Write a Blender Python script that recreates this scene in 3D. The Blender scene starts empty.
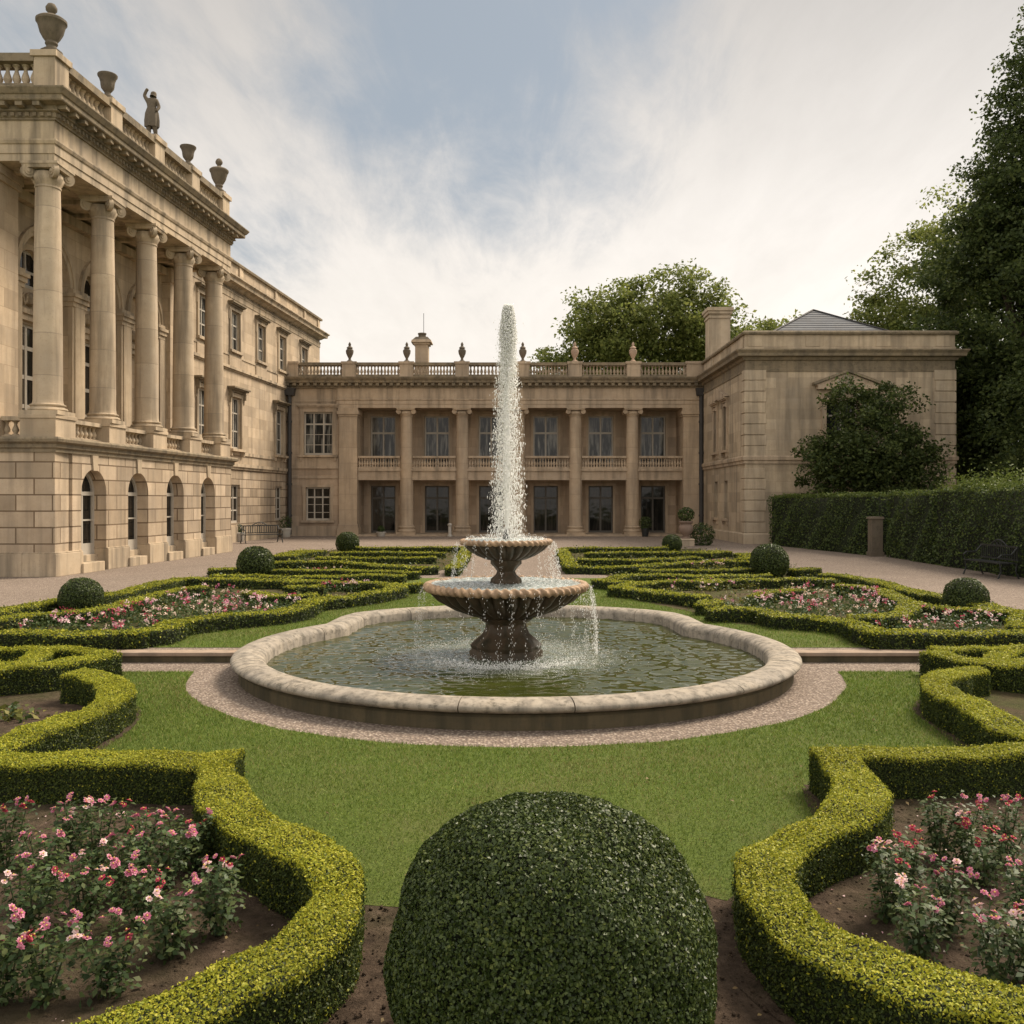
import bpy, bmesh, math, random
import numpy as np
from mathutils import Vector
R = math.radians
random.seed(7)
rng = np.random.default_rng(7)
scene = bpy.context.scene
COL = scene.collection

# ---------------------------------------------------------------- camera, sky, sun, exposure
F, HX, HY, CZ = 926.0, 512.0, 500.0, 2.2
cam_d = bpy.data.cameras.new("camera")
cam = bpy.data.objects.new("camera", cam_d)
COL.objects.link(cam)
cam.location = (0, 0, CZ)
cam.rotation_euler = (R(90), 0, 0)
cam_d.sensor_width = 36.0
cam_d.lens = F / 1024.0 * 36.0
cam_d.shift_y = (HY - 512.0) / 1024.0
cam_d.clip_start = 0.05
cam_d.clip_end = 6000
scene.camera = cam
SUN_EL, SUN_AZ = 48.0, 50.0
scene.view_settings.view_transform = 'Standard'
scene.view_settings.look = 'None'
scene.view_settings.gamma = 1.0
scene.view_settings.exposure = 0.76
sun_d = bpy.data.lights.new("sun", 'SUN')
sun_d.energy = 3.8
sun_d.angle = R(22)
sun_d.color = (1.0, 0.87, 0.71)
sun = bpy.data.objects.new("sun", sun_d)
COL.objects.link(sun)
_sd = Vector((math.sin(R(SUN_AZ)) * math.cos(R(SUN_EL)), math.cos(R(SUN_AZ)) * math.cos(R(SUN_EL)), math.sin(R(SUN_EL))))
sun.rotation_euler = _sd.to_track_quat('Z', 'Y').to_euler()
sun.location = (20, 10, 40)


class NT:
    """small helper to wire node trees"""
    def __init__(s, tree):
        s.t = tree
        s.n = tree.nodes
        s.l = tree.links

    def node(s, typ, **kw):
        n = s.n.new(typ)
        for k, v in kw.items():
            if k.startswith('i_'):
                key = k[2:]
                key = int(key) if key.isdigit() else key.replace('_', ' ')
                if isinstance(v, bpy.types.NodeSocket):
                    s.l.new(v, n.inputs[key])
                else:
                    n.inputs[key].default_value = v
            else:
                setattr(n, k, v)
        return n

    def math(s, op, a, b=None, c=None, clamp=False):
        n = s.n.new('ShaderNodeMath')
        n.operation = op
        n.use_clamp = clamp
        for i, v in enumerate((a, b, c)):
            if v is None:
                continue
            if isinstance(v, bpy.types.NodeSocket):
                s.l.new(v, n.inputs[i])
            else:
                n.inputs[i].default_value = v
        return n.outputs[0]

    def mix(s, fac, a, b, blend='MIX'):
        n = s.n.new('ShaderNodeMix')
        n.data_type = 'RGBA'
        n.blend_type = blend
        for key, v in ((0, fac), (6, a), (7, b)):
            if isinstance(v, bpy.types.NodeSocket):
                s.l.new(v, n.inputs[key])
            elif key == 0:
                n.inputs[0].default_value = v
            else:
                n.inputs[key].default_value = (*v, 1.0) if len(v) == 3 else v
        return n.outputs[2]

    def ramp(s, fac, stops, interp='LINEAR'):
        n = s.n.new('ShaderNodeValToRGB')
        n.color_ramp.interpolation = interp
        e = n.color_ramp.elements
        while len(e) < len(stops):
            e.new(0.5)
        for i, (p, c) in enumerate(stops):
            e[i].position = p
            c = (c, c, c) if not hasattr(c, '__len__') else c
            e[i].color = (*c, 1.0)
        s.l.new(fac, n.inputs[0])
        return n.outputs[0]

    def noise(s, vec, scale, detail=4.0, rough=0.55, dist=0.0):
        n = s.n.new('ShaderNodeTexNoise')
        n.inputs['Scale'].default_value = scale
        n.inputs['Detail'].default_value = detail
        n.inputs['Roughness'].default_value = rough
        n.inputs['Distortion'].default_value = dist
        if vec is not None:
            s.l.new(vec, n.inputs['Vector'])
        return n.outputs['Fac']

    def mapping(s, vec, scale=(1, 1, 1), rot=(0, 0, 0), loc=(0, 0, 0)):
        n = s.n.new('ShaderNodeMapping')
        n.inputs['Scale'].default_value = scale
        n.inputs['Rotation'].default_value = rot
        n.inputs['Location'].default_value = loc
        s.l.new(vec, n.inputs['Vector'])
        return n.outputs[0]


def build_world():
    w = bpy.data.worlds.new("World")
    scene.world = w
    w.use_nodes = True
    w.node_tree.nodes.clear()
    k = NT(w.node_tree)
    out = k.node('ShaderNodeOutputWorld')
    bg = k.node('ShaderNodeBackground', i_Strength=0.1)
    sky = k.node('ShaderNodeTexSky', sky_type='NISHITA', sun_disc=False)
    sky.sun_elevation = R(SUN_EL)
    sky.sun_rotation = R(SUN_AZ)
    sky.air_density = 1.0
    sky.dust_density = 2.0
    tc = k.node('ShaderNodeTexCoord')
    d = tc.outputs['Generated']
    sep = k.node('ShaderNodeSeparateXYZ', i_0=d)
    z = sep.outputs[2]
    # thin cloud sheet: direction projected on a cloud plane
    zc = k.math('MAXIMUM', k.math('ADD', z, 0.12), 0.03)
    cx = k.math('DIVIDE', sep.outputs[0], zc)
    cy = k.math('DIVIDE', sep.outputs[1], zc)
    cv = k.node('ShaderNodeCombineXYZ', i_0=cx, i_1=cy, i_2=0.0).outputs[0]
    warp = k.noise(cv, 0.9, 3.0)
    streak = k.noise(k.mapping(cv, (1.0, 0.42, 1), (0, 0, R(-40)), (0.35, 0.2, 0)), 1.7, 9.0, 0.62, 0.5)
    fine = k.noise(k.mapping(cv, (1.6, 0.5, 1), (0, 0, R(-35))), 4.0, 9.0, 0.66, 0.4)
    # gaps in the cloud cover: soft openings round a few directions
    def gap(px, py, width, strength):
        v = Vector(((px - HX) / F, 1, (HY - py) / F)).normalized()
        dot = k.node('ShaderNodeVectorMath', operation='DOT_PRODUCT')
        k.l.new(d, dot.inputs[0])
        dot.inputs[1].default_value = v
        a = k.math('ARCCOSINE', k.math('MINIMUM', dot.outputs['Value'], 1.0))
        a = k.math('ADD', a, k.math('MULTIPLY', k.math('SUBTRACT', warp, 0.5), 0.22))
        a = k.math('DIVIDE', a, width)
        m = k.math('SUBTRACT', 1.0, a, clamp=True)
        return k.math('MULTIPLY', m, strength)
    g = gap(490, 60, 0.24, 1.5)
    for q in ((570, -30, 0.24, 1.3), (395, -20, 0.15, 1.0), (265, 255, 0.10, 0.55), (-10, 15, 0.18, 0.8)):
        g = k.math('MAXIMUM', g, gap(*q))
    cover = k.math('SUBTRACT', 1.0, g)
    cover = k.math('ADD', cover, k.math('MULTIPLY', k.math('SUBTRACT', streak, 0.5), 2.3))
    cover = k.math('ADD', cover, k.math('MULTIPLY', k.math('SUBTRACT', fine, 0.5), 1.5))
    cover = k.math('ADD', cover, k.math('MULTIPLY', k.math('SUBTRACT', 0.24, z, clamp=True), 5.0))
    cover = k.math('ADD', cover, k.math('MULTIPLY', k.math('SUBTRACT', sep.outputs[0], 0.08, clamp=True), 2.6))
    cover = k.node('ShaderNodeMapRange', interpolation_type='SMOOTHSTEP', i_Value=cover, i_From_Min=-0.35, i_From_Max=1.05).outputs[0]
    # cloud brightness: bright warm near the horizon, greyer overhead, brightest towards the sun
    el = k.ramp(z, [(0.0, (0.98, 0.905, 0.815)), (0.16, (0.97, 0.91, 0.835)), (0.28, (0.87, 0.82, 0.765)), (0.46, (0.63, 0.60, 0.57)), (1.0, (0.66, 0.62, 0.57))])
    sv = Vector(((860 - HX) / F, 1, (HY - 235) / F)).normalized()
    dt = k.node('ShaderNodeVectorMath', operation='DOT_PRODUCT')
    k.l.new(d, dt.inputs[0])
    dt.inputs[1].default_value = sv
    glow = k.math('POWER', k.math('MAXIMUM', dt.outputs['Value'], 0.0), 22.0)
    var = k.math('ADD', 0.78, k.math('ADD', k.math('MULTIPLY', streak, 0.26), k.math('MULTIPLY', fine, 0.2)))
    amp = k.math('MULTIPLY', k.math('ADD', k.math('MULTIPLY', glow, 0.7), 5.95), var)
    # added fill light: the sky is boosted overhead and behind the viewer
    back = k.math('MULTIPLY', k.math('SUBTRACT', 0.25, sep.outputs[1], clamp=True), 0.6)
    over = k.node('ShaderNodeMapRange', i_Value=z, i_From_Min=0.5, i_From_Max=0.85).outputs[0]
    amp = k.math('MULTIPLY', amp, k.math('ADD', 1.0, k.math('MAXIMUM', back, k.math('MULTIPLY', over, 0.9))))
    cl = k.node('ShaderNodeVectorMath', operation='SCALE')
    k.l.new(el, cl.inputs[0])
    k.l.new(amp, cl.inputs['Scale'])
    skyc = k.mix(0.80, sky.outputs[0], (2.5, 2.75, 2.9))
    skyv = k.node('ShaderNodeVectorMath', operation='SCALE')
    k.l.new(skyc, skyv.inputs[0])
    skyv.inputs['Scale'].default_value = 0.92
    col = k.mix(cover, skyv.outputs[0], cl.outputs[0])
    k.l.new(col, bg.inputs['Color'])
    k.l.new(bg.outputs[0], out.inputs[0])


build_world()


# ---------------------------------------------------------------- materials
def new_mat(name):
    m = bpy.data.materials.new(name)
    m.use_nodes = True
    m.node_tree.nodes.clear()
    k = NT(m.node_tree)
    out = k.node('ShaderNodeOutputMaterial')
    return m, k, out


def principled(k, out, color, rough=0.8, bump=None, bump_str=0.3, bump_dist=0.02, spec=0.3, metal=0.0):
    p = k.node('ShaderNodeBsdfPrincipled')
    for key, v in (('Base Color', color), ('Roughness', rough), ('Specular IOR Level', spec), ('Metallic', metal)):
        if isinstance(v, bpy.types.NodeSocket):
            k.l.new(v, p.inputs[key])
        elif key == 'Base Color':
            p.inputs[key].default_value = (*v, 1)
        else:
            p.inputs[key].default_value = v
    if bump is not None:
        b = k.node('ShaderNodeBump', i_Strength=bump_str, i_Distance=bump_dist, i_Height=bump)
        k.l.new(b.outputs[0], p.inputs['Normal'])
    k.l.new(p.outputs[0], out.inputs['Surface'])
    return p


def stone(name, base, brick=None, mortar=0.012, groove=False, dirt=0.5, grime=(0.10, 0.085, 0.065), scale=1.0, lichen=0.0, drums=0.0, rough=0.88):
    m, k, out = new_mat(name)
    geo = k.node('ShaderNodeNewGeometry')
    pos = geo.outputs['Position']
    big = k.noise(pos, 0.45 * scale, 5.0, 0.6)
    med = k.noise(pos, 2.6 * scale, 6.0, 0.65)
    fin = k.noise(pos, 22.0 * scale, 5.0, 0.7)
    streak = k.noise(k.mapping(pos, (1.9, 1.9, 0.15), (0, 0, 0), (5.3, 2.9, 1.1)), 1.3 * scale, 6.0, 0.6)
    b = Vector(base)
    c = k.mix(k.ramp(big, [(0.3, 0.0), (0.7, 1.0)]), tuple(b * 0.80), tuple(Vector((b.x * 1.14, b.y * 1.10, b.z * 1.02))))
    c = k.mix(k.ramp(med, [(0.35, 0.0), (0.75, 0.55)]), c, tuple(Vector((b.x * 0.72, b.y * 0.66, b.z * 0.58))))
    height = k.math('MULTIPLY', fin, 0.35)
    if brick:
        bw, bh = brick
        sn = k.node('ShaderNodeSeparateXYZ', i_0=geo.outputs['True Normal'])
        sp = k.node('ShaderNodeSeparateXYZ', i_0=pos)
        ax = k.math('GREATER_THAN', k.math('ABSOLUTE', sn.outputs[0]), 0.6)
        u = k.math('ADD', k.math('MULTIPLY', sp.outputs[1], ax), k.math('MULTIPLY', sp.outputs[0], k.math('SUBTRACT', 1.0, ax)))
        vec = k.node('ShaderNodeCombineXYZ', i_0=u, i_1=sp.outputs[2], i_2=0.0).outputs[0]
        br = k.node('ShaderNodeTexBrick', offset=0.5, i_Vector=vec)
        for key, v in (('Scale', 1.0), ('Brick Width', bw), ('Row Height', bh), ('Mortar Size', mortar), ('Mortar Smooth', 0.15), ('Bias', 0.0)):
            br.inputs[key].default_value = v
        br.inputs['Color1'].default_value = (0.70, 0.69, 0.67, 1)
        br.inputs['Color2'].default_value = (1.16, 1.15, 1.13, 1)
        br.inputs['Mortar'].default_value = (0.36, 0.32, 0.28, 1) if groove else (0.74, 0.70, 0.66, 1)
        c = k.mix(1.0 if groove else 0.7, c, br.outputs['Color'], 'MULTIPLY')
        height = k.math('SUBTRACT', height, k.math('MULTIPLY', br.outputs['Fac'], 2.4 if groove else 0.5))
    d = k.ramp(streak, [(0.46, 0.0), (0.60, dirt * 0.55), (0.76, dirt)])
    c = k.mix(d, c, grime)
    pits = k.ramp(fin, [(0.30, 0.55), (0.42, 0.0)])
    c = k.mix(pits, c, tuple(b * 0.45))
    if lichen > 0:
        li = k.noise(pos, 5.0 * scale, 6.0, 0.7)
        c = k.mix(k.ramp(li, [(0.5, 0.0), (0.68, lichen)]), c, (0.06, 0.055, 0.04))
    if drums:
        # the drums a shaft is built of: fine joints and a change of tone from block to block
        zz = k.node('ShaderNodeSeparateXYZ', i_0=pos)
        zd = k.math('DIVIDE', k.math('ADD', zz.outputs[2], 0.3), drums)
        fr = k.math('ABSOLUTE', k.math('SUBTRACT', k.math('FRACT', zd), 0.5))
        j = k.math('GREATER_THAN', fr, 0.5 - 0.011 / drums)
        wn = k.node('ShaderNodeTexWhiteNoise', noise_dimensions='1D')
        k.l.new(k.math('ADD', k.math('FLOOR', zd), k.math('FLOOR', k.math('MULTIPLY', zz.outputs[1], 0.37))), wn.inputs['W'])
        c = k.mix(1.0, c, k.ramp(wn.outputs['Value'], [(0.0, (0.91, 0.90, 0.88)), (1.0, (1.05, 1.04, 1.02))]), 'MULTIPLY')
        c = k.mix(k.math('MULTIPLY', j, 0.55), c, tuple(b * 0.42))
        height = k.math('SUBTRACT', height, j)
    principled(k, out, c, rough, height, 0.5 if groove else 0.35, 0.05 if groove else 0.02, spec=0.18)
    return m


def simple(name, color, rough=0.6, var=0.25, scale=6.0, spec=0.3, metal=0.0, bump=0.2):
    m, k, out = new_mat(name)
    geo = k.node('ShaderNodeNewGeometry')
    n = k.noise(geo.outputs['Position'], scale, 5.0, 0.6)
    c0 = Vector(color)
    c = k.mix(n, tuple(c0 * (1 - var)), tuple(c0 * (1 + var)))
    principled(k, out, c, rough, n, bump, 0.01, spec, metal)
    return m


def leaf_mat(name, stops, trans=0.25, rough=0.55, spec=0.2):
    """leaf: colour varies leaf by leaf"""
    m, k, out = new_mat(name)
    geo = k.node('ShaderNodeNewGeometry')
    c = k.ramp(geo.outputs['Random Per Island'], stops)
    big = k.noise(geo.outputs['Position'], 1.3, 3.0)
    hs = k.node('ShaderNodeHueSaturation', i_Color=c, i_Value=k.math('ADD', 0.65, k.math('MULTIPLY', big, 0.7)))
    p = k.node('ShaderNodeBsdfPrincipled', i_Roughness=rough)
    p.inputs['Specular IOR Level'].default_value = spec
    k.l.new(hs.outputs[0], p.inputs['Base Color'])
    t = k.node('ShaderNodeBsdfTranslucent')
    k.l.new(hs.outputs[0], t.inputs[0])
    mx = k.node('ShaderNodeMixShader', i_0=trans)
    k.l.new(p.outputs[0], mx.inputs[1])
    k.l.new(t.outputs[0], mx.inputs[2])
    k.l.new(mx.outputs[0], out.inputs['Surface'])
    return m


M = {}
M['limestone'] = stone('limestone', (0.49, 0.40, 0.30), (1.15, 0.56), 0.010, dirt=0.45)
M['rusticated'] = stone('rusticated_limestone', (0.49, 0.40, 0.305), (1.05, 0.47), 0.022, groove=True, dirt=0.5)
M['moulding'] = stone('moulded_limestone', (0.47, 0.385, 0.285), None, dirt=0.9)
M['weathered'] = stone('weathered_limestone', (0.25, 0.205, 0.145), None, dirt=0.85, lichen=0.6)
M['column'] = stone('column_stone', (0.475, 0.395, 0.305), None, dirt=0.8, drums=1.22)
M['ornament'] = stone('ornament_stone', (0.155, 0.13, 0.10), None, dirt=0.8, lichen=0.5)
M['rear_wall_stone'] = stone('rear_stone', (0.44, 0.345, 0.26), (1.3, 0.62), 0.012, dirt=0.5)  # wall stone of the colonnaded wing, a little darker than the limestone
M['rear_moulding'] = stone('rear_moulding', (0.45, 0.36, 0.27), None, dirt=0.75)
M['rear_column'] = stone('rear_column_stone', (0.48, 0.385, 0.29), None, dirt=0.55, drums=0.95)
M['pavilion'] = stone('pavilion_stone', (0.47, 0.39, 0.295), (1.2, 0.52), 0.007, dirt=0.6)
M['quoin'] = stone('quoin_stone', (0.47, 0.39, 0.295), None, dirt=0.6)
M['pink_stone'] = stone('pale_pink_stone', (0.42, 0.31, 0.24), None, dirt=0.4)
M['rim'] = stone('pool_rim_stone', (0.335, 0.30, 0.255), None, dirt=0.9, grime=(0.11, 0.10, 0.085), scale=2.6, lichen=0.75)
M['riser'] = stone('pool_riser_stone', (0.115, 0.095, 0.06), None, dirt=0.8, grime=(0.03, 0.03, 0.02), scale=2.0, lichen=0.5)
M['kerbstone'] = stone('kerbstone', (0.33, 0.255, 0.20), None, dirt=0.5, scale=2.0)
M['fountain'] = stone('fountain_stone', (0.072, 0.052, 0.034), None, dirt=0.95, grime=(0.022, 0.022, 0.013), scale=3.0, lichen=0.5, rough=0.42)
M['fountain_rim'] = stone('fountain_rim_stone', (0.40, 0.28, 0.185), None, dirt=0.8, grime=(0.10, 0.07, 0.05), scale=3.0, lichen=0.4, rough=0.6)
M['terracotta'] = simple('terracotta', (0.21, 0.15, 0.115), 0.85)
M['frame'] = simple('painted_frame', (0.40, 0.36, 0.30), 0.6, 0.15)
M['darkframe'] = simple('dark_frame', (0.10, 0.09, 0.075), 0.6, 0.2)
M['iron'] = simple('dark_iron', (0.035, 0.037, 0.036), 0.5, 0.4, 12, metal=0.3)
M['lead'] = simple('lead_pipe', (0.045, 0.042, 0.04), 0.6, 0.4, 3)
M['slate'] = stone('slate', (0.14, 0.15, 0.17), None, dirt=0.3)
M['bark'] = simple('bark', (0.055, 0.042, 0.03), 0.95, 0.5, 8, bump=0.8)
M['stem'] = simple('green_stem', (0.055, 0.075, 0.03), 0.7, 0.3)
M['white_stone'] = simple('white_stone', (0.42, 0.39, 0.34), 0.8, 0.15)


def glass_mat(name, tint, curtain, amount):
    m, k, out = new_mat(name)
    geo = k.node('ShaderNodeNewGeometry')
    n = k.noise(k.mapping(geo.outputs['Position'], (3.0, 3.0, 0.35)), 1.6, 4.0, 0.6)
    c = k.mix(k.ramp(n, [(0.48, 0.0), (0.62, amount)]), tint, curtain)
    p = principled(k, out, c, 0.06, None, spec=0.28)
    n2 = k.noise(geo.outputs['Position'], 1.4, 2.0)
    b = k.node('ShaderNodeBump', i_Strength=0.12, i_Distance=0.05, i_Height=n2)
    k.l.new(b.outputs[0], p.inputs['Normal'])
    return m


M['glass'] = glass_mat('window_glass', (0.016, 0.018, 0.018), (0.24, 0.235, 0.21), 0.8)
M['glass_dark'] = glass_mat('dark_glass', (0.010, 0.010, 0.009), (0.05, 0.042, 0.034), 0.6)


def gravel_mat():
    m, k, out = new_mat('gravel')
    geo = k.node('ShaderNodeNewGeometry')
    pos = geo.outputs['Position']
    v = k.node('ShaderNodeTexVoronoi', i_Vector=pos, i_Scale=34.0)
    big = k.noise(pos, 0.5, 4.0)
    fin = k.noise(pos, 60.0, 4.0, 0.7)
    c = k.ramp(k.node('ShaderNodeSeparateColor', i_0=v.outputs['Color']).outputs[0],
               [(0.0, (0.15, 0.12, 0.092)), (0.35, (0.27, 0.215, 0.168)), (0.7, (0.36, 0.29, 0.23)), (1.0, (0.44, 0.375, 0.31))])
    c = k.mix(k.ramp(v.outputs['Distance'], [(0.25, 0.0), (0.62, 0.75)]), c, (0.12, 0.09, 0.075))
    c = k.mix(k.ramp(big, [(0.35, 0.0), (0.7, 0.35)]), c, (0.15, 0.12, 0.095))
    h = k.math('SUBTRACT', k.math('MULTIPLY', fin, 0.4), v.outputs['Distance'])
    principled(k, out, c, 0.92, h, 0.9, 0.02, spec=0.15)
    return m


def soil_mat():
    m, k, out = new_mat('soil')
    geo = k.node('ShaderNodeNewGeometry')
    pos = geo.outputs['Position']
    a = k.noise(pos, 9.0, 8.0, 0.72)
    b = k.noise(pos, 40.0, 6.0, 0.7)
    big = k.noise(pos, 0.8, 4.0)
    c = k.ramp(a, [(0.3, (0.035, 0.025, 0.017)), (0.55, (0.088, 0.062, 0.043)), (0.8, (0.17, 0.125, 0.09))])
    c = k.mix(k.ramp(b, [(0.62, 0.0), (0.75, 0.7)]), c, (0.17, 0.13, 0.095))
    c = k.mix(k.ramp(big, [(0.5, 0.0), (0.7, 0.55)]), c, (0.055, 0.06, 0.022))
    h = k.math('ADD', a, k.math('MULTIPLY', b, 0.5))
    principled(k, out, c, 0.95, h, 1.0, 0.05, spec=0.1)
    return m


def turf_mat():
    m, k, out = new_mat('turf')
    geo = k.node('ShaderNodeNewGeometry')
    pos = geo.outputs['Position']
    a = k.noise(pos, 1.1, 6.0, 0.65)
    b = k.noise(pos, 55.0, 5.0, 0.75)
    c = k.ramp(b, [(0.3, (0.038, 0.058, 0.010)), (0.6, (0.115, 0.158, 0.028)), (0.85, (0.20, 0.22, 0.055))])
    c = k.mix(k.ramp(a, [(0.45, 0.0), (0.75, 0.6)]), c, (0.13, 0.12, 0.045))
    principled(k, out, c, 0.9, b, 0.9, 0.03, spec=0.15)
    return m


def cover_mat():
    m, k, out = new_mat('ground_cover_bed')
    geo = k.node('ShaderNodeNewGeometry')
    pos = geo.outputs['Position']
    a = k.noise(pos, 1.6, 6.0, 0.65)
    b = k.noise(pos, 24.0, 5.0, 0.75)
    c = k.ramp(b, [(0.3, (0.03, 0.035, 0.012)), (0.6, (0.085, 0.085, 0.03)), (0.85, (0.16, 0.12, 0.07))])
    c = k.mix(k.ramp(a, [(0.4, 0.0), (0.65, 0.8)]), c, (0.10, 0.065, 0.045))
    principled(k, out, c, 0.95, b, 1.0, 0.05, spec=0.1)
    return m


M['gravel'], M['soil'], M['turf'], M['cover'] = gravel_mat(), soil_mat(), turf_mat(), cover_mat()

G = lambda *s: [(i / max(1, len(s) - 1), c) for i, c in enumerate(s)]
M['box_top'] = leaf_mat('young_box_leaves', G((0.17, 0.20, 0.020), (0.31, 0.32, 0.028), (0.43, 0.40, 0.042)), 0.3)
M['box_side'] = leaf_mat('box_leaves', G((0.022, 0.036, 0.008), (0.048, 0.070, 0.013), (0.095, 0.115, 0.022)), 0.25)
M['box_core'] = simple('box_inner', (0.012, 0.016, 0.006), 0.95, 0.4, 30)  # near-black core colour: shade in the leaf gaps is painted in
M['ball_leaf'] = leaf_mat('dark_box_leaves', G((0.020, 0.034, 0.008), (0.042, 0.066, 0.014), (0.088, 0.116, 0.026)), 0.2, 0.45, 0.3)
M['yew'] = leaf_mat('tall_hedge_leaves', G((0.028, 0.046, 0.014), (0.060, 0.090, 0.024), (0.11, 0.145, 0.036)), 0.25, 0.5, 0.25)
M['yew_new'] = leaf_mat('tall_hedge_new_leaves', G((0.07, 0.10, 0.02), (0.12, 0.16, 0.03), (0.17, 0.20, 0.045)), 0.3)
M['tree_a'] = leaf_mat('tree_leaves', G((0.09, 0.118, 0.03), (0.16, 0.19, 0.046), (0.24, 0.255, 0.07)), 0.5)
M['tree_b'] = leaf_mat('dark_tree_leaves', G((0.030, 0.046, 0.014), (0.058, 0.082, 0.023), (0.11, 0.135, 0.038)), 0.42)
M['rose_leaf'] = leaf_mat('rose_leaves', G((0.026, 0.048, 0.014), (0.05, 0.085, 0.024), (0.09, 0.105, 0.03)), 0.25, 0.5, 0.25)
M['grass'] = leaf_mat('grass_blades', G((0.062, 0.108, 0.014), (0.122, 0.185, 0.026), (0.225, 0.265, 0.055)), 0.3, 0.6, 0.2)
M['grass_dry'] = leaf_mat('dry_grass_blades', G((0.17, 0.16, 0.05), (0.24, 0.21, 0.08), (0.32, 0.27, 0.12)), 0.3, 0.7, 0.15)
M['ball_new'] = leaf_mat('box_shoots', G((0.06, 0.085, 0.02), (0.10, 0.13, 0.03), (0.15, 0.17, 0.045)), 0.3)
M['tuft'] = leaf_mat('cover_leaves', G((0.05, 0.06, 0.015), (0.11, 0.115, 0.025), (0.20, 0.18, 0.04)), 0.3)
M['petal_pink'] = leaf_mat('pink_petals', G((0.46, 0.10, 0.20), (0.62, 0.22, 0.33), (0.72, 0.40, 0.47)), 0.3, 0.6, 0.2)
M['petal_pale'] = leaf_mat('pale_petals', G((0.68, 0.38, 0.42), (0.78, 0.56, 0.56), (0.82, 0.70, 0.66)), 0.3, 0.6, 0.2)
M['petal_red'] = leaf_mat('crimson_petals', G((0.28, 0.02, 0.05), (0.45, 0.05, 0.10), (0.60, 0.16, 0.20)), 0.3, 0.6, 0.2)
M['petal_cream'] = leaf_mat('cream_petals', G((0.6, 0.45, 0.32), (0.72, 0.6, 0.5), (0.75, 0.5, 0.42)), 0.3, 0.6, 0.2)
M['dead_leaf'] = leaf_mat('dead_leaves', G((0.10, 0.065, 0.03), (0.18, 0.12, 0.05), (0.26, 0.19, 0.08)), 0.2)
M['stamen'] = simple('flower_centre', (0.55, 0.40, 0.10), 0.8)


# ---------------------------------------------------------------- geometry helpers
WL = {}          # world location of each object's origin


def tag(o, label=None, cat=None, group=None, kind=None):
    for key, v in (('label', label), ('category', cat), ('group', group), ('kind', kind)):
        if v:
            o[key] = v
    return o


def place(o, parent, origin):
    origin = Vector(origin)
    COL.objects.link(o)
    if parent is not None:
        o.parent = parent
        o.location = origin - WL[parent.name]
    else:
        o.location = origin
    WL[o.name] = origin
    return o


def empty(name, origin, label=None, cat=None, group=None):
    o = bpy.data.objects.new(name, None)
    o.empty_display_size = 0.2
    place(o, None, origin)
    return tag(o, label, cat, group)


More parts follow.
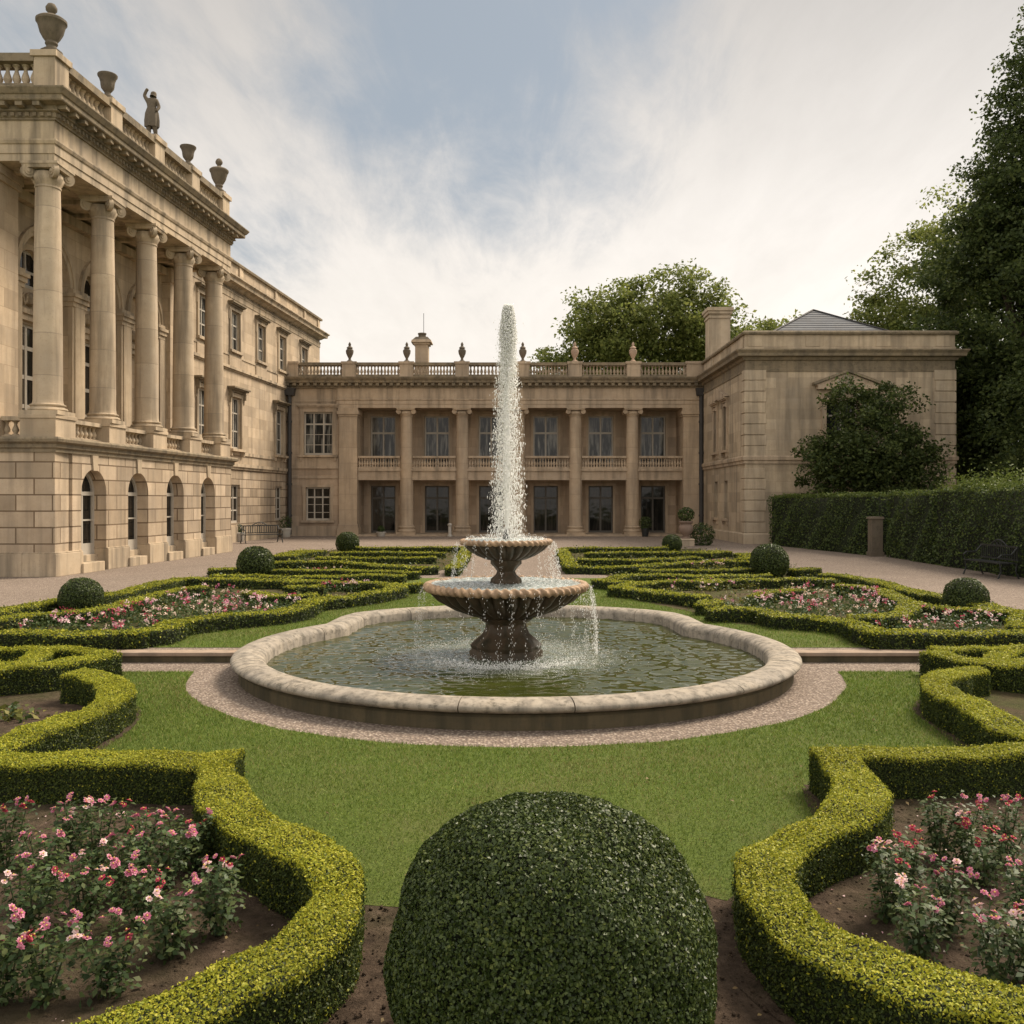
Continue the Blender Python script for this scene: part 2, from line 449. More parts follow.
class MB:
    """collects shapes in world coordinates; build() links them as one mesh object"""
    def __init__(s, xf=None):
        s.v, s.f, s.mi = [], [], []
        s.xf = xf
        s.m = 0

    def add(s, verts, faces):
        b = len(s.v)
        if s.xf:
            verts = [s.xf(*p) for p in verts]
        s.v += [tuple(p) for p in verts]
        s.f += [tuple(b + i for i in f) for f in faces]
        s.mi += [s.m] * len(faces)

    def box(s, x0, x1, y0, y1, z0, z1):
        s.add([(x0, y0, z0), (x1, y0, z0), (x1, y1, z0), (x0, y1, z0), (x0, y0, z1), (x1, y0, z1), (x1, y1, z1), (x0, y1, z1)],
              [(0, 3, 2, 1), (4, 5, 6, 7), (0, 1, 5, 4), (1, 2, 6, 5), (2, 3, 7, 6), (3, 0, 4, 7)])

    def frustum(s, x0, x1, y0, y1, z0, z1, i):
        s.add([(x0, y0, z0), (x1, y0, z0), (x1, y1, z0), (x0, y1, z0), (x0 + i, y0 + i, z1), (x1 - i, y0 + i, z1), (x1 - i, y1 - i, z1), (x0 + i, y1 - i, z1)],
              [(0, 3, 2, 1), (4, 5, 6, 7), (0, 1, 5, 4), (1, 2, 6, 5), (2, 3, 7, 6), (3, 0, 4, 7)])

    def lathe(s, c, prof, n=20, flute=None):
        cx, cy, cz = c
        vs, fs = [], []
        for j, (r, z) in enumerate(prof):
            for i in range(n):
                a = 2 * math.pi * i / n
                rr = r * (1 + (flute(a, j, z) if flute else 0))
                vs.append((cx + rr * math.cos(a), cy + rr * math.sin(a), cz + z))
        for j in range(len(prof) - 1):
            for i in range(n):
                i2 = (i + 1) % n
                fs.append((j * n + i, j * n + i2, (j + 1) * n + i2, (j + 1) * n + i))
        fs.append(tuple(range(n - 1, -1, -1)))
        k = (len(prof) - 1) * n
        fs.append(tuple(k + i for i in range(n)))
        s.add(vs, fs)

    def tube(s, pts, rad, n=8):
        pts = [Vector(p) for p in pts]
        rad = rad if hasattr(rad, '__len__') else [rad] * len(pts)
        vs, fs = [], []
        t0 = (pts[1] - pts[0]).normalized()
        ref = Vector((0, 0, 1)) if abs(t0.z) < 0.9 else Vector((1, 0, 0))
        for j, p in enumerate(pts):
            t = (pts[min(j + 1, len(pts) - 1)] - pts[max(j - 1, 0)])
            t = t.normalized() if t.length > 1e-9 else t0
            a = t.cross(ref)
            if a.length < 1e-4:
                a = t.cross(Vector((0, 1, 0)))
            a.normalize()
            b = t.cross(a)
            for i in range(n):
                q = 2 * math.pi * i / n
                vs.append(p + (a * math.cos(q) + b * math.sin(q)) * rad[j])
        for j in range(len(pts) - 1):
            for i in range(n):
                i2 = (i + 1) % n
                fs.append((j * n + i, j * n + i2, (j + 1) * n + i2, (j + 1) * n + i))
        fs.append(tuple(range(n)))
        fs.append(tuple((len(pts) - 1) * n + i for i in range(n - 1, -1, -1)))
        s.add(vs, fs)

    def extrude(s, poly, vec):
        """closed polygon (3-D points) pushed along vec"""
        n = len(poly)
        vec = Vector(vec)
        vs = [Vector(p) for p in poly] + [Vector(p) + vec for p in poly]
        fs = [tuple(range(n - 1, -1, -1)), tuple(range(n, 2 * n))]
        fs += [(i, (i + 1) % n, n + (i + 1) % n, n + i) for i in range(n)]
        s.add(vs, fs)

    def sweep(s, path, prof, closed=False):
        """profile (d, z) carried along a plan path; d is measured to the right of travel"""
        P = [Vector((p[0], p[1])) for p in path]
        z0 = [p[2] if len(p) > 2 else 0.0 for p in path]
        n, m = len(P), len(prof)
        vs, fs = [], []
        for i in range(n):
            if closed:
                a, b = (P[i] - P[i - 1]).normalized(), (P[(i + 1) % n] - P[i]).normalized()
            else:
                a = (P[i] - P[i - 1]).normalized() if i > 0 else None
                b = (P[i + 1] - P[i]).normalized() if i < n - 1 else None
                a = a or b
                b = b or a
            na, nb = Vector((a.y, -a.x)), Vector((b.y, -b.x))
            mv = (na + nb)
            mv = mv / max(0.35, (1 + na.dot(nb)))
            for d, z in prof:
                vs.append((P[i].x + mv.x * d, P[i].y + mv.y * d, z + z0[i]))
        for i in range(n if closed else n - 1):
            i2 = (i + 1) % n
            for j in range(m - 1):
                fs.append((i * m + j, i2 * m + j, i2 * m + j + 1, i * m + j + 1))
        if not closed:
            fs.append(tuple(range(m)))
            fs.append(tuple((n - 1) * m + j for j in range(m - 1, -1, -1)))
        s.add(vs, fs)

    def wall(s, a0, a1, z0, z1, thick, holes=()):
        """wall in the plane d=0 (local a, d, z), going back to d=-thick, with real openings.
        holes: (a0, a1, z0, z1) or (a0, a1, z0, spring, 'arch')"""
        H = []
        for h in holes:
            if len(h) == 5:
                r = (h[1] - h[0]) / 2
                H.append((h[0], h[1], h[2], h[3] + r, h[3]))
            else:
                H.append((h[0], h[1], h[2], h[3], None))
        A = sorted({a0, a1, *[h[0] for h in H], *[h[1] for h in H]})
        Z = sorted({z0, z1, *[max(z0, h[2]) for h in H], *[min(z1, h[3]) for h in H], *[h[4] for h in H if h[4] is not None]})
        A = [a for a in A if a0 - 1e-6 <= a <= a1 + 1e-6]
        Z = [z for z in Z if z0 - 1e-6 <= z <= z1 + 1e-6]
        def hole_at(a, z):
            for h in H:
                if h[0] < a < h[1] and h[2] < z < h[3]:
                    return h
            return None
        t = thick
        def quad(p, q, r_, u):
            s.add([p, q, r_, u], [(0, 1, 2, 3)])
        solid = {}
        for i in range(len(A) - 1):
            for j in range(len(Z) - 1):
                solid[i, j] = hole_at((A[i] + A[i + 1]) / 2, (Z[j] + Z[j + 1]) / 2) is None
        ni, nj = len(A) - 1, len(Z) - 1
        for (i, j), so in solid.items():
            if not so:
                continue
            x0, x1, y0, y1 = A[i], A[i + 1], Z[j], Z[j + 1]
            quad((x0, 0, y0), (x1, 0, y0), (x1, 0, y1), (x0, 0, y1))
            quad((x1, -t, y0), (x0, -t, y0), (x0, -t, y1), (x1, -t, y1))
            for (di, dj) in ((-1, 0), (1, 0), (0, -1), (0, 1)):
                nb = (i + di, j + dj)
                inside = 0 <= nb[0] < ni and 0 <= nb[1] < nj
                if inside and solid[nb]:
                    continue
                if inside and dj == -1:      # solid above an opening: the arch closes it
                    h = hole_at((x0 + x1) / 2, (Z[j - 1] + Z[j]) / 2)
                    if h and h[4] is not None:
                        continue
                if inside and di != 0:
                    h = hole_at((A[nb[0]] + A[nb[0] + 1]) / 2, (y0 + y1) / 2)
                    if h and h[4] is not None and y0 >= h[4] - 1e-6:
                        continue
                if di == -1:
                    quad((x0, -t, y0), (x0, 0, y0), (x0, 0, y1), (x0, -t, y1))
                elif di == 1:
                    quad((x1, 0, y0), (x1, -t, y0), (x1, -t, y1), (x1, 0, y1))
                elif dj == -1:
                    quad((x0, -t, y0), (x1, -t, y0), (x1, 0, y0), (x0, 0, y0))
                else:
                    quad((x0, 0, y1), (x1, 0, y1), (x1, -t, y1), (x0, -t, y1))
        for h in H:
            if h[4] is None:
                continue
            c, r, sp, top = (h[0] + h[1]) / 2, (h[1] - h[0]) / 2, h[4], h[3]
            K = 20
            pts = [(c - r * math.cos(math.pi * q / K), sp + r * math.sin(math.pi * q / K)) for q in range(K + 1)]
            for (xa, za), (xb, zb) in zip(pts, pts[1:]):
                quad((xa, 0, za), (xb, 0, zb), (xb, 0, top), (xa, 0, top))
                quad((xb, -t, zb), (xa, -t, za), (xa, -t, top), (xb, -t, top))
                quad((xa, -t, za), (xb, -t, zb), (xb, 0, zb), (xa, 0, za))

    def arch_ring(s, c, spring, r0, r1, d0, d1, zb=None):
        """moulded band round an arch, from d0 out to d1, with straight legs down to zb"""
        K = 20
        pin = [(c - r0 * math.cos(math.pi * q / K), spring + r0 * math.sin(math.pi * q / K)) for q in range(K + 1)]
        pout = [(c - r1 * math.cos(math.pi * q / K), spring + r1 * math.sin(math.pi * q / K)) for q in range(K + 1)]
        if zb is not None:
            pin = [(c - r0, zb)] + pin + [(c + r0, zb)]
            pout = [(c - r1, zb)] + pout + [(c + r1, zb)]
        for i in range(len(pin) - 1):
            (a, b), (c1, d_) = pin[i], pin[i + 1]
            (e, f), (g, h) = pout[i], pout[i + 1]
            s.add([(a, d1, b), (c1, d1, d_), (g, d1, h), (e, d1, f), (a, d0, b), (c1, d0, d_), (g, d0, h), (e, d0, f)],
                  [(0, 1, 2, 3), (3, 2, 6, 7), (0, 4, 5, 1)] + ([(0, 3, 7, 4)] if i == 0 else []) + ([(1, 5, 6, 2)] if i == len(pin) - 2 else []))

    def build(s, name, mat, parent=None, origin=None, smooth=False, bevel=0.0, fix=True):
        me = bpy.data.meshes.new(name)
        if origin is None:
            origin = WL[parent.name] if parent is not None else (0, 0, 0)
        o0 = Vector(origin)
        me.from_pydata([(p[0] - o0.x, p[1] - o0.y, p[2] - o0.z) for p in s.v], [], s.f)
        mats = mat if isinstance(mat, (list, tuple)) else [mat]
        for m in mats:
            me.materials.append(m)
        if len(mats) > 1:
            me.polygons.foreach_set('material_index', s.mi)
        if fix or bevel:
            bm = bmesh.new()
            bm.from_mesh(me)
            if fix:
                bmesh.ops.recalc_face_normals(bm, faces=bm.faces)
            if bevel:
                bmesh.ops.bevel(bm, geom=[e for e in bm.edges if len(e.link_faces) == 2 and e.calc_face_angle(0) > 0.5], offset=bevel, segments=2, affect='EDGES', profile=0.6)
            bm.to_mesh(me)
            bm.free()
        if smooth:
            me.polygons.foreach_set('use_smooth', [True] * len(me.polygons))
            try:
                me.set_sharp_from_angle(angle=R(smooth if smooth is not True else 40))
            except Exception:
                pass
        me.update()
        o = bpy.data.objects.new(name, me)
        return place(o, parent, origin)


def copy_tree(o, delta, parent=None):
    """copy of a thing with its parts and sub-parts, moved by delta"""
    c = o.copy()
    COL.objects.link(c)
    if parent is not None:
        c.parent = parent
    else:
        c.location = o.location + Vector(delta)
    WL[c.name] = WL[o.name] + Vector(delta)
    for ch in list(o.children):
        copy_tree(ch, delta, c)
    return c


def copy_part(o, delta):
    """copy of a part (with its sub-parts) under the same thing, moved by delta"""
    c = o.copy()
    COL.objects.link(c)
    c.location = o.location + Vector(delta)
    WL[c.name] = WL[o.name] + Vector(delta)
    for ch in list(o.children):
        d = ch.copy()
        COL.objects.link(d)
        d.parent = c
        WL[d.name] = WL[ch.name] + Vector(delta)
    return c


def np_mesh(name, chunks, mats, parent=None, origin=(0, 0, 0), smooth=False):
    """chunks: (verts Nx3, faces Mxk int array, material index scalar or array)"""
    me = bpy.data.meshes.new(name)
    V, L, T, MI = [], [], [], []
    off = 0
    for v, f, mi in chunks:
        if len(f) == 0:
            continue
        v = np.asarray(v, dtype=np.float32)
        f = np.asarray(f, dtype=np.int32)
        V.append(v)
        L.append((f + off).ravel())
        T.append(np.full(len(f), f.shape[1], np.int32))
        MI.append(np.full(len(f), mi, np.int32) if np.isscalar(mi) else np.asarray(mi, np.int32))
        off += len(v)
    V = np.concatenate(V) - np.asarray(origin, np.float32)
    L, T, MI = np.concatenate(L), np.concatenate(T), np.concatenate(MI)
    S = np.concatenate([[0], np.cumsum(T)[:-1]]).astype(np.int32)
    me.vertices.add(len(V))
    me.vertices.foreach_set('co', V.ravel())
    me.loops.add(len(L))
    me.loops.foreach_set('vertex_index', L)
    me.polygons.add(len(T))
    me.polygons.foreach_set('loop_start', S)
    me.polygons.foreach_set('loop_total', T)
    me.polygons.foreach_set('material_index', MI)
    if smooth:
        me.polygons.foreach_set('use_smooth', np.ones(len(T), bool))
    for m in mats:
        me.materials.append(m)
    me.update(calc_edges=True)
    o = bpy.data.objects.new(name, me)
    return place(o, parent, origin)


def unit(a):
    return a / np.maximum(np.linalg.norm(a, axis=1, keepdims=True), 1e-9)


def leaves(P, N, length, aspect=0.55, tilt=0.7, fold=0.2):
    """one bent four-cornered leaf at each point, facing roughly along N"""
    n = len(P)
    N = unit(N + tilt * rng.normal(size=(n, 3)))
    t = unit(np.cross(N, rng.normal(size=(n, 3))))
    b = np.cross(N, t)
    L = (length * rng.uniform(0.55, 1.4, n))[:, None] if np.isscalar(length) else np.asarray(length)[:, None]
    W = L * aspect
    lift = N * W * fold
    v = np.stack([P - t * L / 2, P + b * W / 2 + lift, P + t * L / 2, P - b * W / 2 + lift], 1).reshape(-1, 3)
    return v, np.arange(4 * n).reshape(n, 4)


def ground_z(y):
    """level of the ground: a low terrace behind the kerb that eases down towards the house"""
    if y < 12.6:
        return 0.0
    if y < 14:
        return 0.13
    if y < 26:
        return 0.13 * (26 - y) / 12
    return 0.0


def gz(Y):
    Y = np.asarray(Y)
    return np.where(Y < 12.6, 0.0, np.where(Y < 14, 0.13, np.clip(0.13 * (26 - Y) / 12, 0, 0.13)))


def gp(px, py, h=0.0):
    """ground position (X, Y) of a photo point that lies h above the ground"""
    Y = F * (CZ - h) / (py - HY)
    if py < 650:
        for _ in range(12):
            Y = F * (CZ - h - (0.13 if Y < 14 else ground_z(Y))) / (py - HY)
    return ((px - HX) * Y / F, Y)


def smooth_path(pts, step=0.12):
    pts = [np.array(p, float) for p in pts]
    if len(pts) == 2:
        n = max(2, int(np.linalg.norm(pts[1] - pts[0]) / step))
        return [tuple(pts[0] + (pts[1] - pts[0]) * i / n) for i in range(n + 1)]
    P = [2 * pts[0] - pts[1]] + pts + [2 * pts[-1] - pts[-2]]
    out = []
    for i in range(1, len(P) - 2):
        p0, p1, p2, p3 = P[i - 1:i + 3]
        n = max(2, int(np.linalg.norm(p2 - p1) / step))
        for q in range(n):
            t = q / n
            out.append(tuple(0.5 * (2 * p1 + (p2 - p0) * t + (2 * p0 - 5 * p1 + 4 * p2 - p3) * t ** 2 + (3 * p1 - p0 - 3 * p2 + p3) * t ** 3)))
    out.append(tuple(pts[-1]))
    return out


def in_poly(P, poly):
    x, y = P[:, 0], P[:, 1]
    ins = np.zeros(len(P), bool)
    n = len(poly)
    for i in range(n):
        x0, y0 = poly[i]
        x1, y1 = poly[(i + 1) % n]
        c = ((y0 > y) != (y1 > y)) & (x < (x1 - x0) * (y - y0) / ((y1 - y0) if y1 != y0 else 1e-9) + x0)
        ins ^= c
    return ins


def scatter(poly, density):
    xs, ys = [p[0] for p in poly], [p[1] for p in poly]
    n = int((max(xs) - min(xs)) * (max(ys) - min(ys)) * density)
    P = np.stack([rng.uniform(min(xs), max(xs), n), rng.uniform(min(ys), max(ys), n)], 1)
    return P[in_poly(P, poly)]


def sheet(name, poly, dz, mat, kind='structure', label=None, cat=None):
    """flat ground cover following the terrace level, dz above it"""
    bm = bmesh.new()
    vs = [bm.verts.new((p[0], p[1], 0)) for p in poly]
    bm.faces.new(vs)
    for yy in (12.55, 12.6, 14, 18, 22, 26):
        bmesh.ops.bisect_plane(bm, geom=bm.verts[:] + bm.edges[:] + bm.faces[:], plane_co=(0, yy, 0), plane_no=(0, 1, 0))
    bmesh.ops.triangulate(bm, faces=bm.faces)
    for v in bm.verts:
        v.co.z = (ground_z(v.co.y) if v.co.y > 12.57 else 0.0) + dz
    bmesh.ops.recalc_face_normals(bm, faces=bm.faces)
    if bm.faces and sum(f.normal.z for f in bm.faces) < 0:
        bmesh.ops.reverse_faces(bm, faces=bm.faces)
    me = bpy.data.meshes.new(name)
    bm.to_mesh(me)
    bm.free()
    me.materials.append(mat)
    o = bpy.data.objects.new(name, me)
    place(o, None, (0, 0, 0))
    return tag(o, label, cat, None, kind)
# ---------------------------------------------------------------- ground
def build_ground():
    # one sheet to the horizon; the raised terrace behind the kerb is laid over it
    v = [(-4500, -60, -0.012), (4500, -60, -0.012), (4500, 4500, -0.012), (-4500, 4500, -0.012)]
    f = [(0, 1, 2, 3)]
    me = bpy.data.meshes.new('ground')
    me.from_pydata(v, [], f)
    me.materials.append(M['turf'])
    o = bpy.data.objects.new('ground', me)
    place(o, None, (0, 0, 0))
    tag(o, kind='structure')


build_ground()
PX, PY_ = 0.05, 12.35       # middle of the pool
sheet('gravel_path', [(-7, 8), (7, 8), (7, 12.53), (-7, 12.53)], 0.004, M['gravel'])

# ---------------------------------------------------------------- the palace on the left
SL = 0.0842
PX0, PY0 = -13.06, 26.45


def xl(u, v, z):
    return (PX0 + SL * u + v, PY0 + u, z)


def column(parent, c, z0, z1, r, mats, base_h=0.30, cap_h=0.5, square=0.0, volutes='diagonal'):
    """Ionic column: shaft with its base and capital as children"""
    cx, cy = c
    mb = MB()
    zs, ze = z0 + base_h, z1 - cap_h
    prof = [(r * 1.06, zs - 0.01), (r * 1.02, zs + 0.06), (r, zs + 0.12)]
    for i in range(1, 9):
        t = i / 8
        prof.append((r * (1 - 0.16 * t ** 1.7), zs + 0.12 + (ze - zs - 0.22) * t))
    prof += [(r * 0.90, ze - 0.08), (r * 0.90, ze - 0.04), (r * 0.84, ze - 0.03), (r * 0.84, ze + 0.02)]
    mb.lathe((cx, cy, 0), prof, 32)
    sh = mb.build('column', mats[0], parent, (cx, cy, z0), smooth=35)
    b = MB()
    q = r * 1.36
    b.box(cx - q, cx + q, cy - q, cy + q, z0, z0 + base_h * 0.36)
    b.lathe((cx, cy, z0), [(r * 1.30, base_h * 0.36), (r * 1.36, base_h * 0.46), (r * 1.30, base_h * 0.60), (r * 1.15, base_h * 0.66), (r * 1.13, base_h * 0.74),
                           (r * 1.22, base_h * 0.82), (r * 1.22, base_h * 0.92), (r * 1.07, base_h * 1.0)], 32)
    b.build('base', mats[1], sh, smooth=35)
    k = MB()
    rt = r * 0.84
    k.lathe((cx, cy, ze), [(rt, -0.02), (rt * 1.12, cap_h * 0.12), (rt * 1.28, cap_h * 0.32), (rt * 1.22, cap_h * 0.5), (rt * 1.15, cap_h * 0.62)], 24,
            flute=lambda a, j, z: 0.05 * math.cos(12 * a) if j in (1, 2) else 0)
    a = r * 1.22
    k.frustum(cx - a, cx + a, cy - a, cy + a, z1 - cap_h * 0.30, z1 - cap_h * 0.13, -0.03)
    k.box(cx - a - 0.05, cx + a + 0.05, cy - a - 0.05, cy + a + 0.05, z1 - cap_h * 0.13, z1 - 0.004)
    vr = cap_h * 0.33
    if volutes == 'diagonal':
        for q in range(4):
            an = R(45 + 90 * q)
            d = Vector((math.cos(an), math.sin(an), 0))
            t = Vector((-d.y, d.x, 0))
            o = Vector((cx, cy, z1 - cap_h * 0.13 - vr * 0.95)) + d * (r * 1.36)
            for rr, w in ((vr, 0.07), (vr * 0.62, 0.10), (vr * 0.28, 0.125)):
                ring = []
                for i in range(14):
                    g = 2 * math.pi * i / 14
                    ring.append(o + d * (rr * math.cos(g)) + Vector((0, 0, rr * math.sin(g))) - t * w)
                k.extrude(ring, t * (2 * w))
            k.tube([Vector((cx, cy, z1 - cap_h * 0.25)) + d * (r * 0.6), o + Vector((0, 0, vr * 0.8))], [0.07, 0.06], 6)
    else:
        for sx in (-1, 1):
            o = Vector((cx + sx * r * 1.08, cy, z1 - cap_h * 0.13 - vr))
            for rr, w in ((vr, r * 1.02), (vr * 0.6, r * 1.08), (vr * 0.25, r * 1.12)):
                ring = [o + Vector((rr * math.cos(2 * math.pi * i / 14), 0, rr * math.sin(2 * math.pi * i / 14))) - Vector((0, w, 0)) for i in range(14)]
                k.extrude(ring, (0, 2 * w, 0))
    k.build('capital', mats[2], sh, smooth=35)
    return sh


BAL = [(0.085, 0.0), (0.085, 0.05), (0.055, 0.06), (0.05, 0.10), (0.085, 0.20), (0.092, 0.27), (0.07, 0.38), (0.045, 0.48), (0.038, 0.56), (0.05, 0.60), (0.05, 0.63),
       (0.06, 0.66), (0.085, 0.67), (0.085, 0.72)]


def baluster_mesh(height, fat=1.0, n=10):
    mb = MB()
    mb.lathe((0, 0, 0), [(r * fat, z * height / 0.72) for r, z in BAL], n)
    return mb


def baluster_row(parent, pts, height, mat, fat=1.0):
    """single balusters, sharing one mesh, as sub-parts"""
    first = None
    for p in pts:
        if first is None:
            first = baluster_mesh(height, fat)
            first.v = [(a + p[0], b + p[1], c + p[2]) for a, b, c in first.v]
            first = first.build('baluster', mat, parent, p, smooth=50)
            P0 = Vector(p)
        else:
            c = first.copy()
            COL.objects.link(c)
            c.location = first.location + (Vector(p) - P0)
            WL[c.name] = WL[first.name] + (Vector(p) - P0)


def window(parent, xf, a0, a1, z0, z1, d, cols=2, rows=(0.68,), fmat='frame', gmat='glass', bar=0.06, depth=0.08, name='window', bars=None, kids=None):
    """glazed window in an opening: frame mesh with its pane as a child; d is the plane of the frame's face"""
    w = MB(xf)
    o = 0.09
    w.box(a0, a0 + o, d - depth, d, z0, z1)
    w.box(a1 - o, a1, d - depth, d, z0, z1)
    w.box(a0 + o, a1 - o, d - depth, d, z1 - o, z1)
    w.box(a0 + o, a1 - o, d - depth, d, z0, z0 + o * 1.4)
    for i in range(1, cols):
        x = a0 + (a1 - a0) * i / cols
        w.box(x - bar / 2, x + bar / 2, d - depth, d + 0.012, z0 + o * 1.4, z1 - o)
    for r in rows:
        z = z0 + (z1 - z0) * r
        xs = [a0 + o] + [a0 + (a1 - a0) * i / cols for i in range(1, cols)] + [a1 - o]
        for i in range(len(xs) - 1):
            l = xs[i] + (bar / 2 if i else 0)
            h = xs[i + 1] - (bar / 2 if i < len(xs) - 2 else 0)
            w.box(l, h, d - depth, d - 0.006, z - bar * 0.6, z + bar * 0.6)
    for (l, h, zz) in bars or ():
        w.box(a0 + (a1 - a0) * l, a0 + (a1 - a0) * h, d - depth * 0.8, d - 0.01, z0 + (z1 - z0) * zz - 0.018, z0 + (z1 - z0) * zz + 0.018)
    org = xf((a0 + a1) / 2, d, z0)
    f = w.build(name, M[fmat], parent, org)
    p = MB(xf)
    p.box(a0 + o * 0.5, a1 - o * 0.5, d - depth * 0.75, d - depth * 0.45, z0 + o * 0.5, z1 - o * 0.5)
    p.build('pane', M[gmat], f)
    for nm, mb, mt in kids or ():
        mb.build(nm, mt, f)
    return f


def casing(xf, a0, a1, z0, z1, w=0.16, d=0.07):
    """stone surround with ears"""
    s = MB(xf)
    s.box(a0 - w, a0, -0.02, d, z0, z1)
    s.box(a1, a1 + w, -0.02, d, z0, z1)
    s.box(a0 - w - 0.05, a1 + w + 0.05, -0.02, d + 0.004, z1, z1 + w)
    s.box(a0 - w - 0.07, a0 - w, -0.02, d * 0.6, z1 - 0.5, z1)
    s.box(a1 + w, a1 + w + 0.07, -0.02, d * 0.6, z1 - 0.5, z1)
    return s


def hood(xf, a0, a1, z, w=0.30, proj=0.28, consoles=True, drop=0.55):
    s = MB(xf)
    s.box(a0 - w, a1 + w, -0.02, proj * 0.45, z, z + 0.10)
    s.box(a0 - w - 0.06, a1 + w + 0.06, -0.02, proj * 0.8, z + 0.10, z + 0.17)
    s.box(a0 - w - 0.12, a1 + w + 0.12, -0.02, proj, z + 0.17, z + 0.25)
    if consoles:
        for x in (a0 - w + 0.04, a1 + w - 0.04 - 0.12):
            s.box(x, x + 0.12, -0.02, proj * 0.55, z - drop * 0.55, z)
            s.box(x + 0.01, x + 0.11, -0.02, proj * 0.32, z - drop, z - drop * 0.55)
    return s


def sill(xf, a0, a1, z, w=0.22, proj=0.20, brackets=True):
    s = MB(xf)
    s.box(a0 - w, a1 + w, -0.02, proj, z - 0.13, z)
    if brackets:
        for x in (a0 - w + 0.06, a1 + w - 0.2):
            s.box(x, x + 0.14, -0.02, proj * 0.6, z - 0.36, z - 0.13)
    return s


def build_palace():
    g = 'palace'
    P = empty('palace', xl(0, 0, 0), 'sunlit tan stone palace with a tall Ionic loggia above rusticated arches', 'palace')
    L = 13.0
    arches = [(2.1 - 0.72, 2.1 + 0.72), (4.9 - 0.70, 4.9 + 0.70), (7.7 - 0.70, 7.7 + 0.70), (10.62 - 0.68, 10.62 + 0.68)]
    # ground storey: long side with four arched doors, end wall towards the camera
    w = MB(xl)
    w.wall(0.9, L, 0.70, 3.57, 0.9, [(a, b, 0.70, 2.42, 'arch') for a, b in arches])
    w.build('arcade_wall', M['rusticated'], P)
    e = MB()
    e.box(PX0 - 14, PX0 + 0.0, PY0, PY0 + 0.9, 0.70, 3.57)
    e.build('end_wall', M['rusticated'], P)
    e = MB(xl)
    e.box(L - 0.9, L - 0.002, -3.4, -0.9, 0.0, 3.57)
    e.build('return_wall', M['rusticated'], P)
    edges = [0.0] + [q for ab in arches for q in ab] + [L]
    for i in range(0, len(edges), 2):
        pl = MB(xl)
        pl.box(edges[i] - (0 if i else 0.07), edges[i + 1], -0.9, 0.07, 0.0, 0.66)
        pl.box(edges[i] - (0 if i else 0.05), edges[i + 1], -0.9, 0.045, 0.66, 0.70)
        if i == 0:
            pl.box(-0.07, 0.9, -14, -0.9, 0.0, 0.66)
            pl.box(-0.05, 0.9, -14, -0.9, 0.66, 0.70)
        pl.build('plinth', M['moulding'], P, bevel=0.02)
    # doors set deep in the arches, with steps
    for a, b in arches:
        c, r = (a + b) / 2, (b - a) / 2
        d = MB(xl)
        d.box(a, a + 0.10, -0.50, -0.38, 0.5, 2.42)
        d.box(b - 0.10, b, -0.50, -0.38, 0.5, 2.42)
        d.box(c - 0.04, c + 0.04, -0.50, -0.37, 0.5, 2.38)
        d.box(a + 0.10, b - 0.10, -0.50, -0.36, 2.34, 2.46)
        d.box(a + 0.10, b - 0.10, -0.50, -0.38, 0.5, 0.85)
        d.box(a + 0.10, c - 0.04, -0.49, -0.39, 1.55, 1.60)
        d.box(c + 0.04, b - 0.10, -0.49, -0.39, 1.55, 1.60)
        d.arch_ring(c, 2.42, r - 0.10, r + 0.01, -0.50, -0.38)
        d.box(c - 0.025, c + 0.025, -0.49, -0.39, 2.46, 2.42 + r - 0.1)
        dr = d.build('door', M['frame'], P, xl(c, -0.4, 0.5))
        p = MB(xl)
        p.box(a + 0.05, b - 0.05, -0.47, -0.445, 0.85, 2.42 + r * 0.98)
        p.build('pane', M['glass_dark'], dr)
        st = MB(xl)
        st.box(a, b, -0.9, -0.28, 0.0, 0.5)
        st.box(a - 0.12, b - 0.35, -0.28, 0.14, 0.0, 0.30)
        st.build('step', M['moulding'], P, xl(c, 0, 0), bevel=0.015)
    # keystones over the arches
    ks = MB(xl)
    for a, b in arches:
        c = (a + b) / 2
        ks.extrude([xl_l for xl_l in ((c - 0.11, 0.05, 3.10), (c + 0.11, 0.05, 3.10), (c + 0.17, 0.05, 3.565), (c - 0.17, 0.05, 3.565))], (0, -0.08, 0))
    ks.build('keystone', M['moulding'], P)
    path = [(PX0 - 14, PY0), (PX0, PY0), xl(L, 0, 0)[:2], xl(L, -3.6, 0)[:2]]
    c = MB()
    c.sweep(path, [(-0.3, 3.57), (0.05, 3.57), (0.05, 3.66), (0.11, 3.70), (0.11, 3.80), (0.22, 3.86), (0.24, 3.94), (0.20, 4.0), (-0.3, 4.0)])
    c.build('string_course', M['weathered'], P)
    fl = MB(xl)
    fl.box(0.3, L - 0.3, -6, -0.3, 3.75, 3.995)
    fl.box(0.3, L - 0.3, -14, -6.0, 3.75, 3.995)
    fl.build('loggia_floor', M['moulding'], P)
    cu = [0.52, 3.55, 6.52, 9.5, 12.42]
    # pedestals and loggia balustrade
    for i, u in enumerate(cu):
        pd = MB(xl)
        pd.box(u - 0.52, u + 0.52, -1.0, -0.012 if i else 0.02, 4.0, 4.54)
        pd.box(u - 0.56, u + 0.56, -1.04, 0.025 if i else 0.05, 4.54, 4.65)
        pd.build('pedestal', M['limestone'], P, bevel=0.012)
    for i in range(4):
        a, b = cu[i] + 0.52, cu[i + 1] - 0.52
        bal = MB(xl)
        bal.box(a, b, -0.62, -0.28, 4.0, 4.09)
        bal.box(a, b, -0.66, -0.24, 4.50, 4.62)
        bo = bal.build('loggia_balustrade', M['moulding'], P, xl((a + b) / 2, -0.45, 4))
        baluster_row(bo, [xl(a + (b - a) * (q + 0.5) / 8, -0.45, 4.09) for q in range(8)], 0.41, M['moulding'], 1.05)
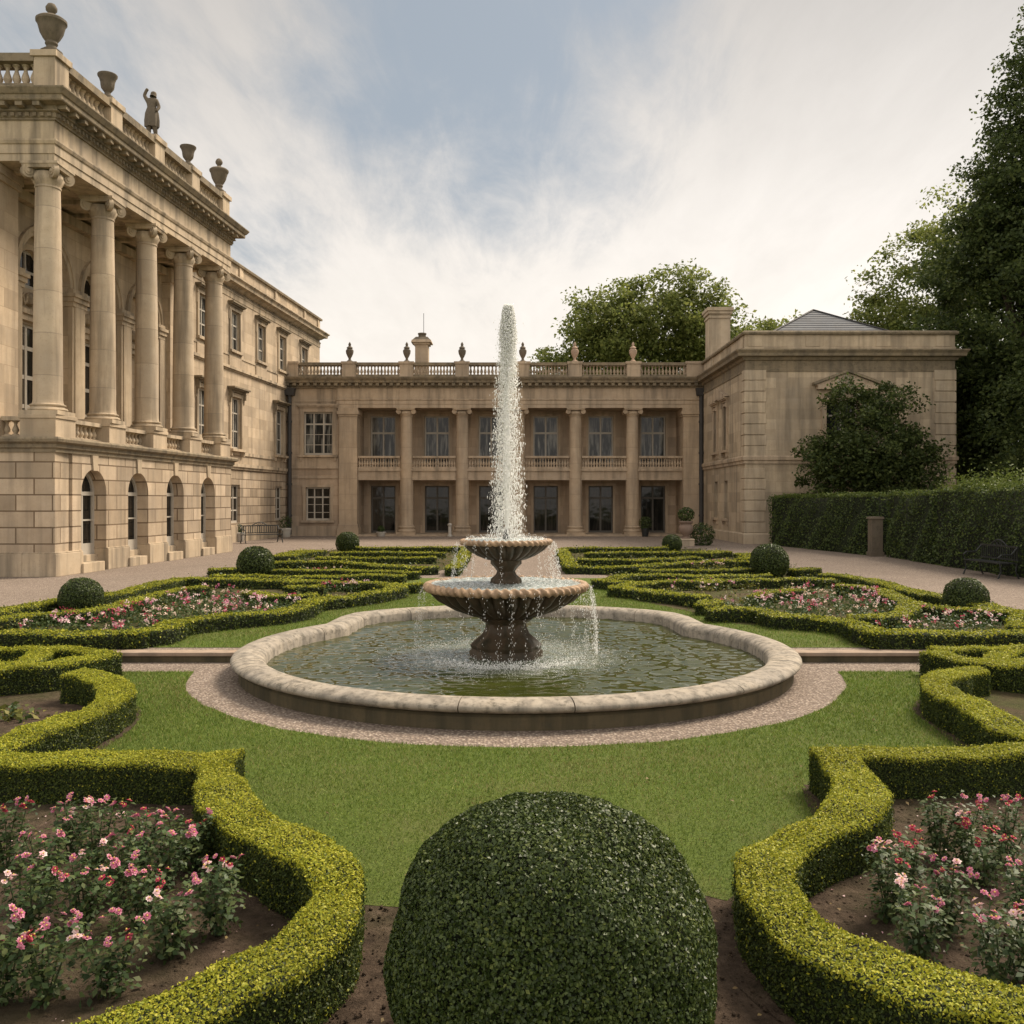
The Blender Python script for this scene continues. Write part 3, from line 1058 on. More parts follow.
    bal = MB(xl)
    bal.box(0.32, 0.66, -1.8, -1.04, 4.0, 4.09)
    bal.box(0.28, 0.70, -1.8, -1.04, 4.50, 4.62)
    bo = bal.build('loggia_balustrade', M['moulding'], P, xl(0.5, -1.4, 4))
    baluster_row(bo, [xl(0.49, -1.04 - 0.76 * (q + 0.5) / 3, 4.09) for q in range(3)], 0.41, M['moulding'], 1.05)
    # columns
    x, y, _ = xl(cu[0], -0.5, 0)
    c0 = column(P, (x, y), 4.65, 11.9, 0.40, (M['column'], M['moulding'], M['moulding']), 0.34, 0.58)
    for u in cu[1:]:
        q = Vector(xl(u, -0.5, 0)) - Vector((x, y, 0))
        copy_part(c0, (q.x, q.y, 0))
    # anta at the near end and pilaster at the far end of the loggia
    an = MB()
    an.box(-16.9, -14.82, PY0 + 0.17, PY0 + 1.35, 4.62, 11.45)
    an.box(-17.0, -14.74, PY0 + 0.13, PY0 + 1.42, 11.45, 11.62)
    an.box(-17.05, -14.70, PY0 + 0.10, PY0 + 1.46, 11.62, 11.895)
    an.box(-17.0, -14.75, PY0 + 0.05, PY0 + 1.42, 4.0, 4.62)
    an.build('corner_pier', M['limestone'], P, bevel=0.01)
    an = MB(xl)
    an.box(12.25, 13.0, -3.2, -2.25, 4.0, 11.3)
    an.box(12.18, 13.05, -3.2, -2.18, 11.3, 11.9)
    an.build('pilaster', M['limestone'], P, bevel=0.01)
    # back wall of the loggia with three arched bays and one hidden by the pier
    def xb(u, d, z):
        return xl(u, -2.6 + d, z)
    bays = [0.6, 3.92, 7.4, 10.7]
    hw = 1.22
    HW = {3.92: 1.42}
    bw = MB(xb)
    bw.wall(-0.6, 12.25, 4.0, 12.3, 0.55, [(q - HW.get(q, hw), q + HW.get(q, hw), 4.0, 9.45, 'arch') for q in bays])
    bw.build('loggia_wall', M['limestone'], P)
    ar = MB(xb)
    for q in bays:
        w_ = HW.get(q, hw)
        ar.arch_ring(q, 9.45, w_ - 0.004, w_ + 0.14, -0.02, 0.06)
        ar.arch_ring(q, 9.45, w_ + 0.14, w_ + 0.27, -0.02, 0.11)
    for q in [2.12, 5.72, 9.05, 12.0]:
        wd = 0.40
        ar.box(q - wd, q + wd, -0.02, 0.13, 4.0, 8.85)
        ar.box(q - wd + 0.12, q + wd - 0.12, 0.13, 0.17, 4.0, 8.85)
        ar.box(q - wd - 0.04, q + wd + 0.04, -0.57, 0.18, 8.85, 9.0)
        ar.box(q - wd - 0.09, q + wd + 0.09, -0.57, 0.24, 9.0, 9.16)
        ar.box(q - wd - 0.14, q + wd + 0.14, -0.57, 0.30, 9.16, 9.28)
        ar.box(q - wd - 0.05, q + wd + 0.05, -0.02, 0.19, 9.28, 9.44)
    ar.build('impost_arcade', M['moulding'], P)
    iw = MB(xb)
    iw.wall(-0.6, 12.25, 4.0, 11.2, 0.25, [h for q in bays for h in ((q - 0.74, q + 0.74, 4.1, 7.95), (q - 0.74, q + 0.74, 9.15, 9.65, 'arch'))])
    iw.v = [(p[0] - 0.551, p[1], p[2]) for p in iw.v]
    iw.build('bay_infill', M['limestone'], P)
    for q in bays:
        od = MB(xb)
        od.box(q - 0.95, q + 0.95, -0.55, -0.35, 8.25, 8.42)
        od.box(q - 0.85, q + 0.85, -0.55, -0.42, 8.05, 8.25)
        od.arch_ring(q, 9.65, 0.74, 0.92, -0.55, -0.44, 9.12)
        rl = []
        for s_ in (-1, 1):
            od.tube([xx for xx in [(q + s_ * (0.1 + 0.06 * i), -0.44, 8.72 + 0.17 * math.sin(i * 1.25)) for i in range(11)]], 0.045, 6)
        od.lathe((q, -0.47, 8.55), [(0.05, 0.0), (0.2, 0.06), (0.24, 0.22), (0.16, 0.38), (0.05, 0.45)], 12)
        window(P, xb, q - 0.74, q + 0.74, 4.12, 7.95, -0.62, 2, (0.30, 0.55, 0.80), 'frame', 'glass_dark', bar=0.11, kids=[('ornament', od, M['moulding'])])
        window(P, xb, q - 0.74, q + 0.74, 9.15, 10.38, -0.64, 2, (0.45,), 'frame', 'glass_dark', bar=0.07)
    cl = MB(xl)
    cl.box(0.3, L, -2.6, -1.0, 12.0, 12.2)
    cl.box(0.3, L, -14, -2.6, 12.3, 12.5)
    for i in range(9):
        u = 0.9 + i * 1.45
        cl.box(u, u + 0.25, -2.58, -1.02, 11.86, 12.0)
    cl.box(0.3, L, -2.58, -2.32, 11.55, 11.86)
    cl.build('loggia_ceiling', M['moulding'], P)
    # entablature
    en = MB(xl)
    en.box(0.25, L - 0.2, -1.0, -0.25, 11.905, 13.1)
    en.box(0.25, 1.0, -14, -1.0, 11.905, 13.1)
    en.build('beam', M['moulding'], P)
    en = MB()
    en.sweep(path, [(-0.3, 11.9), (-0.03, 11.9), (-0.03, 12.10), (0.0, 12.11), (0.0, 12.36), (0.035, 12.38), (0.07, 12.46), (0.07, 12.5), (-0.02, 12.52), (-0.02, 13.06), (-0.3, 13.06)])
    en.build('entablature', M['moulding'], P)
    co = MB()
    co.sweep(path, [(-0.3, 13.05), (0.04, 13.05), (0.04, 13.10), (0.07, 13.12), (0.07, 13.24), (0.15, 13.27), (0.15, 13.30), (0.13, 13.31), (0.13, 13.42), (0.42, 13.45), (0.44, 13.48), (0.44, 13.60),
                    (0.48, 13.62), (0.53, 13.70), (0.57, 13.76), (0.57, 13.80), (0.2, 13.83), (-0.6, 13.83)])
    for i in range(64):
        u = 0.02 + i * 0.202
        x, y, _ = xl(u, 0, 0)
        co.box(x + 0.065, x + 0.125, y, y + 0.11, 13.13, 13.235)
    for i in range(50):
        x = PX0 - 0.05 - i * 0.21
        co.box(x - 0.11, x, PY0 - 0.125, PY0 - 0.065, 13.13, 13.235)
    for i in range(27):
        u = -0.1 + i * 0.49
        x, y, _ = xl(u, 0, 0)
        co.box(x + 0.125, x + 0.385, y, y + 0.2, 13.325, 13.455)
    for i in range(22):
        x = PX0 - 0.25 - i * 0.49
        co.box(x - 0.2, x, PY0 - 0.385, PY0 - 0.125, 13.325, 13.455)
    co.build('cornice', M['weathered'], P)
    # roof parapet: pedestals, rails and balusters
    ru = [0.38, 3.5, 6.5, 9.5, 12.5]
    for i, u in enumerate(ru):
        pp = MB(xl)
        pp.box(u - 0.36, u + 0.36, -0.62, -0.01, 13.83, 14.88)
        pp.box(u - 0.43, u + 0.43, -0.69, 0.06, 14.88, 15.06)
        pp.build('parapet_pedestal', M['moulding'], P, bevel=0.012)
    rb = MB(xl)
    spans = [(ru[i] + 0.36, ru[i + 1] - 0.36) for i in range(4)]
    for a, b in spans:
        rb.box(a, b, -0.54, -0.04, 13.83, 14.13)
        rb.box(a, b, -0.58, -0.00, 14.75, 14.98)
    rb.box(0.04, 0.58, -14, -0.62, 13.83, 14.13)
    rb.box(0.0, 0.62, -14, -0.62, 14.75, 14.98)
    ro = rb.build('roof_balustrade', M['weathered'], P, xl(6, -0.4, 13.83))
    pts = [xl(a + (b - a) * (q + 0.5) / 9, -0.28, 14.13) for a, b in spans for q in range(9)]
    pts += [xl(0.30, -0.75 - 0.26 * q, 14.13) for q in range(10)]
    baluster_row(ro, pts, 0.62, M['moulding'], 1.3)
    rf = MB(xl)
    rf.box(0.6, L - 0.1, -14, -0.65, 13.6, 13.87)
    rf.build('roof', M['lead'], P)
    # inner walls that close the block behind the loggia
    return P


def build_palace_wing():
    W = empty('palace_wing', xl(13.0, -3.2, 0), 'long sunlit tan palace wing with hooded windows set back behind the loggia', 'palace wing')

    def xw(u, d, z):
        return xl(u, -3.2 + d, z)
    U0, U1 = 8.0, 36.9
    win2 = [11.8, 17.85, 21.75, 25.55, 29.1, 33.35]
    win1 = [17.85, 21.85, 28.6]
    win0 = [21.85, 28.6]
    hw = 0.62
    hol = [(u - hw, u + hw, 9.95, 12.0) for u in win2 if u > 13] + [(u - 0.7, u + 0.7, 4.85, 7.55) for u in win1] + [(12.4, 13.9, 4.6, 7.4), (12.4, 13.7, 9.7, 12.0)]
    w = MB(xw)
    w.wall(U0, U1, 4.1, 13.2, 0.4, hol)
    w.build('upper_wall', M['limestone'], W)
    r = MB(xw)
    r.wall(13.0, U1, 0.85, 3.8, 0.4, [(u - 0.62, u + 0.62, 1.0, 3.0) for u in win0])
    r.build('ground_wall', M['rusticated'], W)
    p = MB(xw)
    p.box(13.0, U1, -0.4, 0.10, 0.0, 0.80)
    p.box(13.0, U1, -0.4, 0.05, 0.80, 0.85)
    p.build('plinth', M['moulding'], W)
    b = MB(xw)
    b.box(13.0, U1, -0.4, 0.08, 3.8, 3.93)
    b.build('belt_course', M['moulding'], W)
    b = MB(xw)
    b.box(13.0, U1, -0.4, 0.16, 3.93, 4.1)
    b.build('belt_course', M['moulding'], W)
    b = MB(xw)
    b.box(13.0, U1, -0.02, 0.06, 4.55, 4.72)
    b.build('belt_course', M['moulding'], W)
    b = MB(xw)
    b.box(13.0, U1, -0.02, 0.06, 8.86, 8.94)
    b.build('belt_course', M['moulding'], W)
    b = MB(xw)
    b.box(13.0, U1, -0.02, 0.14, 8.94, 9.08)
    b.build('belt_course', M['moulding'], W)
    b = MB(xw)
    b.box(13.0, U1, -0.02, 0.035, 9.62, 9.74)
    b.build('belt_course', M['moulding'], W)
    # side turned to the camera's right at the far end
    e = MB(xw)
    e.box(U1 - 0.4, U1, -13, -0.4, 0, 13.2)
    e.build('end_wall', M['limestone'], W)
    path = [xw(13.0, 0, 0)[:2], xw(U1, 0, 0)[:2], xw(U1, -12, 0)[:2]]
    c = MB()
    c.sweep(path, [(-0.3, 12.62), (0.03, 12.62), (0.03, 12.86), (0.06, 12.90), (0.06, 12.96), (0.0, 12.97), (0.0, 13.12), (0.10, 13.16), (0.22, 13.26), (0.42, 13.30), (0.44, 13.46), (0.55, 13.55), (0.55, 13.60), (-0.3, 13.64)])
    c.build('cornice', M['moulding'], W)
    c = MB()
    c.sweep(path, [(-0.4, 13.6), (0.02, 13.6), (0.02, 14.45), (-0.4, 14.45)])
    for u in (17, 22.5, 28, 33.5, 36.5):
        c.box(*sorted((xw(u - 0.3, 0, 0)[0] - 0.1, xw(u + 0.3, 0.05, 0)[0])), xw(u - 0.3, 0, 0)[1], xw(u + 0.3, 0, 0)[1], 13.64, 14.445)
    c.build('parapet', M['limestone'], W)
    c = MB()
    c.sweep(path, [(-0.5, 14.45), (0.14, 14.45), (0.16, 14.56), (0.10, 14.62), (-0.5, 14.62)])
    c.build('coping', M['weathered'], W)
    rf = MB(xw)
    rf.box(13.0, U1 - 0.3, -13, -0.35, 13.5, 13.7)
    rf.build('roof', M['lead'], W)
    for u in win2:
        if u < 13:
            continue
        ap = MB(xw)
        ap.box(u - hw - 0.2, u + hw + 0.2, -0.02, 0.05, 9.08, 9.62)
        window(W, xw, u - hw, u + hw, 9.95, 12.0, -0.11, 2, (0.33, 0.66), 'frame', 'glass',
               kids=[('surround', casing(xw, u - hw, u + hw, 9.74, 12.0, 0.17, 0.08), M['moulding']), ('hood', hood(xw, u - hw, u + hw, 12.17, 0.2, 0.3, False), M['weathered']), ('apron', ap, M['limestone']),
                     ('sill', sill(xw, u - hw, u + hw, 9.95, 0.2, 0.16, False), M['moulding'])])
    for u in win1:
        window(W, xw, u - 0.7, u + 0.7, 4.85, 7.55, -0.12, 2, (0.35, 0.7), 'frame', 'glass',
               kids=[('surround', casing(xw, u - 0.7, u + 0.7, 4.74, 7.55, 0.2, 0.09), M['moulding']), ('hood', hood(xw, u - 0.7, u + 0.7, 7.78, 0.3, 0.4), M['weathered']),
                     ('sill', sill(xw, u - 0.7, u + 0.7, 4.85, 0.26, 0.26), M['moulding'])])
    window(W, xw, 12.4, 13.9, 4.6, 7.4, -0.12, 2, (0.35, 0.7), 'frame', 'glass', kids=[('hood', hood(xw, 12.5, 13.9, 7.6, 0.3, 0.4), M['weathered'])])
    window(W, xw, 12.4, 13.7, 9.7, 12.0, -0.12, 2, (0.35, 0.7), 'frame', 'glass', kids=[('surround', casing(xw, 12.4, 13.7, 9.7, 12.0, 0.17, 0.08), M['moulding'])])
    for u in win0:
        window(W, xw, u - 0.62, u + 0.62, 1.0, 3.0, -0.14, 2, (0.33, 0.66), 'frame', 'glass_dark')
    return W


build_palace()
build_palace_wing()


# ---------------------------------------------------------------- colonnaded wing across the back
def xbk(x, d, z):
    return (x, 56.6 - d, z)


def build_colonnade():
    B = empty('colonnade_wing', (-1, 56.6, 0), 'two storey brown stone wing with giant columns, balconies and roof balustrade across the garden end', 'palace wing')
    X0, X1 = -15.5, 12.6
    oL, oR = -9.45, 10.45
    bays = [-8.2, -4.77, -1.32, 2.15, 5.65, 8.98]
    cxs = [-6.48, -3.06, 0.42, 3.9, 7.4]
    # left bay
    wu, wl = (-12.72, -10.95, 4.95, 7.58), (-12.6, -11.1, 0.95, 2.98)
    w = MB(xbk)
    w.wall(X0, -10.55, 0.0, 7.9, 0.5, [wu, wl])
    w.build('end_bay_wall', M['rear_wall_stone'], B)
    t = MB(xbk)
    t.box(X0, -10.55, -0.02, 0.07, 0.0, 0.62)
    t.build('belt_course', M['rear_moulding'], B)
    t = MB(xbk)
    t.box(X0, -10.55, -0.02, 0.06, 3.52, 3.66)
    t.build('belt_course', M['rear_moulding'], B)
    t = MB(xbk)
    t.box(X0, -10.55, -0.02, 0.09, 4.12, 4.26)
    t.build('belt_course', M['rear_moulding'], B)
    t = MB(xbk)
    t.box(-13.25, -10.6, -0.02, 0.03, 4.26, 4.78)
    t.build('belt_course', M['rear_moulding'], B)
    t = MB(xbk)
    t.box(X0, -10.6, -0.02, 0.05, 8.2, 8.34)
    t.build('belt_course', M['rear_moulding'], B)
    t = MB(xbk)
    t.box(X0, -10.55, -0.5, 0.0, 7.9, 9.1)
    t.build('belt_course', M['rear_moulding'], B)
    window(B, xbk, *wu, -0.16, 3, (0.72,), 'frame', 'glass', 0.08, kids=[('surround', casing(xbk, *wu, 0.2, 0.08), M['rear_moulding']), ('hood', hood(xbk, wu[0], wu[1], 7.78, 0.26, 0.24, False), M['rear_moulding']),
                                                                        ('sill', sill(xbk, wu[0], wu[1], 4.95, 0.3, 0.2), M['rear_moulding'])], bars=[(0, 1, .24), (0, 1, .48)])
    window(B, xbk, *wl, -0.16, 3, (0.70,), 'frame', 'glass_dark', 0.08, kids=[('surround', casing(xbk, *wl, 0.16, 0.07), M['rear_moulding']), ('sill', sill(xbk, wl[0], wl[1], 0.95, 0.26, 0.18, False), M['rear_moulding'])], bars=[(0, 1, .24), (0, 1, .48)])
    # square pilasters
    for a, b in ((-10.55, oL), (oR, 11.45)):
        pl = MB(xbk)
        pl.box(a, b, -0.95, 0.16, 0.72, 7.28)
        pl.box(a - 0.10, b + 0.10, -1.0, 0.26, 0.0, 0.5)
        pl.box(a - 0.05, b + 0.05, -0.98, 0.21, 0.5, 0.72)
        pl.box(a - 0.05, b + 0.05, -1.0, 0.21, 7.28, 7.42)
        pl.box(a - 0.12, b + 0.12, -1.05, 0.28, 7.42, 7.62)
        pl.box(a - 0.06, b + 0.06, -1.0, 0.22, 7.62, 7.815)
        pl.build('pilaster', M['rear_column'], B, bevel=0.015)
    # recessed wall with doors below and windows above
    D = -2.4
    def xr(x, d, z):
        return xbk(x, d + D, z)
    hw = 0.80
    holes = [(q - hw, q + hw, 4.16, 7.55) for q in bays] + [(q - 0.78, q + 0.78, 0.12, 3.1) for q in bays]
    w = MB(xr)
    w.wall(oL - 0.3, oR + 0.3, 0.0, 8.0, 0.4, holes)
    w.build('recessed_wall', M['rear_wall_stone'], B)
    w = MB(xbk)
    w.box(oL - 0.3, oL, D, -0.95, 0, 7.9)
    w.build('side_wall', M['rear_wall_stone'], B)
    w = MB(xbk)
    w.box(oR, oR + 0.3, D, -0.95, 0, 7.9)
    w.build('side_wall', M['rear_wall_stone'], B)
    w = MB(xbk)
    w.box(oL, oR, D, -0.05, 7.84, 7.98)
    w.build('porch_ceiling', M['rear_moulding'], B)
    for i, q in enumerate(bays):
        window(B, xr, q - hw, q + hw, 4.16, 7.55, -0.14, 2, (0.68,), 'frame', 'glass', 0.10, kids=[('surround', casing(xr, q - hw, q + hw, 4.16, 7.55, 0.14, 0.06), M['rear_moulding'])])
        dk = [('surround', casing(xr, q - 0.78, q + 0.78, 0.1, 3.1, 0.16, 0.05), M['rear_moulding'])]
        window(B, xr, q - 0.78, q + 0.78, 0.12, 3.1, -0.14, 2 if i % 2 == 0 else 2, (0.74,), 'darkframe', 'glass_dark', 0.11, name='glazed_door', kids=dk)
    # balcony
    s = MB(xbk)
    s.box(oL, oR, D, -0.22, 3.52, 3.98)
    s.box(oL, oR, D, -0.12, 3.98, 4.12)
    s.box(oL, oR, -0.62, -0.17, 3.42, 3.52)
    s.build('balcony', M['rear_moulding'], B)
    rl = MB(xbk)
    sp = []
    ed = [oL] + [q for c in cxs for q in (c - 0.38, c + 0.38)] + [oR]
    for i in range(0, len(ed), 2):
        rl.box(ed[i], ed[i + 1], -0.46, -0.18, 4.12, 4.22)
        rl.box(ed[i], ed[i + 1], -0.50, -0.14, 4.78, 4.90)
        sp.append((ed[i], ed[i + 1]))
    ro = rl.build('balcony_balustrade', M['rear_moulding'], B, (0, 57, 4.12))
    pts = [xbk(a + (b - a) * (q + 0.5) / 16, -0.32, 4.22) for a, b in sp for q in range(16)]
    baluster_row(ro, pts, 0.56, M['rear_moulding'], 0.9)
    # giant columns
    c0 = column(B, (cxs[0], 56.95), 0.0, 7.82, 0.42, (M['rear_column'], M['rear_column'], M['rear_column']), 0.62, 0.46, volutes='side')
    for x in cxs[1:]:
        copy_part(c0, (x - cxs[0], 0, 0))
    st = MB(xbk)
    st.box(oL - 1.2, oR + 1.1, D, 0.42, -0.02, 0.10)
    st.box(oL - 1.2, oR + 1.1, -0.02, 0.72, -0.02, 0.05)
    st.build('step', M['rear_moulding'], B)
    # entablature, cornice, roof balustrade
    path = [xbk(-10.7, 0.12, 0)[:2], xbk(11.6, 0.12, 0)[:2]]
    e = MB()
    e.sweep(path, [(-0.9, 7.82), (0.02, 7.82), (0.02, 8.04), (0.05, 8.05), (0.05, 8.26), (0.10, 8.30), (0.10, 8.36), (0.0, 8.38), (0.0, 9.02), (-0.9, 9.02)])
    e.build('entablature', M['rear_moulding'], B)
    path = [xbk(X0, 0.12, 0)[:2], xbk(12.0, 0.12, 0)[:2]]
    c = MB()
    c.sweep(path, [(-0.6, 9.02), (0.06, 9.02), (0.06, 9.10), (0.12, 9.12), (0.12, 9.27), (0.42, 9.32), (0.44, 9.46), (0.50, 9.48), (0.58, 9.60), (0.58, 9.66), (-0.6, 9.70)])
    x = X0 + 0.1
    while x < 11.9:
        c.box(x, x + 0.2, 56.6 - 0.5, 56.6 - 0.22, 9.14, 9.30)
        x += 0.42
    c.build('cornice', M['weathered'], B)
    px = [-9.95, -6.45, -3.06, 0.66, 3.85, 7.42]
    px_all = [-13.6] + px + [11.2]
    for q in px_all:
        h = 0.42 if q in px else 0.55
        pp = MB(xbk)
        pp.box(q - h, q + h, -0.5, 0.14, 9.7, 10.5)
        pp.box(q - h - 0.06, q + h + 0.06, -0.56, 0.20, 10.5, 10.655)
        pp.build('parapet_pedestal', M['rear_moulding'], B, bevel=0.015)
    rb = MB(xbk)
    sp = []
    for a, b in zip(px_all, px_all[1:]):
        a += 0.42 if a in px else 0.55
        b -= 0.42 if b in px else 0.55
        rb.box(a, b, -0.40, 0.06, 9.7, 9.86)
        rb.box(a, b, -0.44, 0.10, 10.42, 10.60)
        sp.append((a, b))
    ro = rb.build('roof_balustrade', M['weathered'], B, (0, 56.6, 9.7))
    pts = [xbk(a + (b - a) * (q + 0.5) / 13, -0.17, 9.86) for a, b in sp for q in range(13)]
    baluster_row(ro, pts, 0.56, M['rear_moulding'], 1.0)
    rf = MB()
    rf.box(X0, 12.5, 57.2, 68, 9.4, 9.66)
    rf.build('roof', M['lead'], B)
    bk = MB()
    bk.box(X0, 12.5, 59.6, 68, 0, 9.4)
    bk.build('rear_block', M['rear_wall_stone'], B)
    # chimney stack
    ch = MB()
    cx, cy = -5.82, 60.0
    ch.box(cx - 0.42, cx + 0.42, cy - 0.4, cy + 0.4, 9.6, 12.2)
    ch.box(cx - 0.52, cx + 0.52, cy - 0.5, cy + 0.5, 12.2, 12.33)
    ch.frustum(cx - 0.66, cx + 0.66, cy - 0.64, cy + 0.64, 12.33, 12.5, 0.05)
    co = ch.build('chimney', M['rear_column'], B, (cx, cy, 9.6), bevel=0.012)
    cp = MB()
    cp.frustum(cx - 0.58, cx + 0.58, cy - 0.55, cy + 0.55, 12.5, 12.72, 0.2)
    cp.lathe((cx, cy, 12.7), [(0.26, 0), (0.24, 0.2), (0.28, 0.22), (0.28, 0.3), (0.2, 0.32)], 12)
    cp.build('chimney_cap', M['ornament'], co)
    rod = MB()
    rod.tube([(cx + 0.1, cy, 12.9), (cx + 0.1, cy, 14.3)], 0.018, 6)
    rod.build('lightning_rod', M['iron'], co)
    # drainpipes
    for x, y0 in ((-13.52, 56.25), (11.52, 56.36)):
        dp = MB()
        dp.tube([(x, y0, 0.1), (x, y0, 8.55)], 0.13, 10)
        dp.frustum(x - 0.28, x + 0.28, y0 - 0.2, y0 + 0.22, 8.55, 9.0, -0.06)
        for z in (1.2, 3.1, 5.0, 6.9):
            dp.tube([(x, y0, z), (x, y0, z + 0.12)], 0.165, 10)
        dp.build('drainpipe', M['lead'], B, (x, y0, 0), smooth=40)
    return B


build_colonnade()


# ---------------------------------------------------------------- pavilion on the right
def build_pavilion():
    V = empty('pavilion', (11.65, 46.3, 0), 'square tan stone pavilion with quoins, plain parapet and low slate roof', 'pavilion')
    XA, XB, YA, YB = 11.65, 22.15, 46.3, 57.4

    def xs(u, d, z):          # side that faces the garden (towards -X); u runs towards the camera
        return (XA - d, YB - u, z)

    def xf(x, d, z):
        return (x, YA - d, z)
    LS = YB - YA
    tw = [(4.15, 4.95), (6.55, 7.35)]
    w = MB(xs)
    w.wall(0, LS, 0.55, 8.75, 0.4, [h for a, b in tw for h in ((a, b, 4.9, 7.3), (a, b, 1.2, 3.25))])
    w.build('side_wall', M['pavilion'], V)
    fw = (15.7, 17.3, 4.95, 7.2)
    w = MB(xf)
    w.wall(XA + 0.4, XB, 0.55, 8.75, 0.4, [fw])
    w.build('front_wall', M['pavilion'], V)
    w = MB()
    w.box(XB - 0.4, XB, YA + 0.4, YB, 0.55, 8.75)
    w.box(XA + 0.4, XB - 0.4, YB - 0.4, YB, 0.55, 8.75)
    w.build('rear_wall', M['pavilion'], V)
    path = [(XA, YB), (XA, YA), (XB, YA), (XB, YB)]
    p = MB()
    p.sweep(path, [(-0.35, 0.0), (0.10, 0.0), (0.10, 0.48), (0.06, 0.55), (-0.35, 0.55)])
    p.build('plinth', M['quoin'], V)
    b = MB()
    b.sweep(path, [(-0.02, 4.02), (0.07, 4.02), (0.07, 4.16), (0.13, 4.20), (0.13, 4.36), (0.05, 4.42), (-0.02, 4.42)])
    b.build('belt_course', M['rear_moulding'], V)
    c = MB()
    c.sweep(path, [(-0.3, 8.62), (0.04, 8.62), (0.05, 8.74), (0.0, 8.76), (0.0, 9.15), (0.10, 9.2), (0.16, 9.32), (0.40, 9.36), (0.42, 9.50), (0.52, 9.62), (0.52, 9.68), (-0.3, 9.72)])
    c.build('cornice', M['weathered'], V)
    pr = MB()
    pr.sweep(path, [(-0.35, 9.7), (0.04, 9.7), (0.04, 9.84), (0.0, 9.86), (0.0, 10.46), (-0.35, 10.46)])
    for x in (XA + 0.5, XA + 3.4, XA + 6.9, XB - 0.6):
        pr.box(x - 0.35, x + 0.35, YA - 0.03, YA + 0.1, 9.87, 10.455)
    for y in (YA + 0.6, YA + 4.2, YA + 7.6):
        pr.box(XA - 0.03, XA + 0.1, y - 0.35, y + 0.35, 9.87, 10.455)
    pr.build('parapet', M['pavilion'], V)
    cp = MB()
    cp.sweep(path, [(-0.45, 10.46), (0.10, 10.46), (0.14, 10.52), (0.14, 10.6), (0.06, 10.66), (-0.45, 10.66)])
    cp.build('coping', M['weathered'], V)
    # quoins
    z = 0.57
    i = 0
    while z < 8.5:
        h = 0.545
        if not (3.75 < z < 4.3):
            l = 1.05 if i % 2 == 0 else 0.98
            q = MB()
            q.box(XA - 0.05, XA + l, YA - 0.05, YA + 0.38, z, z + h - 0.05)
            q.box(XA - 0.05, XA + 0.38, YA + 0.38, YA + (0.72 if i % 2 else 0.5), z, z + h - 0.05)
            q.build('quoin', M['quoin'], V, bevel=0.02)
            q = MB()
            q.box(XB - l, XB + 0.05, YA - 0.05, YA + 0.38, z, z + h - 0.05)
            q.build('quoin', M['quoin'], V, bevel=0.02)
        z += h
        i += 1
    # paired windows under a pediment on the garden side
    for k_, (a, b_) in enumerate(tw):
        kids = [('surround', casing(xs, a, b_, 4.9, 7.3, 0.16, 0.08), M['rear_moulding']), ('sill', sill(xs, a, b_, 4.9, 0.25, 0.22), M['rear_moulding']),
                ('hood', hood(xs, a, b_, 7.5, 0.24, 0.28, True), M['rear_moulding'])]
        window(V, xs, a, b_, 4.9, 7.3, -0.2, 2, (0.66,), 'darkframe', 'glass_dark', 0.05, kids=kids)
        window(V, xs, a, b_, 1.2, 3.25, -0.2, 2, (0.66,), 'darkframe', 'glass_dark', 0.05, kids=[('sill', sill(xs, a, b_, 1.2, 0.16, 0.16), M['rear_moulding'])])
    pd = MB(xs)
    pd.extrude([(3.7, 0.0, 7.77), (7.8, 0.0, 7.77), (5.75, 0.0, 8.42)], (0, 0.26, 0))
    pd.build('pediment', M['rear_moulding'], V)
    # pedimented window on the front, mostly behind the tree
    ped = MB(xf)
    ped.box(fw[0] - 0.5, fw[1] + 0.9, -0.02, 0.30, 7.72, 7.92)
    ped.extrude([(fw[0] - 0.62, 0.0, 7.92), (fw[1] + 1.02, 0.0, 7.92), ((fw[0] + fw[1]) / 2 + 0.2, 0.0, 8.55)], (0, 0.22, 0))
    rk = MB(xf)
    xm = (fw[0] + fw[1]) / 2 + 0.2
    for sgn, xe in ((-1, fw[0] - 0.7), (1, fw[1] + 1.1)):
        rk.extrude([(xe, 0.0, 7.93), (xm, 0.0, 8.56), (xm, 0.0, 8.70), (xe, 0.0, 8.06)], (0, 0.36, 0))
    window(V, xf, *fw, -0.2, 2, (0.66,), 'frame', 'glass', 0.07, kids=[('surround', casing(xf, *fw, 0.24, 0.09), M['rear_moulding']), ('pediment', ped, M['rear_moulding']), ('raking_cornice', rk, M['weathered']),
                                                                      ('sill', sill(xf, fw[0], fw[1], 4.95, 0.3, 0.25), M['rear_moulding'])])
    # slate roof: courses as thin overlapping steps
    r = MB()
    cx, cy = (XA + XB) / 2 + 0.05, 52.1
    n = 16
    for i in range(n):
        t0, t1 = i / n, (i + 1) / n
        hx0, hx1 = 5.0 * (1 - t0), 5.0 * (1 - t1)
        hy0, hy1 = 4.9 * (1 - t0), 4.9 * (1 - t1)
        za, zb = 10.0 + 2.85 * t0 + 0.035, 10.0 + 2.85 * t1
        a = [(cx - hx0, cy - hy0, za), (cx + hx0, cy - hy0, za), (cx + hx0, cy + hy0, za), (cx - hx0, cy + hy0, za)]
        b2 = [(cx - hx1, cy - hy1, zb), (cx + hx1, cy - hy1, zb), (cx + hx1, cy + hy1, zb), (cx - hx1, cy + hy1, zb)]
        low = [(p_[0], p_[1], za - 0.04) for p_ in a]
        r.add(a + b2 + low, [(0, 1, 5, 4), (1, 2, 6, 5), (2, 3, 7, 6), (3, 0, 4, 7), (8, 9, 1, 0), (9, 10, 2, 1), (10, 11, 3, 2), (11, 8, 0, 3)])
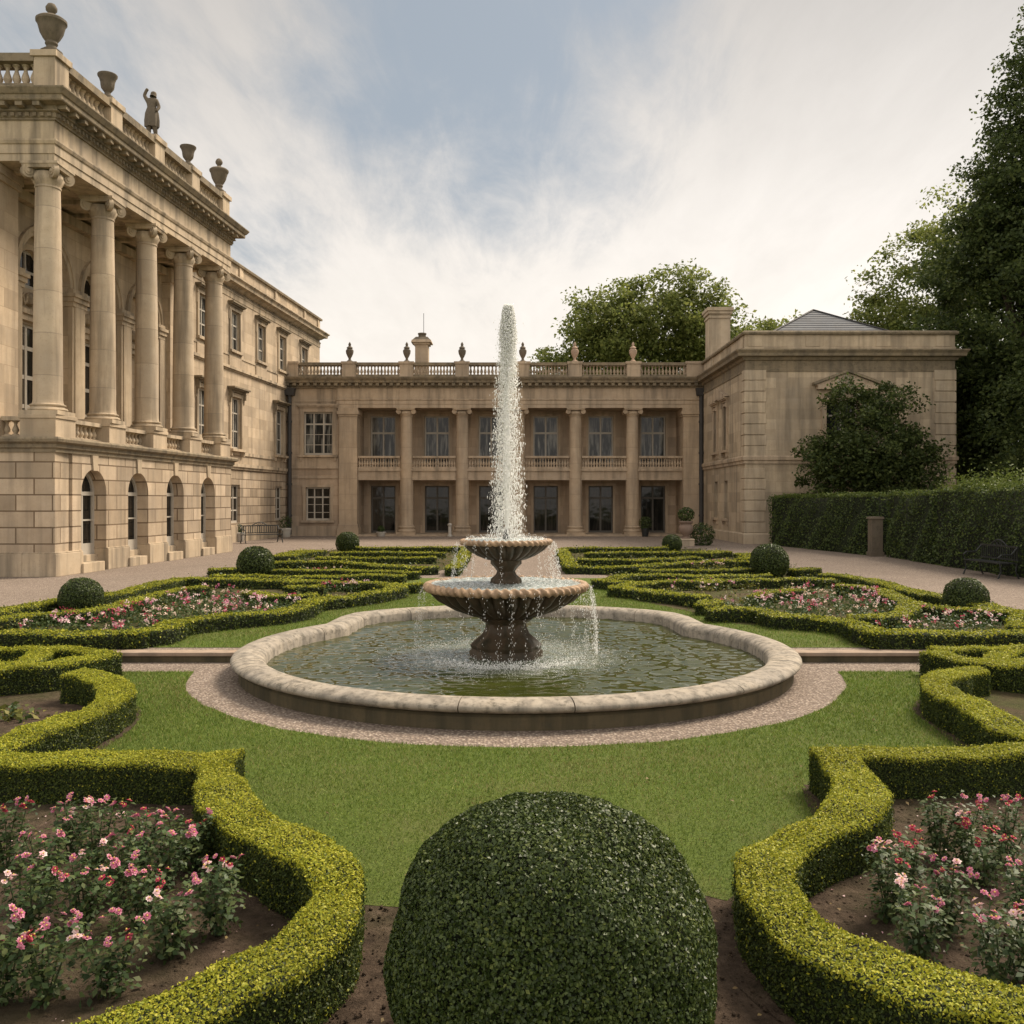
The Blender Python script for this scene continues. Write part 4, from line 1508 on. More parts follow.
    ro = r.build('roof', M['slate'], V, (cx, cy, 10), fix=False)
    rd = MB()
    for sx in (-1, 1):
        for sy in (-1, 1):
            rd.tube([(cx + sx * 5.05, cy + sy * 4.95, 10.03), (cx, cy, 12.90)], 0.05, 6)
    rd.build('ridge', M['lead'], ro)
    fl = MB()
    fl.box(XA + 0.3, XB - 0.3, YA + 0.3, YB - 0.3, 9.75, 9.95)
    fl.build('gutter_floor', M['lead'], V)
    ch = MB()
    cx, cy = 12.35, 55.6
    ch.box(cx - 0.62, cx + 0.62, cy - 0.6, cy + 0.6, 9.8, 13.25)
    ch.box(cx - 0.68, cx + 0.68, cy - 0.68, cy + 0.68, 13.0, 13.12)
    ch.box(cx - 0.72, cx + 0.72, cy - 0.74, cy + 0.74, 13.25, 13.42)
    ch.box(cx - 0.78, cx + 0.78, cy - 0.83, cy + 0.83, 13.42, 13.62)
    ch.build('chimney', M['quoin'], V, (cx, cy, 9.8), bevel=0.015)
    return V


build_pavilion()


# ---------------------------------------------------------------- ornaments standing on the parapets
def urn(kind, p, mat, label, s=1.0, group=None, wide=1.0):
    mb = MB()
    if kind == 'lidded':
        prof = [(0.38, 0), (0.38, 0.10), (0.28, 0.11), (0.27, 0.16), (0.19, 0.18), (0.17, 0.24), (0.22, 0.30), (0.20, 0.36), (0.28, 0.44), (0.38, 0.58), (0.44, 0.70), (0.48, 0.80), (0.53, 0.84), (0.53, 0.90), (0.44, 0.95),
                (0.28, 0.99), (0.13, 1.03), (0.10, 1.08), (0.19, 1.15), (0.20, 1.22), (0.13, 1.31), (0.02, 1.35)]
    elif kind == 'open':
        prof = [(0.36, 0), (0.36, 0.14), (0.28, 0.15), (0.26, 0.21), (0.15, 0.25), (0.14, 0.33), (0.20, 0.38), (0.29, 0.47), (0.32, 0.58), (0.33, 0.68), (0.40, 0.80), (0.47, 0.87), (0.48, 0.92), (0.46, 0.94), (0.38, 0.92), (0.30, 0.76), (0.02, 0.72)]
    else:
        prof = [(0.26, 0), (0.26, 0.07), (0.13, 0.12), (0.11, 0.22), (0.20, 0.34), (0.31, 0.52), (0.34, 0.66), (0.33, 0.74), (0.22, 0.80), (0.24, 0.84), (0.30, 0.86), (0.20, 0.93), (0.10, 0.98), (0.12, 1.04), (0.13, 1.10), (0.06, 1.19), (0.01, 1.24)]
    mb.lathe(p, [(r * s * wide, z * s) for r, z in prof], 22, flute=lambda a, j, z: 0.045 * math.cos(11 * a) if 0.30 * s < z < 0.7 * s else 0)
    o = mb.build('stone_urn', mat, None, p, smooth=40)
    return tag(o, label, 'urn', group)


gu = 'urns on the palace parapet'
urn('lidded', xl(0.38, -0.315, 15.06), M['ornament'], 'large lidded stone urn on the near corner of the palace parapet', 1.14, gu, 0.70)
urn('open', xl(3.5, -0.315, 15.06), M['ornament'], 'open stone urn between the corner urn and the statue on the palace parapet', 0.95, gu, 0.68)
urn('open', xl(9.5, -0.315, 15.06), M['ornament'], 'open stone urn on the palace parapet just beyond the statue', 0.92, gu, 0.70)
urn('lidded', xl(12.5, -0.315, 15.06), M['ornament'], 'lidded stone urn on the far end of the palace parapet', 1.12, gu, 0.66)
gv = 'vases on the roof balustrade of the back wing'
names = ['dark vase on the balustrade nearest the palace wing', 'dark vase just left of the brick coloured chimney stack', 'dark vase on the balustrade between chimney and fountain jet',
         'dark vase on the balustrade half hidden by the fountain jet', 'pale pinkish vase in front of the tree, nearer the jet', 'pale pinkish vase in front of the tree, nearer the pavilion']
for x, nm in zip([-9.95, -6.45, -3.06, 0.66, 3.85, 7.42], names):
    urn('vase', xbk(x, -0.18, 10.655), M['pink_stone'] if 'pink' in nm else M['ornament'], nm, 1.0, gv, 0.68)


def skin_figure(name, joints, edges, mat, origin, parent=None, levels=2):
    """one continuous body grown over a skeleton"""
    me = bpy.data.meshes.new(name)
    o0 = Vector(origin)
    me.from_pydata([Vector(j[0]) for j in joints], edges, [])
    o = bpy.data.objects.new(name, me)
    COL.objects.link(o)
    o.modifiers.new('skin', 'SKIN')
    for v, j in zip(me.skin_vertices[0].data, joints):
        v.radius = (j[1], j[1] if len(j) < 3 else j[2])
    me.skin_vertices[0].data[0].use_root = True
    sb = o.modifiers.new('sub', 'SUBSURF')
    sb.levels = sb.render_levels = levels
    dg = bpy.context.evaluated_depsgraph_get()
    m2 = bpy.data.meshes.new_from_object(o.evaluated_get(dg))
    bpy.data.objects.remove(o)
    m2.materials.clear()
    m2.materials.append(mat)
    m2.polygons.foreach_set('use_smooth', [True] * len(m2.polygons))
    ob = bpy.data.objects.new(name, m2)
    return place(ob, parent, origin)


def statue():
    J = [((0, 0, 0.86), 0.135, 0.11), ((0, 0, 1.02), 0.125, 0.10), ((0.02, 0, 1.20), 0.15, 0.105), ((0.03, 0, 1.36), 0.13, 0.09), ((0.05, -0.01, 1.44), 0.055), ((0.08, -0.02, 1.52), 0.085), ((0.09, -0.02, 1.62), 0.095), ((0.085, -0.02, 1.69), 0.06),
         ((-0.15, 0, 1.36), 0.07), ((-0.26, -0.03, 1.54), 0.055), ((-0.16, -0.06, 1.72), 0.045), ((-0.10, -0.07, 1.78), 0.055),
         ((0.19, 0, 1.34), 0.07), ((0.28, 0.02, 1.12), 0.055), ((0.24, -0.10, 0.96), 0.045), ((0.21, -0.13, 0.90), 0.05),
         ((-0.09, 0, 0.78), 0.12), ((-0.10, -0.03, 0.46), 0.085), ((-0.10, 0.02, 0.08), 0.055), ((-0.10, -0.12, 0.04), 0.05),
         ((0.09, 0, 0.78), 0.12), ((0.13, -0.05, 0.46), 0.09), ((0.15, 0.03, 0.08), 0.055), ((0.17, -0.10, 0.04), 0.05)]
    E = [(0, 1), (1, 2), (2, 3), (3, 4), (4, 5), (5, 6), (6, 7), (3, 8), (8, 9), (9, 10), (10, 11), (3, 12), (12, 13), (13, 14), (14, 15), (0, 16), (16, 17), (17, 18), (18, 19), (0, 20), (20, 21), (21, 22), (22, 23)]
    p = Vector(xl(6.5, -0.315, 15.06))
    s = 0.95
    J = [((Vector(j[0]) * s + Vector((0, 0, 0.06))), *[q * s * 1.28 for q in j[1:]]) for j in J]
    o = skin_figure('statue', J, E, M['ornament'], p)
    tag(o, 'weathered stone figure with one arm raised to its head on the palace parapet', 'statue')
    b = MB()
    b.box(p.x - 0.3, p.x + 0.3, p.y - 0.26, p.y + 0.26, p.z, p.z + 0.08)
    b.build('plinth', M['ornament'], o)
    d = MB()
    ring = lambda z, rx, ry, w: [(p.x + (rx + w * math.cos(7 * a)) * math.cos(a) + 0.02, p.y + (ry + w * math.cos(7 * a)) * math.sin(a), p.z + z) for a in [2 * math.pi * i / 42 for i in range(42)]]
    rows = [ring(1.08, 0.17, 0.14, 0.006), ring(0.88, 0.23, 0.18, 0.014), ring(0.62, 0.25, 0.19, 0.024), ring(0.40, 0.24, 0.18, 0.03)]
    vs = [q for r_ in rows for q in r_]
    fs = [(j * 42 + i, j * 42 + (i + 1) % 42, (j + 1) * 42 + (i + 1) % 42, (j + 1) * 42 + i) for j in range(3) for i in range(42)]
    d.add(vs, fs)
    d.build('drapery', M['ornament'], o, smooth=True)


statue()
# ---------------------------------------------------------------- pool, fountain, water
def mirror_close(half):
    """right half of an outline (front to back) closed with its mirror image, counter-clockwise"""
    r = [(PX + x, y) for x, y in half]
    l = [(PX - x, y) for x, y in reversed(half) if x > 1e-6]
    return r + l


def pool_outline():
    h = [(0, 8.70)]
    for i in range(1, 25):
        a = R(-90 + i * 122 / 24)
        h.append((3.65 * math.cos(a), PY_ + 3.65 * math.sin(a)))
    h += [(3.0, 14.42), (2.97, 14.9), (2.93, 15.4), (2.80, 15.85), (2.45, 16.25), (1.95, 16.6), (1.3, 16.9), (0.65, 17.05), (0, 17.1)]
    return mirror_close(h)


POOL = pool_outline()


def build_pool():
    B = empty('pool_basin', (PX, PY_, 0), 'low stone pool basin with rounded rim and stepped rear lobe', 'pool basin')
    b = MB()
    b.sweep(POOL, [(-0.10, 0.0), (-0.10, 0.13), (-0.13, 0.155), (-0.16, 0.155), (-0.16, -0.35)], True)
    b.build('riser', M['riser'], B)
    prof = []
    for i in range(13):
        a = R(-80 + i * 20)
        prof.append((-0.205 + 0.205 * math.cos(a) * (1.0), 0.225 + 0.068 * math.sin(a)))
    prof = [q for q in prof if q[0] > -0.385] + [(-0.40, 0.235), (-0.415, 0.21), (-0.42, 0.0), (-0.2, 0.0), (-0.15, 0.155)]
    prof.append(prof[0])
    # the rim is laid in stones with fine joints between them
    n = len(POOL)
    L = [0.0]
    for i in range(n):
        p, q = POOL[i], POOL[(i + 1) % n]
        L.append(L[-1] + math.dist(p, q))
    tot = L[-1]

    def at(s):
        s %= tot
        for i in range(n):
            if L[i] <= s <= L[i + 1]:
                t = (s - L[i]) / (L[i + 1] - L[i])
                p, q = POOL[i], POOL[(i + 1) % n]
                return (p[0] + (q[0] - p[0]) * t, p[1] + (q[1] - p[1]) * t)
    cuts = [0.55, 2.55, 4.3, 6.0, 7.3, 8.75, 10.1, 12.2]
    cuts = sorted([c for c in cuts if c < tot / 2] + [tot - c * 1.03 for c in cuts if c < tot / 2])
    for a, b2 in zip(cuts, cuts[1:] + [cuts[0] + tot]):
        ss = [a + 0.006] + [x for x in [L[i] for i in range(n)] + [L[i] + tot for i in range(n)] if a + 0.05 < x < b2 - 0.05] + [b2 - 0.006]
        m = MB()
        m.sweep([at(x) for x in ss], prof)
        m.build('rim_stone', M['rim'], B, (*at((a + b2) / 2), 0.165), smooth=60)


build_pool()


def water_mat():
    m, k, out = new_mat('pool_water')
    geo = k.node('ShaderNodeNewGeometry')
    pos = geo.outputs['Position']
    d = k.node('ShaderNodeVectorMath', operation='DISTANCE')
    k.l.new(pos, d.inputs[0])
    d.inputs[1].default_value = (FX, FY, 0.1)
    r = d.outputs['Value']
    n1 = k.noise(pos, 3.0, 5.0, 0.6)
    fo = k.math('ADD', r, k.math('MULTIPLY', k.math('SUBTRACT', n1, 0.5), 1.3))
    foam = k.ramp(k.math('DIVIDE', fo, 3.0), [(0.16, 0.46), (0.32, 0.36), (0.52, 0.0)])
    fn = k.noise(pos, 26.0, 4.0, 0.7)
    foam = k.math('MULTIPLY', foam, k.math('ADD', 0.35, fn))
    c = k.mix(n1, (0.020, 0.026, 0.005), (0.045, 0.052, 0.011))
    c = k.mix(foam, c, (0.36, 0.40, 0.33))
    rough = k.math('ADD', 0.02, k.math('MULTIPLY', foam, 0.35))
    p = principled(k, out, c, rough, None, spec=0.55)
    p.inputs['IOR'].default_value = 1.42
    return m


FX, FY = -0.08, 12.5


def build_water():
    inner = []
    n = len(POOL)
    c = Vector((PX, PY_ + 0.4))
    for i in range(n):
        a = (Vector(POOL[i]) - Vector(POOL[i - 1])).normalized()
        b = (Vector(POOL[(i + 1) % n]) - Vector(POOL[i])).normalized()
        na, nb = Vector((a.y, -a.x)), Vector((b.y, -b.x))
        mv = (na + nb) / max(0.4, 1 + na.dot(nb))
        inner.append(tuple(Vector(POOL[i]) - mv * 0.40))
    # rippled surface: a fine grid inside the basin, heights from wavelets that spread from the fountain
    st = 0.021
    xs = np.arange(PX - 3.9, PX + 3.9, st)
    ys = np.arange(8.6, 17.3, st)
    X, Y = np.meshgrid(xs, ys)
    nx, ny = len(xs), len(ys)
    Z = np.zeros_like(X)
    r = np.hypot(X - FX, Y - FY)
    rg = np.random.default_rng(3)
    for i in range(46):
        lam = 0.10 + 0.26 * rg.uniform(0, 1) ** 1.5
        a = math.pi / 2 + rg.normal() * 0.38 if i % 5 else rg.uniform(0, 2 * math.pi)
        kx, ky = math.cos(a) * 2 * math.pi / lam, math.sin(a) * 2 * math.pi / lam
        wx = 0.25 * np.sin(X * rg.uniform(0.6, 1.8) + rg.uniform(0, 6)) + 0.25 * np.sin(Y * rg.uniform(0.6, 1.8) + rg.uniform(0, 6))
        Z += lam ** 1.05 * np.sin(kx * X + ky * Y + 3 * wx + rg.uniform(0, 6)) * 0.0034
    for i in range(5):
        lam = rg.uniform(0.14, 0.30)
        Z += 0.0030 * lam / 0.3 * np.sin(2 * math.pi * r / lam + rg.uniform(0, 6) + 0.8 * np.sin(3 * np.arctan2(Y - FY, X - FX))) * np.exp(-r / 3.2)
    gust = 0.5 + 0.3 * np.sin(X * 1.3 + 0.8 * np.sin(Y * 1.1)) + 0.3 * np.sin(Y * 1.7 + np.sin(X * 1.9))
    Z *= 0.55 + 0.55 * gust + 0.5 * np.exp(-((r - 2.0) / 1.2) ** 2)
    churn = np.exp(-(r / 1.5) ** 2)
    Z = Z + 0.35 * np.maximum(Z, 0) * np.clip(np.abs(Z) / 0.004, 0, 1.2)
    Z += churn * rg.normal(size=X.shape) * 0.003
    V = np.stack([X, Y, 0.10 + Z], 2).reshape(-1, 3)
    C = np.stack([X[:-1, :-1] + st / 2, Y[:-1, :-1] + st / 2], 2).reshape(-1, 2)
    keep = in_poly(C, inner)
    j, i = np.meshgrid(np.arange(ny - 1), np.arange(nx - 1), indexing='ij')
    q = np.stack([j * nx + i, j * nx + i + 1, (j + 1) * nx + i + 1, (j + 1) * nx + i], 2).reshape(-1, 4)[keep]
    used = np.unique(q)
    mp = np.zeros(len(V), int)
    mp[used] = np.arange(len(used))
    o = np_mesh('pool_water', [(V[used], mp[q], 0)], [water_mat()], smooth=True)
    tag(o, kind='structure')


build_water()


def build_fountain():
    B = empty('fountain', (FX, FY, 0.0), 'two tiered brown stone fountain with fluted bowls rising from the pool', 'fountain')
    c = (FX, FY, 0)
    fl = lambda n, d: (lambda a, j, z: d * math.cos(n * a))
    m = MB()
    m.lathe(c, [(0.30, -0.2), (0.47, -0.2), (0.47, 0.16), (0.44, 0.20), (0.46, 0.25), (0.40, 0.31), (0.30, 0.40), (0.265, 0.48), (0.27, 0.54), (0.34, 0.585), (0.36, 0.61), (0.34, 0.64), (0.2, 0.66)], 48,
            flute=lambda a, j, z: 0.06 * math.cos(8 * a) if 0.0 < z < 0.5 else 0.0)
    m.build('pedestal', M['fountain'], B, (FX, FY, 0), smooth=50)

    def bowl(R_, z0, z1, nfl, rope, rin, rz):
        b = MB()
        hh = z1 - z0
        prof = [(0.02, z0 + 0.03), (R_ * 0.26, z0), (R_ * 0.42, z0 + hh * 0.07), (R_ * 0.62, z0 + hh * 0.25), (R_ * 0.80, z0 + hh * 0.50), (R_ * 0.89, z0 + hh * 0.72), (R_ * 0.91, z0 + hh * 0.84), (R_ * 0.90, z1 - 0.02),
                (R_ * 0.86, z1 - 0.05), (R_ * 0.7, z1 - 0.10), (0.02, z1 - 0.12)]
        b.lathe(c, prof, nfl * 8, flute=lambda a, j, z: (0.03 * abs(math.cos(nfl * a / 2)) - 0.015) * 3.4 if 1 <= j <= 6 else 0)
        o = b.build('bowl', M['fountain'], B, (FX, FY, z0), smooth=60)
        rp = MB()
        K, S = rope * 9, 12
        vs, fs = [], []
        for i in range(K):
            a = 2 * math.pi * i / K
            for q in range(S):
                t = 2 * math.pi * q / S
                # twisted, gadrooned rim
                w = 1 + 0.26 * math.cos(rope * a + 2.0 * t)
                vs.append((FX + (R_ * 0.955 + rin * w * math.cos(t)) * math.cos(a), FY + (R_ * 0.955 + rin * w * math.cos(t)) * math.sin(a), z1 - rz + rz * w * math.sin(t)))
        for i in range(K):
            for q in range(S):
                fs.append((i * S + q, ((i + 1) % K) * S + q, ((i + 1) % K) * S + (q + 1) % S, i * S + (q + 1) % S))
        rp.add(vs, fs)
        rp.build('rim', M['fountain_rim'], o, smooth=60)
        return o
    lo = bowl(1.10, 0.62, 1.09, 34, 58, 0.058, 0.052)
    up = bowl(0.615, 1.38, 1.67, 26, 44, 0.036, 0.034)
    m = MB()
    m.lathe(c, [(0.05, 0.98), (0.21, 0.98), (0.21, 1.03), (0.185, 1.05), (0.205, 1.09), (0.195, 1.14), (0.13, 1.20), (0.115, 1.24), (0.15, 1.29), (0.20, 1.34), (0.21, 1.39), (0.1, 1.41)], 48,
            flute=lambda a, j, z: 0.05 * math.cos(8 * a) if 1.05 < z < 1.36 else 0.0)
    m.build('baluster_stem', M['fountain'], B, (FX, FY, 0.98), smooth=50)
    nz = MB()
    nz.lathe(c, [(0.05, 1.6), (0.05, 1.70), (0.032, 1.73), (0.028, 1.80), (0.012, 1.80)], 12)
    nz.build('nozzle', M['iron'], B, (FX, FY, 1.6), smooth=40)
    # water standing in the two bowls
    wm, k, out = new_mat('bowl_water')
    geo = k.node('ShaderNodeNewGeometry')
    n = k.noise(geo.outputs['Position'], 22.0, 5.0, 0.65)
    cc = k.mix(k.ramp(n, [(0.42, 0.0), (0.7, 1.0)]), (0.20, 0.24, 0.22), (0.68, 0.70, 0.67))
    p = principled(k, out, cc, 0.10, n, 0.5, 0.03, spec=0.5)
    for o, R_, z in ((lo, 1.10, 1.075), (up, 0.615, 1.66)):
        K, S = 30, 72
        rg = np.random.default_rng(5)
        vs = [(FX, FY, z + 0.012)]
        for i in range(1, K + 1):
            rr = R_ * 0.95 * i / K
            for j in range(S):
                a = 2 * math.pi * j / S
                vs.append((FX + rr * math.cos(a), FY + rr * math.sin(a), z + rg.normal() * 0.006 + (0.004 if i < K else -0.012)))
        fs = [(0, 1 + j, 1 + (j + 1) % S) for j in range(S)]
        fs += [(1 + (i - 1) * S + j, 1 + i * S + j, 1 + i * S + (j + 1) % S, 1 + (i - 1) * S + (j + 1) % S) for i in range(1, K) for j in range(S)]
        w = MB()
        w.add(vs, fs)
        w.build('bowl_water', wm, o, smooth=True)
    return B


build_fountain()


def ico():
    t = (1 + 5 ** 0.5) / 2
    v = np.array([(-1, t, 0), (1, t, 0), (-1, -t, 0), (1, -t, 0), (0, -1, t), (0, 1, t), (0, -1, -t), (0, 1, -t), (t, 0, -1), (t, 0, 1), (-t, 0, -1), (-t, 0, 1)], float)
    v /= np.linalg.norm(v[0])
    f = np.array([(0, 11, 5), (0, 5, 1), (0, 1, 7), (0, 7, 10), (0, 10, 11), (1, 5, 9), (5, 11, 4), (11, 10, 2), (10, 7, 6), (7, 1, 8), (3, 9, 4), (3, 4, 2), (3, 2, 6), (3, 6, 8), (3, 8, 9), (4, 9, 5), (2, 4, 11), (6, 2, 10), (8, 6, 7), (9, 8, 1)])
    return v, f


ICV, ICF = ico()


def drops(P, r, stretch=1.3):
    n = len(P)
    r = np.asarray(r)[:, None, None]
    S = np.ones((n, 1, 3))
    S[:, 0, 2] = stretch * rng.uniform(0.7, 1.5, n)
    jit = 1 + 0.16 * np.clip(rng.normal(size=(n, 12, 3)), -2, 2)
    v = P[:, None, :] + ICV[None] * r * S * jit
    f = (ICF[None] + 12 * np.arange(n)[:, None, None]).reshape(-1, 3)
    return v.reshape(-1, 3), f


def spray_mat():
    m, k, out = new_mat('spray')
    p = k.node('ShaderNodeBsdfPrincipled', i_Roughness=0.15)
    p.inputs['Base Color'].default_value = (0.95, 0.95, 0.94, 1)
    p.inputs['Transmission Weight'].default_value = 0.12
    p.inputs['IOR'].default_value = 1.25
    p.inputs['Specular IOR Level'].default_value = 0.6
    t = k.node('ShaderNodeBsdfTranslucent')
    t.inputs[0].default_value = (0.95, 0.95, 0.93, 1)
    mx = k.node('ShaderNodeMixShader', i_0=0.5)
    k.l.new(p.outputs[0], mx.inputs[1])
    k.l.new(t.outputs[0], mx.inputs[2])
    k.l.new(mx.outputs[0], out.inputs['Surface'])
    return m


def build_jet():
    sp = spray_mat()
    zt = 4.83
    # unbroken core, leaning and swelling a little, with a ragged crest
    K, S = 90, 14
    rg = np.random.default_rng(11)
    vs, fs = [], []
    for i in range(K):
        t = i / (K - 1)
        z = 1.78 + (zt - 0.35 - 1.78) * t
        rad = 0.022 + 0.026 * math.sin(math.pi * min(1, t * 1.3)) ** 1.2 * (1 if t < 0.7 else 0.8)
        cx = FX + 0.012 * math.sin(5 * t + 1) + 0.02 * t
        for j in range(S):
            a = 2 * math.pi * j / S
            rr = rad * (1 + 0.24 * rg.normal() * (0.25 + t))
            vs.append((cx + rr * math.cos(a), FY + rr * math.sin(a), z + 0.01 * rg.normal()))
    fs = [(i * S + j, i * S + (j + 1) % S, (i + 1) * S + (j + 1) % S, (i + 1) * S + j) for i in range(K - 1) for j in range(S)]
    chunks = [(np.array(vs), np.array(fs), 0)]
    # crest: dense broken water
    n = 5200
    z = zt - np.abs(rng.normal(size=n)) * 0.5
    w = 0.06 + 0.055 * np.clip((zt - z) / 0.3, 0, 1) ** 0.6
    a = rng.uniform(0, 2 * math.pi, n)
    rr = w * np.sqrt(rng.uniform(0, 1, n))
    P = np.stack([FX + 0.03 + rr * np.cos(a), FY + rr * np.sin(a), z], 1)
    chunks.append((*drops(P, rng.uniform(0.0025, 0.007, n), 2.2), 0))
    # falling curtain round the core
    n = 13000
    t = rng.uniform(0, 1, n) ** 0.9
    z = zt - 0.15 - t * (zt - 1.85)
    spread = 0.080 + 0.135 * np.clip(t, 0, 1) ** 0.7
    a = rng.uniform(0, 2 * math.pi, n)
    rr = spread * np.clip(0.72 + 0.30 * rng.normal(size=n), 0.08, 1.3)
    # the drops fall in loose strings
    a = np.round(a / 0.33) * 0.33 + rng.normal(size=n) * 0.12
    P = np.stack([FX + 0.02 + rr * np.cos(a) + 0.015 * np.sin(z * 9 + a * 3), FY + rr * np.sin(a), z], 1)
    r = np.clip(rng.lognormal(math.log(0.0027), 0.5, n), 0.0013, 0.0075)
    chunks.append((*drops(P, r, 2.8), 0))
    # fine mist of droplets close to the core
    n = 3000
    t = rng.uniform(0, 1, n)
    z = 1.85 + t * (zt - 2.0)
    rr = np.abs(rng.normal(size=n)) * (0.05 + 0.045 * t)
    a = rng.uniform(0, 2 * math.pi, n)
    P = np.stack([FX + 0.01 + rr * np.cos(a), FY + rr * np.sin(a), z], 1)
    chunks.append((*drops(P, rng.uniform(0.0018, 0.0048, n), 2.6), 0))
    o = np_mesh('water_jet', chunks, [sp], origin=(FX, FY, 1.8), smooth=True)
    tag(o, 'tall white jet of falling drops above the upper fountain bowl', 'water jet', None, 'stuff')
    # water spilling from the rims and splashing in the pool
    chunks = []

    def spill(R_, z0, z1, strands, drop_n, only=None):
        for q in range(strands):
            a = rng.uniform(0, 2 * math.pi) if only is None else rng.normal(only[0], only[1])
            n = int(drop_n * 1.9)
            z = rng.uniform(z1, z0, n)
            out_ = 0.02 + 0.10 * np.sqrt(np.clip((z0 - z) / 0.6, 0, 1))
            aa = a + rng.normal(size=n) * 0.02
            P = np.stack([FX + (R_ + out_ + 0.015 * rng.normal(size=n)) * np.cos(aa), FY + (R_ + out_) * np.sin(aa), z], 1)
            chunks.append((*drops(P, rng.uniform(0.0013, 0.0034, n), 3.6), 0))
    spill(1.10, 1.05, 0.12, 34, 22)
    spill(1.10, 1.05, 0.12, 14, 40, (0.12, 0.25))
    spill(1.10, 1.05, 0.12, 3, 20, (3.2, 0.2))
    spill(0.62, 1.64, 1.10, 18, 22)
    spill(0.62, 1.64, 1.10, 7, 30, (0.1, 0.3))
    spill(0.62, 1.64, 1.10, 4, 22, (3.1, 0.25))
    for R0, z0, n, hgt, sz in ((0.55, 1.665, 1000, 0.026, 0.0042), (1.0, 1.085, 450, 0.012, 0.0036)):
        a = rng.uniform(0, 2 * math.pi, n)
        rr = R0 * np.sqrt(rng.uniform(0.05, 1, n))
        P = np.stack([FX + rr * np.cos(a), FY + rr * np.sin(a), z0 + np.abs(rng.normal(size=n)) * hgt], 1)
        chunks.append((*drops(P, rng.uniform(0.4, 1.2, n) * sz, 1.2), 0))
    # ring of splashes where the bowl drips into the pool
    n = 6500
    a = rng.uniform(0, 2 * math.pi, n)
    rr = np.clip(1.12 + 0.30 * rng.normal(size=n), 0.5, 2.3)
    P = np.stack([FX + rr * np.cos(a), FY + rr * np.sin(a), 0.10 + np.abs(rng.normal(size=n)) * 0.028], 1)
    chunks.append((*drops(P, rng.uniform(0.0014, 0.004, n), 1.0), 0))
    n = 1500
    a = rng.normal(-math.pi / 2, 0.5, n)
    rr = np.clip(1.05 + 0.05 * rng.normal(size=n), 0.5, 2.3)
    P = np.stack([FX + rr * np.cos(a), FY + rr * np.sin(a), 0.10 + np.abs(rng.normal(size=n)) * 0.045], 1)
    chunks.append((*drops(P, rng.uniform(0.003, 0.008, n), 1.0), 0))
    o = np_mesh('splashing_water', chunks, [sp], origin=(FX, FY, 0.1), smooth=True)
    tag(o, 'water dripping from both bowls and splashing round the pedestal', 'splashing water', None, 'stuff')


build_jet()


# ---------------------------------------------------------------- kerb, lawns, soil
def kerb(xa, xb, label):
    o = empty('stone_kerb', ((xa + xb) / 2, 12.7, 0), label, 'kerb', 'kerbs beside the pool')
    b = MB()
    b.box(xa, xb, 12.52, 12.72, -0.02, 0.09)
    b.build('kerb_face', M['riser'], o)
    b = MB()
    b.box(xa, xb, 12.49, 12.75, 0.09, 0.142)
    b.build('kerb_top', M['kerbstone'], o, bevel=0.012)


kerb(-16, PX - 3.56, 'low stone kerb running from the pool to the palace side of the garden')
kerb(PX + 3.56, 16, 'low stone kerb running from the pool towards the tall dark hedge')


def arc(r, a0, a1, n=40, c=None):
    c = c or (PX, PY_)
    return [(c[0] + r * math.cos(R(a0 + (a1 - a0) * i / n)), c[1] + r * math.sin(R(a0 + (a1 - a0) * i / n))) for i in range(n + 1)]


# near lawn: kerb-side edge, curved round the gravel ring, down to the planting bed in front
LAWN = [(-7.0, 11.84)] + [(-4.06, 11.84)] + arc(4.14, 187, 353)[1:-1] + [(4.16, 11.84), (7.0, 11.84), (7.0, 5.2), (2.4, 5.05), (1.3, 4.98), (0.9, 5.25), (0.55, 5.02), (-0.3, 4.95), (-0.7, 5.0), (-2.0, 5.2), (-7.0, 5.2)]
LAWN = [(x + (random.uniform(-0.02, 0.02) if abs(x) < 4.05 and y > 6 else 0), y + (random.uniform(-0.02, 0.02) if y > 6 else 0)) for x, y in LAWN]
sheet('lawn', LAWN, 0.008, M['turf'])
sheet('soil_bed', [(-7.0, 2.0), (7.0, 2.0), (7.0, 6.2), (-7.0, 6.2)], 0.0062, M['soil'])
FARLAWN = [(-5.2, 13.0), (5.4, 13.0), (5.4, 18), (3.2, 26), (1.6, 26), (1.4, 25.5), (-1.2, 25.5), (-1.4, 26), (-3.2, 26), (-5.2, 18)]
_rear = [(x, y) for x, y in POOL if y > 12.95]
_rear.sort(key=lambda p: math.atan2(p[1] - 14.5, p[0] - PX) if p[1] > 14.5 or p[0] > PX else math.atan2(p[1] - 14.5, p[0] - PX) + 2 * math.pi)
_notch = [(PX + (x - PX) * 0.955, y - 0.13) for x, y in _rear][::-1]          # left to right round the back of the pool
FARLAWN = [(-5.2, 12.95), (PX - 3.45, 12.95)] + _notch[1:-1] + [(PX + 3.45, 12.95), (5.4, 12.95)] + FARLAWN[2:]
sheet('gravel_court', [(-40, 12.62), (PX - 3.45, 12.62)] + _notch[1:-1] + [(PX + 3.45, 12.62), (30, 12.62), (30, 58.2), (-40, 58.2)], 0.004, M['gravel'])
sheet('garden_lawn', FARLAWN, 0.008, M['turf'])

# ---------------------------------------------------------------- box hedges
HEDGE_STRIPS = []


